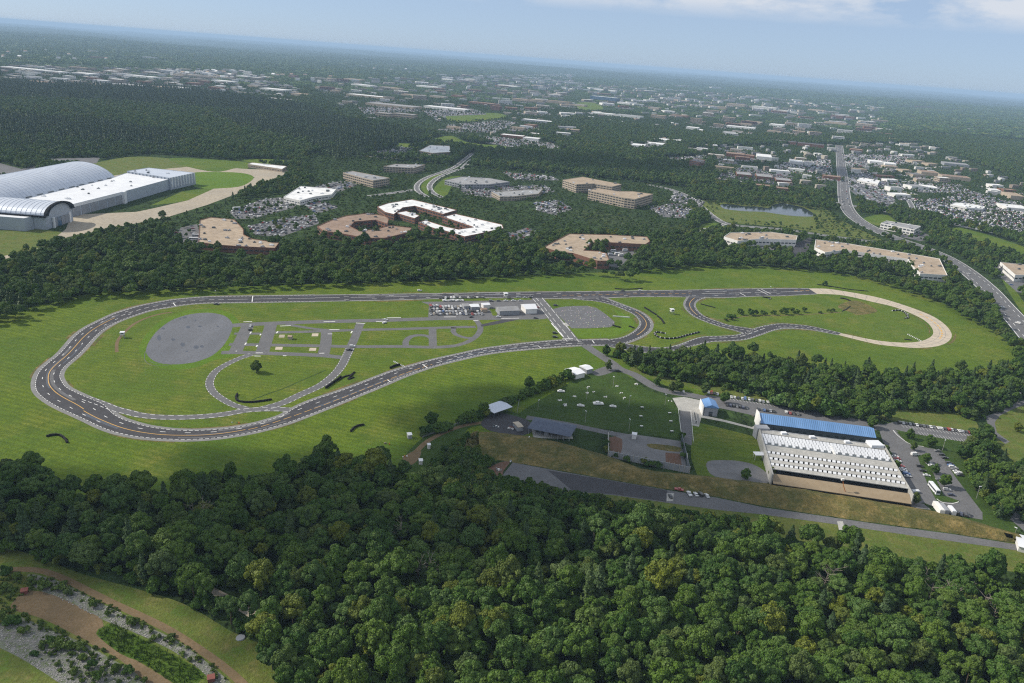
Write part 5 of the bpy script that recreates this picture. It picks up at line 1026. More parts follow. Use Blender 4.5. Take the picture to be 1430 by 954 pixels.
for i,(px,py,rz,c) in enumerate([(856,352,.4,'metal_white'),(862,356,.3,'metal_white'),(873,351,.2,'metal_white'),(880,350,.1,'metal_white'),(867,358,.5,'wall_white'),(852,357,.5,'metal_white'),(888,349,1.4,'metal_white')]): coach('box_truck', 'white delivery truck, %s from the left of seven in the tan warehouse yard' % nth([852,856,862,867,873,880,888].index(px)), 'truck', px, py, rz, 7.5, 2.4, 3.2, c).__setitem__('group','trucks in the warehouse yard')
# infield cars
for (px,py,c_,k,rz,lab) in [(350,456,'white','car',1.7,'white sedan on the first cross street'),(349,461,'black','suv',1.7,'dark SUV behind the white sedan on the first cross street'),(492,484.5,'white','suv',.2,'white SUV at the foot of the wide cross street'),(488,489.5,'black','pickup',.1,'dark pickup at the foot of the wide cross street'),(538,447,'white','car',0,'white sedan on the long upper course road'),(537,451.5,'white','car',.9,'white car on the grass below the upper road'),(586,406.5,'white','suv',.4,'pale SUV on the grass above the straight'),(696,443,'white','car',0,'white and black sedan on the road before the pit building'),(894,406.4,'white','car',0,'white sedan on the long top straight'),(870,406.8,'black','car',0,'dark sedan at the edge of the top straight'),(776,427.3,'black','suv',.1,'dark SUV at the corner of the speckled pad'),(748,444.8,'black','car',0,'dark sedan by the diagonal road mouth'),(775,466,'black','suv',.1,'dark SUV, upper of two by the lower straight'),(775,471.5,'black','suv',.1,'dark SUV, lower of two by the lower straight'),(863,519,'black','suv',.15,'dark SUV on the access road bend'),(658,443.3,'black','car',.6,'small dark car at the spur top'),(750,430,'red','car',.4,'red and white car beside the white pit building'),(302.5,425.6,'black','pickup',0,'dark pickup inside the top of the western loop')]:
    x, y = at(px,py); put(k, x, y, rz, c_, lab)
# pit rows and compound
row((619,420.5),(646,420.0),9,'the front white pit row',['white','white','white','silver'],kinds=('car','suv'),detail=False)
row((614,416.8),(674,415.8),16,'the back pit row along the straight',['black','black','white','black','white','white','black','white','black','black','white','black','black','white','black','grey'],detail=False)
row((686,421),(727,420.3),5,'the spaced row before the grass island',['grey','black','white','white','silver'],ang=0)
row((724,416),(742,416.5),3,'the pit exit group on the island',['silver','silver','black'],detail=False,ang=0)
for r_, (yy, x0, x1, n) in enumerate([(427.5,602,610,3),(429.5,602,652,13),(432.5,602,657,14),(436,601,672,17),(439.6,602,673,17)]):
    row((x0,yy),(x1,yy-.5),n,'the %s row of the crowded pit compound' % ORD[r_],['white','grey','black','white','dark blue','silver','black','white','red','silver','white','blue','black','tan','white','black','silver'],kinds=('car','suv','pickup'),detail=False,jit=.5,group='cars packed in the pit compound')
# mid-distance rows up to the three hundred largest
for (p0,p1,n,ph) in [((247,322),(244,336),5,'the small car park left of the tan office'),((268,316),(272,326),4,'the bays against the tan office'),((328,299),(405,279),14,'the long lot behind the tan office'),((1192,353.5),(1256,364),17,'the row along the long warehouse'),((1256,324),(1282,329),9,'the front row of the white office'),((1376,372),(1412,398),8,'the car park at the right edge')]:
    row(p0,p1,n,ph,detail=False)
n_named_cars = NCARS
# the prototypes themselves become real vehicles
for k,(px,py,rz,c_,lab) in {'car':(1390,379,-.8,'grey','grey sedan leaving the right edge car park'),'suv':(1400,430,2.25,'white','white SUV on the avenue at the right'),'pickup':(1352,383,2.3,'silver','silver pickup driving on the avenue'),'van':(1421,452,2.3,'white','white van low on the avenue')}.items():
    p = PROTO[k]; x, y = at(px,py); p.location = (x,y,.1); p.rotation_euler = (0,0,rz); p['label'] = lab
    for ch in p.children: ch.color = (*CW[c_],1)
# ------------------------------------------------------------------ small things on the field
def tyre_wall(px, label, rows=2, r=.42, group=None, white=False):
    C = cat_rom(ats(px), 1.0); n = max(3, int(plen(C)/.86)); P = resample(C, n); m_ = MB()
    for i, p in enumerate(P):
        for z in range(rows):
            jx, jy = rnd.uniform(-.15,.15), rnd.uniform(-.15,.15); m_.cyl((p[0]+jx,p[1]+jy,z*.42+.03),(p[0]+jx,p[1]+jy,z*.42+.43),r*rnd.uniform(1.1,1.5),n=8,m=1 if white and i % 5 == 0 else 0)
            if rnd.random() < .5: m_.cyl((p[0]+rnd.uniform(-.8,.8),p[1]+rnd.uniform(.3,.9),.03),(p[0]+rnd.uniform(-.8,.8),p[1]+rnd.uniform(.3,.9),.5),r,n=7)
    o = m_.obj('tyre_wall', ['rubber','white_paint']); return tag(o, label, 'tyre wall', group)
tyre_wall([(66,610),(74,608.3),(83,608.5),(90,613),(93.5,618.5)], 'curved black tyre wall on the grass outside the left bend', 3)
tyre_wall([(331.5,551),(329.5,555),(331,559.5),(337,562),(350,562.5),(365,561),(378,559)], 'hooked black tyre wall at the bottom of the small loop', 3)
tyre_wall([(455,542.5),(462,537.5),(470,532),(476,527.5)], 'thick black tyre wall beside the curving grey road', 4)
tyre_wall([(474,531),(480,527),(490,524),(495,520.5),(486,530),(494,527.5)], 'untidy heap of tyres and brush by the curving road', 2)
tyre_wall([(490,603),(494,598.5),(500,595.5),(507,594)], 'short curved tyre wall on the grass above the woods', 3)
tyre_wall([(545,515),(551,512),(558,510.5)], 'tyre stack beside the dashed marker posts on the lower straight', 4)
tyre_wall([(929,466.5),(917,464.5),(914,467),(920,471.5),(930,473.5),(945,472.5),(960,468.5),(976,464.5)], 'long hooked tyre wall inside the middle green', 3, white=True)
tyre_wall([(900,430),(908,435),(916,440)], 'upper tyre wall on the slope near the white watch hut', 3)
tyre_wall([(918,442),(923,446),(927,452)], 'lower tyre wall on the slope near the white watch hut', 3)
tyre_wall([(979,425),(988,427.5),(998,430)], 'tyre wall at the start of the eastern infield', 2)
tyre_wall([(859,403.5),(872,404.3),(884,404),(897,403)], 'long tyre wall on the far side of the top straight', 2)
tyre_wall([(1142,397.5),(1155,399.5),(1170,402),(1190,405),(1212,407)], 'long thin tyre wall outside the concrete turn', 2)
tyre_wall([(1174,417),(1180,418),(1187,420.5)], 'tyre wall at the top of the eastern infield', 3)
tyre_wall([(1176,435),(1182,432),(1187,428)], 'faint tyre wall in the eastern infield', 1)
tyre_wall([(856,455),(862,457),(866,458)], 'tyre heap below the speckled pad', 3)
tyre_wall([(879,456.5),(885,458.5)], 'tyre heap inside the hairpin', 3)
tyre_wall([(1246,434.5),(1256,434),(1264,437.5),(1268,444),(1264,445)], 'black tyre stacks beside the concrete turn', 3, white=True)
tyre_wall([(1264,474.2),(1272,475.5)], 'small tyre heap inside the concrete turn', 2)
tyre_wall([(1066,415.5),(1076,417)], 'tyre stack below the double white lines of the straight', 3)
def markers(p0, p1, n, label):
    A, B = Vector(at(*p0)), Vector(at(*p1)); m_ = MB()
    for k in range(n): p = A+(B-A)*(k/(n-1)); m_.box((p.x,p.y,.03),(1.0,.8,.8),.3,0,.8)
    return tag(m_.obj('barrier_row', ['white_paint']), label, 'barrier')
markers((550,505.5),(565,513),9,'row of white barrier blocks by the lower straight'); markers((1268,467.5),(1286,476.5),9,'row of white barrier blocks inside the concrete turn'); markers((1256,433),(1268,439),5,'white barrier blocks among tyres by the concrete turn')
for (px,py,L,lab) in [(867.5,443,17,'long low white board on the grass inside the hairpin')]:
    x,y = at(px,py); m_ = MB(); m_.box((0,0,.02),(L,.6,1.0)); o = m_.obj('board', ['white_paint']); o.location = (x,y,0); tag(o, lab, 'board')
def hut(px, py, label, s=1.0):
    x, y = at(px, py); r = thing('watch_hut', label, 'hut', (x,y,0), .3); 
    for sx_ in (-1.3,1.3):
        for sy_ in (-1.3,1.3): m_ = MB(); m_.cyl((sx_*s,sy_*s,0),(sx_*s,sy_*s,4.2*s),.16,n=6); m_.obj('leg', ['wall_grey'], r)
    m_ = MB(); m_.box((0,0,2.6*s),(3.2*s,3.2*s,2.1*s)); m_.obj('cabin', ['wall_white'], r); m_ = MB(); m_.box((0,0,4.7*s),(3.9*s,3.9*s,.35),0,0,.92); m_.obj('roof', ['metal_white'], r)
    for a in range(4): m_ = MB(); m_.box((math.cos(a*math.pi/2)*1.61*s,math.sin(a*math.pi/2)*1.61*s,3.6*s),(.06,2.2*s,.8) if a % 2 == 0 else (2.2*s,.06,.8)); m_.obj('window', ['glass_dark'], r)
    m_ = MB(); m_.cyl((1.9*s,-1.9*s,0),(.9*s,-1.7*s,2.7*s),.2,n=5); m_.obj('ladder', ['wall_grey'], r); return r
hut(171.5,471.5,'white watch hut on stilts in the western infield'); hut(938,438.5,'white watch hut on the slope of the middle green',1.1)
hut(706,416.5,'grey control tower by the pit island',1.15)
def pole(px, py, h, label, arms=0, group=None, cat='pole', name='light_pole'):
    x, y = at(px, py); r = thing(name, label, cat, (x,y,0), rnd.uniform(0,3), group); m_ = MB(); m_.cyl((0,0,0),(0,0,h),.13,.09,6); m_.obj('shaft', ['concrete_pale'], r)
    m_ = MB(); m_.box((.4,0,h-.1),(1.5,.45,.28)); m_.obj('lamp_head', ['metal_white'], r)
    return r
for i,(px,py,h,w) in enumerate([(856,541,9,'at the top of the lawn'),(819,557.5,9,'between the lawn wrecks'),(878,568.5,9,'right of the lawn wrecks'),(817,590.5,9,'near the lower edge of the lawn'),(878,602,9,'by the walled pit'),(928.5,566,9,'at the right corner of the lawn'),(751,573,8,'behind the slate pavilion'),(738,620,5,'left of the slate pavilion'),(1163,578,8,'behind the blue roof'),(1123,577,8,'left of the round hedge'),(1363,697,9,'in the grass bank right of the car park'),(1421,563,9,'by the right hand road'),(1316,629,8,'on the grass island'),(1415,752,7,'at the foot of the bank near the right edge'),(1062,551,7,'on the strip above the bays'),(302,417.5,8,'beside the top straight at the left'),(1075,411,9,'beside the double white lines')]): pole(px,py,h,'thin grey light pole '+w)
# shot-up wrecks on the lawn
def wreck(px, py, rz, label, full=True, s=1.0, tilt=0.0):
    x, y = at(px,py); r = thing('wreck', label, 'wreck', (x,y,.05), rz, 'white wrecks on the lawn'); r.scale = (s,s,s)
    if full:
        P = [(-2.35,.3),(-2.35,.85),(-1.7,1.0),(-1.1,1.4),(.2,1.42),(1.0,1.0),(2.2,.8),(2.35,.3)]; shell(P, .9, 'body', r, 'white_paint')
        m_ = MB(); m_.box((-.4,0,1.0),(1.9,1.56,.3)); m_.obj('window', ['void_black'], r)
    else:
        m_ = MB()
        for k in range(6):
            m_.box((rnd.uniform(-1.7,1.7),rnd.uniform(-1,1),0),(rnd.uniform(.7,2.0),rnd.uniform(.3,1.0),rnd.uniform(.25,.9)),rnd.uniform(0,3),0,.7)
        m_.obj('body', ['white_paint'], r); m_ = MB(); m_.box((rnd.uniform(-1,1),.6,0),(1,.4,.5),1); m_.obj('debris', ['metal_dark'], r)
    return r
for (px,py,rz,full,s,lab) in [(783.5,547.5,.1,True,1.25,'whole pale car wreck at the left edge of the lawn'),(835.5,565,.15,True,1.7,'biggest white car wreck lying at the centre of the lawn'),(811,567.5,0,True,1.2,'low white wreck left of the biggest one'),(856,568.5,0,True,1.1,'flat white wreck right of the biggest one'),(783,559.5,.5,False,1,'heap of white wreckage, upper of two at the lawn left'),(789,566,1.2,False,1.2,'white wreck on its side, lower of two at the lawn left'),(802.5,554,.4,False,.9,'thin twisted white wreckage right of the whole car'),(845,554.5,0,False,.8,'small bright white slab above the biggest wreck'),(867,549,.3,False,.8,'small white wreck near the top right of the lawn'),(872,556.5,1.5,False,1,'upright white wreck at the right of the lawn'),(890.5,537,-.4,False,1.1,'white wreckage at the access road edge'),(829,547.5,.8,False,.6,'tiny white scrap in the upper lawn'),(820,549,1.3,False,.9,'upright white scrap beside a pole'),(861,539.5,.2,False,.7,'dark and white scrap below the lawn top pole'),(822,540.5,.1,False,.6,'faint white scrap near the shelters')]: wreck(px,py,rz,lab,full,s)
for i,(px,py) in enumerate([(896.5,570.5),(894.8,583),(895.6,597),(935,578.5),(936.5,590),(938,604)]):
    x,y = at(px,py); r = thing('target_stand', 'white topped target stand, %s in the %s column on the lawn' % (['top','middle','bottom'][i%3], ['left','right'][i//3]), 'target stand', (x,y,0), .15, 'target stands on the lawn')
    m_ = MB(); m_.box((0,0,1.15),(2.2,1.1,.22)); m_.obj('top', ['white_paint'], r)
    for sx_ in (-.9,.9): m_ = MB(); m_.box((sx_,0,0),(.2,.9,1.15)); m_.obj('leg', ['metal_dark'], r)
# yard clutter
for (px,py,mats,lab,n,s) in [(693,596,['wall_white','metal_dark'],'white scrap pile on the dark gravel yard',6,1.0),(714,598.5,['wall_white','rust_red'],'white and rusty scrap pile right of the first one',7,1.0),(697,657,['wall_white','stone'],'pile of pale rubble at the red earth',14,.8),(711,644.5,['wall_white','wall_grey'],'white boards at the end of the rifle range',5,.8),(658,583.5,['rust_red','metal_dark'],'rusty red wagon by the hedge',4,1.1),(540.5+.0,620,['dead_wood','orange_paint'],'pair of logs on the shaded grass',3,.8),(566,638,['white_paint','orange_paint'],'two white drums on the shaded grass',3,.7),(1040,548,['wall_grey','dead_wood'],'grey rock monument on the strip above the bays',8,.9),(1192,567,['wall_white','stone'],'pale stone marker by the woods',4,.7),(954,547.5,['wall_white','metal_white'],'white gate barrier beside the access road',3,1.0),(936,560.5,['white_paint','metal_dark'],'small white cart at the lane head',4,.7),(972,589,['metal_dark','white_paint'],'dark equipment racks beside the lane',6,.8),(1053,581,['dead_wood','metal_dark'],'tables stacked on the pale patio',6,.9),(853,603.5,['metal_dark','wall_grey'],'dark scrap at the corner of the walled pit',4,.7),(761,602,['rust_red','wall_white'],'picnic tables beside the pavilion',4,.8),(326,590.5,['green_paint','white_paint'],'small green kart on the lower verge',2,.7),(334,591.5,['orange_paint','metal_dark'],'small orange kart on the lower verge',2,.8),(1076,418,['metal_dark','wall_white'],'signal box and gear beside the straight',4,.9),(741,412.5,['metal_dark','white_paint'],'start gear at the mouth of the diagonal road',4,.7)]:
    x,y = at(px,py); m_ = MB()
    for k in range(n): m_.box((rnd.uniform(-2.2,2.2)*s,rnd.uniform(-1.3,1.3)*s,.05),(rnd.uniform(.6,1.9)*s,rnd.uniform(.5,1.2)*s,rnd.uniform(.4,1.4)*s),rnd.uniform(0,3),k%2,.8)
    nm = 'kart' if 'kart' in lab else 'gate_barrier' if 'gate' in lab else 'wagon' if 'wagon' in lab else 'scrap_pile'
    o = m_.obj(nm, mats); o.location = (x,y,.03); tag(o, lab, nm.replace('_',' '))
for (px,py,lab) in [(34.5,828,'rusty square drain box on the bare earth'),(295,950,'rusty square drain box at the bottom edge')]:
    x,y = at(px,py); r = thing('drain_box', lab, 'drain box', (x,y,0), .4); m_ = MB(); m_.box((0,0,0),(2.6,2.6,1.6)); m_.obj('body', ['rust_red'], r); m_ = MB(); m_.box((0,0,1.6),(3,3,.25)); m_.obj('lid', ['rust_red'], r)
x,y = at(336,891); m_ = MB(); m_.cyl((0,0,0),(0,0,.5),2.0,1.8,16); o = m_.obj('manhole', ['wall_grey']); o.location = (x,y,0); tag(o, 'round pale concrete manhole beside the near woods', 'manhole')
# entry sign wall by the avenue etc.
x,y = at(1012,312); 
# cloud banks over the land on the sunward side; their soft shadows fall on the range, the near woods and the far woods
CL = []
def cloud(gpx, rx, ry, alt=900.0, n=26, label='cumulus cloud drifting outside the left of the view'):
    gx, gy = at(*gpx); t = alt/sd.z; cx, cy = gx+sd.x*t, gy+sd.y*t; V = []; Fc = []
    for k in range(n):
        a_, q = rnd.uniform(0,2*math.pi), rnd.random()**.55; px_, py_ = cx+math.cos(a_)*q*rx, cy+math.sin(a_)*q*ry; rr = (.45*(1-q)+.22)*min(rx,ry)*rnd.uniform(.8,1.25); pz = alt+rnd.uniform(-.15,.5)*rr*.7
        bm = bmesh.new(); bmesh.ops.create_icosphere(bm, subdivisions=3, radius=rr); n0 = len(V)
        for v in bm.verts:
            w = v.co.normalized(); s = 1+.13*math.sin(w.x*5+k)+.1*math.sin(w.y*7+w.z*4+k*2); V.append((px_+v.co.x*s, py_+v.co.y*s, pz+v.co.z*s*.55))
        Fc += [tuple(v.index+n0 for v in f.verts) for f in bm.faces]; bm.free()
    o = obj('cloud', V, Fc, 'cloud_white', smooth=True); tag(o, label, None, None, 'stuff'); return o
cloud((820,620),135,90, label='wide cumulus whose shadow lies on the firing range')
cloud((480,720),150,70, label='long cumulus whose shadow lies on the near woods')
cloud((1000,705),70,34, 900, 12, 'ragged cumulus whose shadow lies by the covered range')
cloud((120,730),90,50, 900, 14, 'small cumulus whose shadow lies on the lower left woods')
cloud((130,885),70,42, 900, 8, 'thin cumulus whose shadow lies on the lower left corner')
cloud((760,225),420,170, 1100, 26, 'broad cumulus whose shadow darkens the central woods')
cloud((1120,235),330,120, 1100, 20, 'broad cumulus whose shadow darkens the shops')
cloud((1370,192),500,200, 1200, 20, 'distant cumulus over the right plain')
# ------------------------------------------------------------------ trees
def crown_mesh(name, seed, Rr, Hc, z0, nl, nleaf, size, mat, top=.55, squash=1.0, zmin=-.45, fine=False):
    """leaf-clump quads on overlapping lobes; uneven outline with gaps between lobes"""
    g = np.random.default_rng(seed); lob = []; t = 0
    while len(lob) < nl and t < 4000:
        t += 1; d = g.normal(size=3); d /= np.linalg.norm(d)
        if d[2] < zmin: continue
        k = g.uniform(.35,.86) if len(lob) > 3 else g.uniform(0,.4); r = Rr*(g.uniform(.17,.34) if fine else g.uniform(.26,.44))*(1.1-.35*k)
        c = np.array([d[0]*Rr*k*(1-.25*max(0,d[2])), d[1]*Rr*k*(1-.25*max(0,d[2])), z0+Hc*(.5+.5*d[2]*k)]); lob.append((c, r, g.uniform(0,.35) if g.random() < .45 else 0.0))
    C = np.array([l[0] for l in lob]); RR = np.array([l[1] for l in lob]); VV = []; TT = []
    for c, r, tint in lob:
        d = g.normal(size=(nleaf,3)); d /= np.linalg.norm(d,axis=1,keepdims=True); o = c-np.array([0,0,z0+Hc*.42]); o /= max(np.linalg.norm(o),.1)
        d = d+o*.55+np.array([0,0,.25]); d /= np.linalg.norm(d,axis=1,keepdims=True)
        p = c+d*r*g.uniform(.78,1.12,(nleaf,1))*np.array([1,1,.9*squash])
        dist = np.linalg.norm(p[:,None,:]-C[None],axis=2)/RR[None]; keep = (dist < .68).sum(1) == 0; p, d = p[keep], d[keep]; n = len(p)
        if n == 0: continue
        nn = d+g.normal(size=(n,3))*.42; nn /= np.linalg.norm(nn,axis=1,keepdims=True); a = np.cross(nn, g.normal(size=(n,3))); a /= np.maximum(np.linalg.norm(a,axis=1,keepdims=True),1e-4); b_ = np.cross(nn,a)
        s = (size*g.uniform(.6,1.25,(n,1))); q = np.stack([p-a*s-b_*s*.7, p+a*s-b_*s*.7+nn*s*.25, p+a*s*.8+b_*s*.7, p-a*s*.8+b_*s*.7-nn*s*.2],1)
        VV.append(q.reshape(-1,3)); TT.append(np.full(n*4, tint))
    V = np.concatenate(VV); T = np.concatenate(TT); nv = len(V); nf = nv//4
    me = bpy.data.meshes.new(name); me.vertices.add(nv); me.vertices.foreach_set('co', V.ravel()); me.loops.add(nv); me.loops.foreach_set('vertex_index', np.arange(nv)); me.polygons.add(nf)
    me.polygons.foreach_set('loop_start', np.arange(0,nv,4)); me.materials.append(MT[mat]); me.update(calc_edges=True)
    at_ = me.attributes.new('tint','FLOAT','POINT'); at_.data.foreach_set('value', T.astype(np.float32)); return me
def pine_mesh(name, seed, Rr, H, n, size):
    g = np.random.default_rng(seed); t = g.random(n)**.8; z = H*(.22+.78*t); r = Rr*(1-t)**.75*np.sqrt(g.random(n))*(.75+.35*np.sin(z*2.1))+.1; a_ = g.uniform(0,2*np.pi,n)
    p = np.c_[r*np.cos(a_), r*np.sin(a_), z-r*.25]; d = np.c_[np.cos(a_), np.sin(a_), np.full(n,.9)]+g.normal(size=(n,3))*.5; d /= np.linalg.norm(d,axis=1,keepdims=True)
    a = np.cross(d, g.normal(size=(n,3))); a /= np.linalg.norm(a,axis=1,keepdims=True); b_ = np.cross(d,a); s = size*g.uniform(.6,1.2,(n,1))
    V = np.stack([p-a*s-b_*s*.6, p+a*s-b_*s*.6, p+a*s*.7+b_*s*.6, p-a*s*.7+b_*s*.6],1).reshape(-1,3); nv = len(V); me = bpy.data.meshes.new(name); me.vertices.add(nv); me.vertices.foreach_set('co', V.ravel()); me.loops.add(nv); me.loops.foreach_set('vertex_index', np.arange(nv)); me.polygons.add(nv//4)
    me.polygons.foreach_set('loop_start', np.arange(0,nv,4)); me.materials.append(MT['needles']); me.update(calc_edges=True); return me
def trunk_mesh(name, seed, H, r, mat='bark', limbs=5):
    rr = random.Random(seed); m_ = MB(); a = (0,0,-.3); lean = (rr.uniform(-.4,.4), rr.uniform(-.4,.4))
    b_ = (lean[0],lean[1],H*.45); c_ = (lean[0]*1.8,lean[1]*1.8,H*.85); m_.cyl(a,b_,r,r*.7,7); m_.cyl(b_,c_,r*.7,r*.25,6)
    for k in range(limbs):
        t = rr.uniform(.35,.75); an = rr.uniform(0,6.28); z = H*t; l = H*.28*rr.uniform(.7,1.2); p = (lean[0]*t*2,lean[1]*t*2,z); m_.cyl(p,(p[0]+math.cos(an)*l*.8,p[1]+math.sin(an)*l*.8,z+l*.6),r*.4,r*.12,5)
    return mesh(name, m_.V, m_.F, mat)
def jitgrid(x0,x1,y0,y1,s):
    X, Y = np.meshgrid(np.arange(x0,x1,s), np.arange(y0,y1,s)); P = np.c_[X.ravel(),Y.ravel()]; return P+nrg.uniform(-.46,.46,P.shape)*s
def free(P, skip=0):
    ok = np.ones(len(P),bool)
    for E in EXCL:
        lo, hi = E.min(0), E.max(0); m_ = ok & (P[:,0] > lo[0]) & (P[:,0] < hi[0]) & (P[:,1] > lo[1]) & (P[:,1] < hi[1])
        if m_.any(): i = np.where(m_)[0]; ok[i[inpoly(P[i],E)]] = False
    return ok
NB = 7
BC = [crown_mesh('crown', 100+k, [5.6,6.4,5.0,6.9,5.9,4.6,6.2][k], [9.5,10.5,10.5,10,8.5,9.5,11.5][k], [4.5,5,5.5,5,4.5,4.5,5.5][k], [46,58,48,64,50,40,60][k], 190, .36, 'leaves', fine=True) for k in range(NB)]
LOWC = [crown_mesh('crown', 150+k, [5.2,5.8,4.6][k], [12,12.5,13.5][k], .2, [60,66,60][k], 180, .38, 'leaves', zmin=-.97, fine=True) for k in range(3)]
LOWT = trunk_mesh('trunk', 77, 11, .34)
BT = [trunk_mesh('trunk', 100+k, [13,14.5,15,14,12,13,16][k], .34) for k in range(NB)]
FC = [crown_mesh('crown', 200+k, 5.8, [8.5,9.5,10.5,9][k], 3.0, 20, 44, 1.15, 'leaves') for k in range(4)]
FP = [pine_mesh('crown', 300+k, 4.6, [16,18,17][k], 330, 1.0) for k in range(3)]
NP_ = [pine_mesh('crown', 320+k, 3.4, [15,17][k], 1500, .5) for k in range(2)]
SHB = [crown_mesh('foliage', 400+k, 1.7, [2.3,2.0,2.8][k], .1, 10, 70, .34, 'leaves') for k in range(3)]
SHBr = [crown_mesh('foliage', 420+k, 1.6, 2.0, .1, 10, 60, .32, 'leaves_bright') for k in range(2)]
CLM = [crown_mesh('tree_clump', 500+k, 30, 13, 0, 26, 22, 5.5, 'leaves', squash=.45) for k in range(3)]
trunk_far = trunk_mesh('trunk', 7, 10, .4, limbs=0)
def tree_at(x, y, s, k, label, group=None, mesh_c=None, mesh_t=None, name='broadleaf_tree', cat='tree', sz=None, mat=None):
    r = bpy.data.objects.new(name, None); COL.objects.link(r); r.location = (x,y,0); r.rotation_euler = (0,0,rnd.uniform(0,6.28)); r.scale = (s,s,(sz or s)); tag(r, label, cat, group)
    c = bpy.data.objects.new('crown', mesh_c or BC[k]); COL.objects.link(c); c.parent = r
    t = bpy.data.objects.new('trunk', mesh_t or BT[k]); COL.objects.link(t); t.parent = r
    return r
# --- woodland zones (photo outlines given at tree-top height where only the tops show)
def zone(base=None, tops=None, zt=13.0): return np.array(ats(base) if tops is None else ats(tops, zt)+ats(base))
WOOD_FRONT = zone(tops=[(-120,640),(0,641),(30,640),(60,655),(90,672),(130,670),(180,674),(230,690),(262,670),(300,650),(340,650),(380,660),(415,640),(440,618),(462,612),(480,632),(510,640),(545,632),(575,650),(600,668),(640,610),(657,596),(668,622),(690,668),(720,682),(780,692),(860,700),(930,712),(1000,722),(1080,728),(1150,746),(1210,752),(1260,766),(1330,776),(1400,788),(1440,794),(1560,806),(1950,850)], base=[(1950,1180),(1500,1040),(340,1040),(352,960),(360,915),(338,893),(310,872),(262,842),(225,828),(190,818),(150,806),(110,797),(70,785),(30,775),(-30,765),(-140,760)], zt=12.0)
WOOD_MID = zone(tops=[(856,482),(872,478),(900,486),(945,484),(985,478),(1000,487),(1050,485),(1090,494),(1150,503),(1200,508),(1260,511),(1330,512),(1380,507),(1420,498),(1500,485),(1800,540)], base=[(1800,660),(1520,575),(1440,556),(1418,563),(1398,574),(1380,588),(1352,587),(1330,579),(1280,574),(1230,572),(1200,577),(1150,570),(1100,563),(1050,553),(1000,541),(950,533),(905,524),(880,512),(862,502)], zt=10.0)
WOOD_RIGHT = zone(tops=[(1360,590),(1385,596),(1395,625),(1420,640),(1500,650),(1800,690)], base=[(1800,800),(1520,745),(1440,735),(1412,725),(1385,727),(1375,712),(1362,690),(1350,650),(1345,612)], zt=8.0)
line_w2 = ats([(-260,500),(-60,468),(0,456),(40,443),(70,431),(110,420),(160,416),(240,411),(300,409),(400,404),(500,401),(600,396),(700,391),(780,386),(830,385),(862,392),(884,394),(905,382),(960,376),(1000,374),(1060,374),(1100,377),(1150,382),(1190,388),(1250,405),(1300,424),(1345,446),(1385,470),(1404,488),(1418,505),(1440,515),(1560,560)])
BACK = np.array(line_w2+[(9000,3000),(9000,16000),(-9000,16000),(-9000,2000),(-2500,700)])
PINE_Z = [np.array(ats(p)) for p in ([(-200,116),(0,116),(240,122),(420,150),(470,165),(330,158),(150,145),(0,140),(-200,150)],[(-200,165),(0,165),(130,172),(260,195),(240,216),(0,216),(-200,216)],[(300,160),(470,168),(600,192),(560,212),(470,225),(420,200),(330,180)],[(150,345),(240,300),(350,262),(345,280),(250,320),(160,360)],[(-100,440),(0,420),(90,390),(60,420),(0,450),(-100,470)])]
SPARSE = [(np.array(ats(p)),k) for p,k in (([(420,112),(800,104),(800,165),(700,200),(620,190),(480,165)],.36),([(0,92),(340,100),(420,125),(420,140),(0,114)],.35),([(800,115),(1230,150),(1230,190),(1000,190),(800,165)],.4),([(1000,205),(1290,200),(1430,255),(1430,330),(1180,275),(1000,258)],.4),([(430,215),(800,245),(960,262),(960,330),(700,330),(440,330)],.62),([(240,290),(440,265),(440,345),(240,345)],.6),([(970,280),(1240,300),(1230,345),(1000,320)],.45))]
def wedge(P, a=38.0): return (np.abs(np.arctan2(P[:,0],P[:,1])) < R(a)) & (P[:,1] > 60)
# near woods
Pn = jitgrid(-420,640,100,640,7.7); kf = inpoly(Pn,WOOD_FRONT); km = inpoly(Pn,WOOD_MID); kr = inpoly(Pn,WOOD_RIGHT)
Pn2 = jitgrid(20,760,500,900,8.6); km2 = inpoly(Pn2,WOOD_MID)
Pn = np.r_[Pn[kf | kr], Pn2[km2]]; zone_id = np.r_[np.where(inpoly(Pn[:len(Pn)-km2.sum()],WOOD_FRONT),0,2), np.full(km2.sum(),1)]
ok = free(Pn); Pn, zone_id = Pn[ok], zone_id[ok]
sz = nrg.uniform(.55,1.2,len(Pn)); sz *= np.where(zone_id == 0,1.0,np.where(zone_id == 1,.82,.68))
# trees under the earth bank are low and scrubby
u_, v_, _ = topx(Pn[:,0],Pn[:,1],np.full(len(Pn),6.0)); low = (zone_id == 0) & (v_ < 560+.175*u_+22) & (u_ > 610) & (u_ < 1010); sz[low] *= .55
# crisp front rank for the nearest three hundred in view
u_, v_, zc = topx(Pn[:,0],Pn[:,1],12*sz); inv = (u_ > -10) & (u_ < 1440) & (v_ < 960) & (zone_id == 0) & ~low
order = np.argsort(np.where(inv, zc, 1e9)); named = order[:268]; isn = np.zeros(len(Pn),bool); isn[named] = True
LOOK = [('full rounded','leafy'),('broad domed','leafy'),('tall narrow','leafy'),('wide spreading','leafy'),('low rounded','leafy'),('slim small','leafy'),('towering','leafy')]
SRC = []
for i in named:
    k = int(nrg.integers(NB)); side = 'lower right' if u_[i] > 950 else 'lower middle' if u_[i] > 560 else 'lower left'
    lab = '%s green tree in the near woods at the %s of the photo' % (LOOK[k][0], side)
    t = tree_at(Pn[i,0], Pn[i,1], float(sz[i]*nrg.uniform(.92,1.1)), k, lab, 'trees of the near woods', sz=float(sz[i]*nrg.uniform(.82,1.35)))
    if len(SRC) <= k or True: SRC.append((k, t))
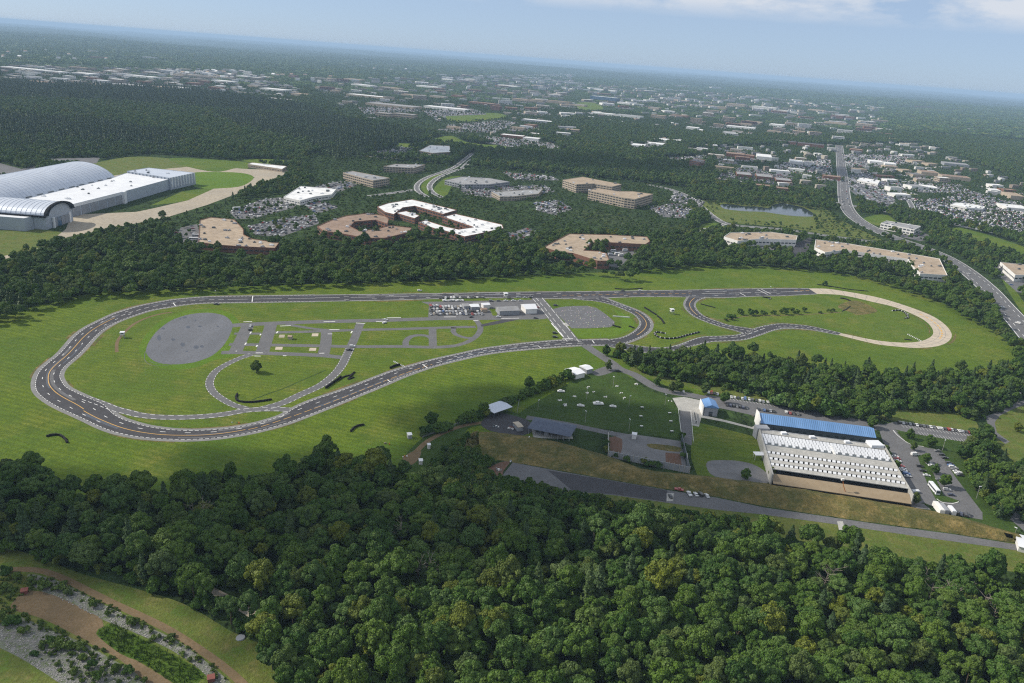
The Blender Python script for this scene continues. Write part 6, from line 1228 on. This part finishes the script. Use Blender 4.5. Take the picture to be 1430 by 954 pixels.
# single trees one can point to
SOLO = [(358,520,11,4,'lone round tree on the green inside the small loop'),(119,792,15,0,'yellow-green tree at the edge of the near woods'),(938,550-2,8,2,'round young tree left of the lane, nearest the lawn'),(917,543-4,7.5,5,'young tree on the strip, leftmost by the access road'),(947,545,9,0,'bushy young tree beside the access road'),(984,551,9,1,'young tree between the access road and the woods'),(1011,563,8.5,4,'round tree beside the small blue roofed block'),(1009,550,6,5,'slim sapling above the small blue roofed block'),(1043,551,4,2,'sapling on the strip left of the rock monument'),(1060,556,3.6,2,'thin sapling on the strip above the bays'),(1075,559,4,2,'small sapling on the strip near the right bays'),(1093,560,4.5,2,'bright sapling left of the clipped hedge'),(1217,597,8,0,'round tree at the right end of the blue roof'),(1203,586,12,3,'dark large tree above the blue roof end, left of two'),(1236,586,12.5,1,'dark large tree above the blue roof end, right of two'),(1220,583,11,6,'dark large tree above the blue roof, between two others'),(1270,613,6.5,0,'dark round tree on the grass island, left'),(1298,624,7,4,'dark round tree on the grass island, right'),(1275,629,5,5,'small tree at the corner of the grass island'),(1292,647,6,4,'round tree at the top of the long island'),(1304,661,6,0,'round tree in the middle of the long island'),(1318,680,7,4,'round tree at the lower end of the long island'),(1342,640,8,1,'tree in the grass bank, upper one'),(1352,662,9,3,'tree in the grass bank, middle one'),(1362,684,8,0,'tree in the grass bank, lower one'),(1040,669,7.5,3,'dark round tree in the gravel yard by the range'),(1077,667,6.5,5,'tree against the front corner of the range'),(846,499-2,9,2,'tall narrow dark tree beside the access road junction'),(849,517,8,5,'dark tree at the shelter spur'),(739,543,10,0,'round dark tree in the hedge by the lawn'),(675,583-3,9,4,'dark tree left of the open shed'),(603,596,10,1,'round dark tree in the hedge by the gravel road'),(1420,603,6,4,'round tree on the bright grass at the right edge'),(1403,553,6,0,'small tree by the right hand road'),(1277,704,6,5,'bushy tree at the front right corner of the range'),(846,625,6,0,'dark ivy covered tree at the left end of the pit wall'),(455,650,17,2,'tallest dark tree standing above the near wood edge'),(1250,655,5,4,'bushy tree along the right wall of the range, lower'),(1236,632,6.5,1,'light green tree along the right wall of the range')]
for (px,py,h,k,lab) in SOLO:
    x,y = at(px,py); s = h/[14,15.5,16,15,13,14,17][k]
    if 'lone round' in lab: r = tree_at(x,y,h/13,0,lab,mesh_c=crown_mesh('crown',91,5.2,12,.2,60,180,.38,'leaves_bright',zmin=-.97,fine=True),mesh_t=LOWT)
    elif 'yellow' in lab or 'sapling' in lab or 'light green' in lab: r = tree_at(x,y,s,k,lab,mesh_c=crown_mesh('crown',int(px),5.4,9.5,4.0,24,120,.62,'leaves_bright'),name='broadleaf_tree')
    else: big = 1.35 if px > 1180 or 'dark large' in lab else 1.15; r = tree_at(x,y,h/13*big,k,lab,mesh_c=LOWC[k % 3],mesh_t=LOWT)
# hedge trees and shrubs that stand apart
def shrub(px, py, s, label, bright=False, group=None, k=None, nm='shrub'):
    x,y = at(px,py); k = rnd.randrange(2 if bright else 3) if k is None else k
    r = bpy.data.objects.new(nm, (SHBr if bright else SHB)[k]); link(r); r.location = (x,y,0); r.rotation_euler = (0,0,rnd.uniform(0,6.28)); r.scale = (s*rnd.uniform(.9,1.2),s*rnd.uniform(.9,1.2),s*rnd.uniform(.8,1.1)); return tag(r, label, 'shrub', group)
for i,(px,py,s) in enumerate([(1013,448.5,1.6),(1019,446.5,2.4),(1025,443.5,1.5),(1032,439,2.0),(1037,440,1.5),(1047,440.5,2.6),(1055,440,1.9),(1064,439.5,1.6),(1070,440,1.3),(1080,439.5,2.0),(1095,439,2.8),(1105,436.5,2.3),(1113,438.5,1.9),(1122,436,2.0),(1145,437.5,1.2),(1157,435.8,1.5),(1163,435.2,1.6),(1152,399.5,2.2)]): shrub(px,py,s,'dark round bush, %s from the left along the eastern infield ditch' % nth(i) if i < 17 else 'lone dark bush outside the concrete turn', False, 'bushes along the infield ditch' if i < 17 else None)
hed = cat_rom(ats([(592,607),(612,603),(640,594),(668,584),(690,575),(712,562),(730,556),(745,549),(765,541),(785,531),(800,524)]), 3.2)
hed = [p for p, f_ in zip(hed, free(np.array(hed))) if f_]
for i, (x,y) in enumerate(hed):
    px, py, _ = topx(np.array([x]),np.array([y]),np.array([0.0])); shrub(float(px[0])+rnd.uniform(-2,2),float(py[0])+rnd.uniform(-1.5,1.5),rnd.uniform(1.5,3.1),'dark bush, %s from the left in the hedge between track field and lawn' % nth(i), False, 'bushes of the long hedge')
for i,(px,py,s) in enumerate([(1093+ k*7.5, 567.5+k*1.4, 4.6) for k in range(11)]): shrub(px,py,s,'clipped round bush, %s from the left in the hedge behind the blue roof' % nth(i), False, 'clipped hedge bushes')
for i,(px,py,s) in enumerate([(8,804,2.2),(25,808,2),(62,822,2.4),(87,823,2.2),(95,830,1.6),(131,848,1.8),(185,873,2.0),(238,895,1.7),(17,872,2.4),(31,884,1.8),(5,866,2.2),(60,903,1.4),(70,899,1.9),(84,905,2.4),(98,906,1.9),(112,905,1.8),(179,940,2.0),(162,938,1.8),(115,921,1.5),(104,938,1.3),(128,932,1.6),(172,888,1.4),(214,894,1.2),(255,915,1.1),(48,915,1.1),(8,822,2),(44,812,1.7),(150,860,1.3),(135,949,1.8),(300,945,1.2)]): shrub(px,py,s*.8,'leafy bush, %s of thirty on the stony basin slopes' % nth(i), i % 4 != 0, 'bushes on the stony slopes')
for i,(px,py) in enumerate([(860,640),(875,644),(905,650),(912,652),(919,654),(900,648),(953,625),(956,640),(951,613),(847,630)]): shrub(px,py,1.6,'ivy bush, %s from the left along the walled pit' % nth([847,860,875,900,905,912,919,951,953,956].index(px)), False, 'ivy bushes on the pit wall')
Pb = jitgrid(-330,-20,220,420,2.6); zb = [np.array(ats(p)) for p in ([(-20,800),(0,800),(40,802),(84,811),(140,838),(196,866),(252,894),(308,938),(345,985),(330,985),(290,945),(240,902),(190,876),(140,852),(92,830),(60,820),(40,826),(10,845),(-20,850)],[(-20,850),(15,845),(60,868),(110,890),(160,915),(215,955),(180,960),(112,912),(60,892),(10,870),(-20,872)],[(40,905),(90,903),(130,925),(185,955),(110,960),(60,925)])]
mb = np.zeros(len(Pb),bool)
for Z in zb: mb |= inpoly(Pb,Z)
Pb = Pb[mb]; Pb = Pb[nrg.random(len(Pb)) < .75]
LATE = (Pb,)
# dead grey trees among the near woods
def dead_mesh(seed):
    rr = random.Random(seed); m_ = MB(); m_.cyl((0,0,0),(.3,.2,7),.28,.18,6); m_.cyl((.3,.2,7),(.1,.5,13),.18,.05,5)
    for k in range(16):
        z = rr.uniform(4,12); a = rr.uniform(0,6.28); l = rr.uniform(1.5,4); p = (.2,.2,z); q = (p[0]+math.cos(a)*l,p[1]+math.sin(a)*l,z+l*.5); m_.cyl(p,q,.12,.06,4)
        for j in range(3): b_ = a+rr.uniform(-1,1); m_.cyl(q,(q[0]+math.cos(b_)*l*.5,q[1]+math.sin(b_)*l*.5,q[2]+l*.35),.07,.03,4)
    return mesh('dead_tree', m_.V, m_.F, 'dead_wood')
DM = [dead_mesh(k) for k in range(3)]
for i,(px,py) in enumerate([(1283,815),(1300,825),(1316,828),(1330,830),(1350,818),(1375,838),(1390,850),(1292,807),(1155,805),(1165,800),(830,748),(600,790),(585,795),(560,735),(270,710),(285,712),(690,820)]):
    x,y = at(px,py,10); o = bpy.data.objects.new('dead_tree', DM[i % 3]); link(o); o.location = (x,y,0); o.rotation_euler = (0,0,rnd.uniform(0,6)); o.scale = (1.0,1.0,1.05); tag(o, 'bare grey dead tree standing among the near woods', 'dead tree', 'dead trees in the near woods')
# --- masses of trees as stuff, instanced from the tree shapes
def scatter(name, label, P, rz, scl, idx, sources):
    me = bpy.data.meshes.new(name); me.vertices.add(len(P)); me.vertices.foreach_set('co', np.c_[P,np.zeros(len(P))].astype(np.float32).ravel() if P.shape[1] == 2 else P.astype(np.float32).ravel())
    a = me.attributes.new('rz','FLOAT_VECTOR','POINT'); a.data.foreach_set('vector', np.c_[np.zeros((len(P),2)),rz].astype(np.float32).ravel())
    a = me.attributes.new('scl','FLOAT_VECTOR','POINT'); a.data.foreach_set('vector', scl.astype(np.float32).ravel())
    a = me.attributes.new('idx','INT','POINT'); a.data.foreach_set('value', idx.astype(np.int32)); me.update()
    o = bpy.data.objects.new(name, me); link(o); tag(o, label, None, None, 'stuff')
    ng = bpy.data.node_groups.new(name, 'GeometryNodeTree'); ng.interface.new_socket('Geometry', in_out='INPUT', socket_type='NodeSocketGeometry'); ng.interface.new_socket('Geometry', in_out='OUTPUT', socket_type='NodeSocketGeometry')
    N, K = ng.nodes, ng.links; gi, go = N.new('NodeGroupInput'), N.new('NodeGroupOutput'); iop = N.new('GeometryNodeInstanceOnPoints'); g2 = N.new('GeometryNodeGeometryToInstance')
    for s in sources:
        oi = N.new('GeometryNodeObjectInfo'); oi.inputs['Object'].default_value = s; oi.inputs['As Instance'].default_value = True; K.new(oi.outputs['Geometry'], g2.inputs[0])
    def attr(nm, dt):
        n = N.new('GeometryNodeInputNamedAttribute'); n.data_type = dt; n.inputs['Name'].default_value = nm; return n.outputs['Attribute']
    K.new(gi.outputs[0], iop.inputs['Points']); K.new(g2.outputs[0], iop.inputs['Instance']); iop.inputs['Pick Instance'].default_value = True
    K.new(attr('idx','INT'), iop.inputs['Instance Index']); K.new(attr('rz','FLOAT_VECTOR'), iop.inputs['Rotation']); K.new(attr('scl','FLOAT_VECTOR'), iop.inputs['Scale']); K.new(iop.outputs[0], go.inputs[0])
    md = o.modifiers.new('scatter','NODES'); md.node_group = ng; return o
def source(nm, me_c): return bpy.data.objects.new(nm, me_c)          # shape source, itself not in the scene
S_B = [source('wood_tree', m_) for m_ in BC]; S_F = [source('far_tree', m_) for m_ in FC]; S_P = [source('pine', m_) for m_ in FP]; S_C = [source('clump', m_) for m_ in CLM]; S_NP = [source('near_pine', m_) for m_ in NP_]
def sc3(s, lo=.88, hi=1.15): n = len(s); return np.c_[s*nrg.uniform(lo,hi,n), s*nrg.uniform(lo,hi,n), s*nrg.uniform(.8,1.3,n)]
for zi, nm in ((0,'trees filling the middle of the near woods'),(1,'belt of trees between the track and the car park'),(2,'trees along the right edge')):
    i = np.where((zone_id == zi) & ~isn)[0]
    pn = nrg.random(len(i)) < (.1 if zi == 0 else .25); j = i[pn]; i = i[~pn]
    scatter('woodland', nm, Pn[i], nrg.uniform(0,6.28,len(i)), sc3(sz[i]), nrg.integers(0,NB,len(i)), S_B)
    scatter('pine_woods', 'dark pines among the '+nm.replace('trees ',''), Pn[j], nrg.uniform(0,6.28,len(j)), sc3(sz[j]*1.1), nrg.integers(0,2,len(j)), S_NP)
# understory scrub to fill the floor
Pu = jitgrid(-420,760,120,900,6.0); Pu = Pu[inpoly(Pu,WOOD_FRONT) | inpoly(Pu,WOOD_MID) | inpoly(Pu,WOOD_RIGHT)]; Pu = Pu[free(Pu)]
scatter('undergrowth', 'low leafy undergrowth between the tree trunks', Pu, nrg.uniform(0,6.28,len(Pu)), sc3(nrg.uniform(1.2,2.8,len(Pu))), nrg.integers(0,3,len(Pu)), [source('bush', m_) for m_ in SHB])
# green scrub slope left of the earth bank
Ps = jitgrid(-60,60,380,520,2.6); zs = np.array(ats([(655,612),(668,606),(676,622),(690,640),(700,664),(760,684),(860,703),(930,714),(1000,724),(1060,736),(1050,745),(900,722),(760,700),(680,690),(610,690),(590,672),(600,650),(630,625)])); Ps = jitgrid(-80,200,360,520,2.8); Ps = Ps[inpoly(Ps,zs)]; Ps = Ps[free(Ps)]
scatter('scrub', 'dense bright scrub on the slope below the range', Ps, nrg.uniform(0,6.28,len(Ps)), sc3(nrg.uniform(.9,1.8,len(Ps))), nrg.integers(0,3,len(Ps)), [source('bush', m_) for m_ in SHB])
# back belt and everything beyond
def low(P):
    k = np.ones(len(P))
    for Z, f in SPARSE: k[inpoly(P,Z)] = .48 if f < .7 else .68
    return k
def dens(P, base):
    k = np.full(len(P), base)
    for Z, f in SPARSE: k[inpoly(P,Z)] = np.minimum(k[inpoly(P,Z)], f)
    return nrg.random(len(P)) < k
P1 = jitgrid(-1500,1450,560,1750,8.2); P1 = P1[wedge(P1,40) & inpoly(P1,BACK)]; P1 = P1[free(P1)]; P1 = P1[dens(P1,1.0)]
d1 = np.linalg.norm(P1,axis=1); pz = np.zeros(len(P1),bool)
for Z in PINE_Z: pz |= inpoly(P1,Z)
pz &= nrg.random(len(P1)) < .3
s1 = low(P1)*nrg.uniform(.5,1.12,len(P1))*(1+.16*np.sin(P1[:,0]*.031+1)*np.sin(P1[:,1]*.027))*np.where(d1 < 1000,.92,.82); near = d1 < 1150
i = np.where(~pz & near)[0]; scatter('woodland', 'thick belt of trees behind the race track', P1[i], nrg.uniform(0,6.28,len(i)), sc3(s1[i]), nrg.integers(0,NB,len(i)), S_B)
i = np.where(~pz & ~near)[0]; scatter('woodland', 'trees around the offices of the business park', P1[i], nrg.uniform(0,6.28,len(i)), sc3(s1[i]), nrg.integers(0,4,len(i)), S_F)
i = np.where(pz)[0]; scatter('pine_woods', 'dark pines mixed into the belt beside the apron', P1[i], nrg.uniform(0,6.28,len(i)), sc3(s1[i]), nrg.integers(0,3,len(i)), S_P)
P2 = jitgrid(-3600,3600,1750,4400,10); P2 = P2[wedge(P2,37)]; P2 = P2[free(P2)]; P2 = P2[dens(P2,.97)]; pz = np.zeros(len(P2),bool)
for Z in PINE_Z: pz |= inpoly(P2,Z)
pz &= nrg.random(len(P2)) < .8
i = np.where(~pz)[0]; scatter('woodland', 'far woods around the town', P2[i], nrg.uniform(0,6.28,len(i)), sc3(low(P2[i])*nrg.uniform(.75,1.25,len(i))), nrg.integers(0,4,len(i)), S_F)
i = np.where(pz)[0]; scatter('pine_woods', 'dark pine plantation on the left', P2[i], nrg.uniform(0,6.28,len(i)), sc3(nrg.uniform(.9,1.2,len(i))), nrg.integers(0,3,len(i)), S_P)
P3 = jitgrid(-10500,10500,4300,14000,52); P3 = P3[wedge(P3,37)]; P3 = P3[free(P3)]; P3 = P3[dens(P3,.86)]; h3 = np.array([hill(p[0],p[1]) for p in P3])
patch = np.sin(P3[:,0]*.0021+P3[:,1]*.0008)+np.sin(P3[:,1]*.0029-P3[:,0]*.0011)+nrg.normal(size=len(P3))*.5; kp = patch > -1.35; P3, h3 = P3[kp], h3[kp]
scatter('woodland', 'distant woods fading to the horizon', np.c_[P3,h3-1], nrg.uniform(0,6.28,len(P3)), np.c_[nrg.uniform(.8,1.5,len(P3)),nrg.uniform(.8,1.5,len(P3)),low(P3)*nrg.uniform(.35,.8,len(P3))], nrg.integers(0,3,len(P3)), S_C)
# --- remaining far cars and scattered car lots as one mass
fl = MB(); fl.box((0,0,.35),(4.6,1.9,.75)); fl.box((-.2,0,1.1),(2.6,1.7,.6),0,0,.82); fleet_me = mesh('fleet_car', fl.V, fl.F, 'fleet_paint'); CP = []; CZ = []
for W, lab in LOTS:
    if any(s in lab for s in ('left of the tan office','of the white office','long warehouse','right edge','lane between','loading yard')): continue
    A = np.array(W); lo, hi = A.min(0), A.max(0); far = A[:,1].mean() > 2300; P = []
    e0 = A[1]-A[0]; ang = math.atan2(e0[1],e0[0]); ca, sa = math.cos(ang), math.sin(ang); rad = np.linalg.norm(hi-lo); c = A.mean(0)
    X, Y = np.meshgrid(np.arange(-rad/2,rad/2,2.9), np.arange(-rad/2,rad/2,8.2)); Q = np.c_[X.ravel(),Y.ravel()]; Q[:,1] += np.where(np.round(Q[:,1]/8.2) % 2 == 0,1.3,-1.3); Q = np.c_[Q[:,0]*ca-Q[:,1]*sa, Q[:,0]*sa+Q[:,1]*ca]+c
    Q = Q[inpoly(Q,A)]; Q = Q[nrg.random(len(Q)) < (.5 if 'crowded' in lab or 'dark car park' in lab else .4)]; CP.append(Q); CZ.append(np.full(len(Q),ang+math.pi/2))
for c_px, n in (([(780,207),(830,219),(890,231),(950,242.6),(1002,249),(1044,257),(1097,270),(1139,279),(1165,283),(1239,296),(1290,305),(1356,318),(1430,333)],60),([(1183,290),(1179,275),(1177,250),(1174,225),(1172,203)],40),([(610,180),(640,186),(700,196),(760,206)],30)):
    C = resample(cat_rom(ats(c_px),10), 400); t = np.gradient(C,axis=0)
    for k in range(n): i = int(nrg.integers(400)); a_ = math.atan2(t[i,1],t[i,0]); o = nrg.choice([-6,-3,3,6]); CP.append(np.array([[C[i,0]-math.sin(a_)*o, C[i,1]+math.cos(a_)*o]])); CZ.append(np.array([a_]))
CP = np.concatenate(CP); CZ = np.concatenate(CZ); scatter('parked_cars', 'crowded far car lots and highway traffic', np.c_[CP,np.full(len(CP),.12)], CZ, np.ones((len(CP),3)), np.zeros(len(CP)), [source('fleet_car', fleet_me)])
tr_ = MB(); tr_.box((0,0,0),(1,1,1)); tr_me = mesh('town_roof', tr_.V, tr_.F, 'town_roof_mix'); RT = []; RA = []
for Z, f in SPARSE[:4]:
    lo, hi = Z.min(0), Z.max(0); n = {0:330,1:240,2:270,3:110}[[id(z[0]) for z in SPARSE].index(id(Z))]; Q = nrg.uniform(lo,hi,(n*6,2)); Q = Q[inpoly(Q,Z)]; Q = Q[free(Q)][:n]; RT.append(Q)
RT = np.concatenate(RT); dR = np.linalg.norm(RT,axis=1); ks = np.clip(dR/4500,.55,2.2); 
scatter('town_roofs', 'dense scatter of small pale town roofs', RT, nrg.choice([0,.1,1.62,-.2],len(RT))+nrg.uniform(-.1,.1,len(RT)), np.c_[nrg.uniform(16,46,len(RT))*ks,nrg.uniform(11,24,len(RT))*ks,nrg.uniform(7.5,11,len(RT))*np.clip(ks,1,1.6)], np.zeros(len(RT)), [source('town_roof', tr_me)])
# --- stones on the basin slopes
def stones(name, polys, dens_, label, smax=.5):
    P = []
    for p in polys:
        A = np.array(ats(p)); lo, hi = A.min(0), A.max(0); n = int(abs(area([tuple(q) for q in A]))*dens_*1.6); Q = nrg.uniform(lo,hi,(int(n*((hi-lo).prod()/abs(area([tuple(q) for q in A])))/1.6),2)); P.append(Q[inpoly(Q,A)])
    P = np.concatenate(P); src = []
    for k in range(3):
        bm = bmesh.new(); bmesh.ops.create_icosphere(bm, subdivisions=1, radius=.5); g = random.Random(k)
        V = [(v.co.x*g.uniform(.7,1.2),v.co.y*g.uniform(.7,1.2),v.co.z*g.uniform(.5,.9)) for v in bm.verts]; Fc = [tuple(v.index for v in f.verts) for f in bm.faces]; bm.free(); src.append(source('stone', mesh('stone', V, Fc, 'stone')))
    s = nrg.uniform(.5,1.5,len(P))**1.3*smax; return scatter(name, label, np.c_[P,np.full(len(P),.12)], nrg.uniform(0,6.28,len(P)), np.c_[s,s,s*.8], nrg.integers(0,3,len(P)), src)
PL = []
for W, lab in LOTS:
    A = np.array(W); lo, hi = A.min(0), A.max(0); n = int(abs(area([tuple(q) for q in A]))/(330 if 'crowded' in lab else 420)); Q = nrg.uniform(lo,hi,(n*2,2)); PL.append(Q[inpoly(Q,A)])
PL = np.concatenate(PL); scatter('lot_trees', 'small trees dotted through the far car lots', PL, nrg.uniform(0,6.28,len(PL)), sc3(nrg.uniform(.28,.52,len(PL))), nrg.integers(0,4,len(PL)), S_F)
PM = jitgrid(300,1000,900,1900,9); ZM = np.array(ats([(985,283),(1000,278),(1060,283),(1085,279),(1120,281),(1150,290),(1170,305),(1220,330),(1150,325),(1097,316),(1040,311),(1012,305)])); PM = PM[inpoly(PM,ZM)]; PM = PM[free(PM)]; PM = PM[(np.sin(PM[:,0]*.031)+np.sin(PM[:,1]*.023+PM[:,0]*.011)+nrg.normal(size=len(PM))*.6) > .1]
scatter('scrub', 'bushes and young trees on the marsh around the pond', PM, nrg.uniform(0,6.28,len(PM)), sc3(nrg.uniform(.25,.62,len(PM))), nrg.integers(0,4,len(PM)), S_F)
stones('riprap', [[(-20,883),(0,874),(22,862),(70,882),(112,898),(157,923),(205,952),(150,985),(84,954),(28,919)],[(48,804),(84,813),(140,842),(196,870),(252,898),(306,941),(330,970),(313,968),(280,936),(246,912),(196,887),(140,864),(92,840),(52,821)]], 1.9, 'loose grey riprap stones on the basin slopes')
Pt = jitgrid(-330,-20,220,420,1.35); Zt = np.array(ats([(134,885),(146,875),(157,871),(196,891),(238,913),(280,936),(283,947),(262,962),(236,950),(210,932),(190,922),(168,913)])); Pt = Pt[inpoly(Pt,Zt)]
gm = MB()
for k in range(14):
    a_, l = rnd.uniform(0,6.28), rnd.uniform(.2,.7); x, y = math.cos(a_)*l, math.sin(a_)*l; gm.add([(x-.1,y,0),(x+.1,y,0),(x*1.6,y*1.6,rnd.uniform(.7,1.3))],[(0,1,2)])
scatter('reeds', 'tall vivid green reeds in the basin', np.c_[Pt,np.full(len(Pt),.06)], nrg.uniform(0,6.28,len(Pt)), np.c_[nrg.uniform(.8,1.4,len(Pt)),nrg.uniform(.8,1.4,len(Pt)),nrg.uniform(.6,1.2,len(Pt))], np.zeros(len(Pt)), [source('reed_tuft', mesh('reed_tuft', gm.V, gm.F, 'reed_green'))])
Pb = LATE[0]; scatter('weeds', 'bright weeds and low bushes growing between the stones', Pb, nrg.uniform(0,6.28,len(Pb)), sc3(nrg.uniform(.22,.85,len(Pb))), nrg.integers(0,2,len(Pb)), [source('weed', m_) for m_ in SHBr])
print('near', len(Pn), 'named', len(named), 'P1', len(P1), 'P2', len(P2), 'P3', len(P3), 'cars', NCARS, 'fleet', len(CP), 'excl', len(EXCL))
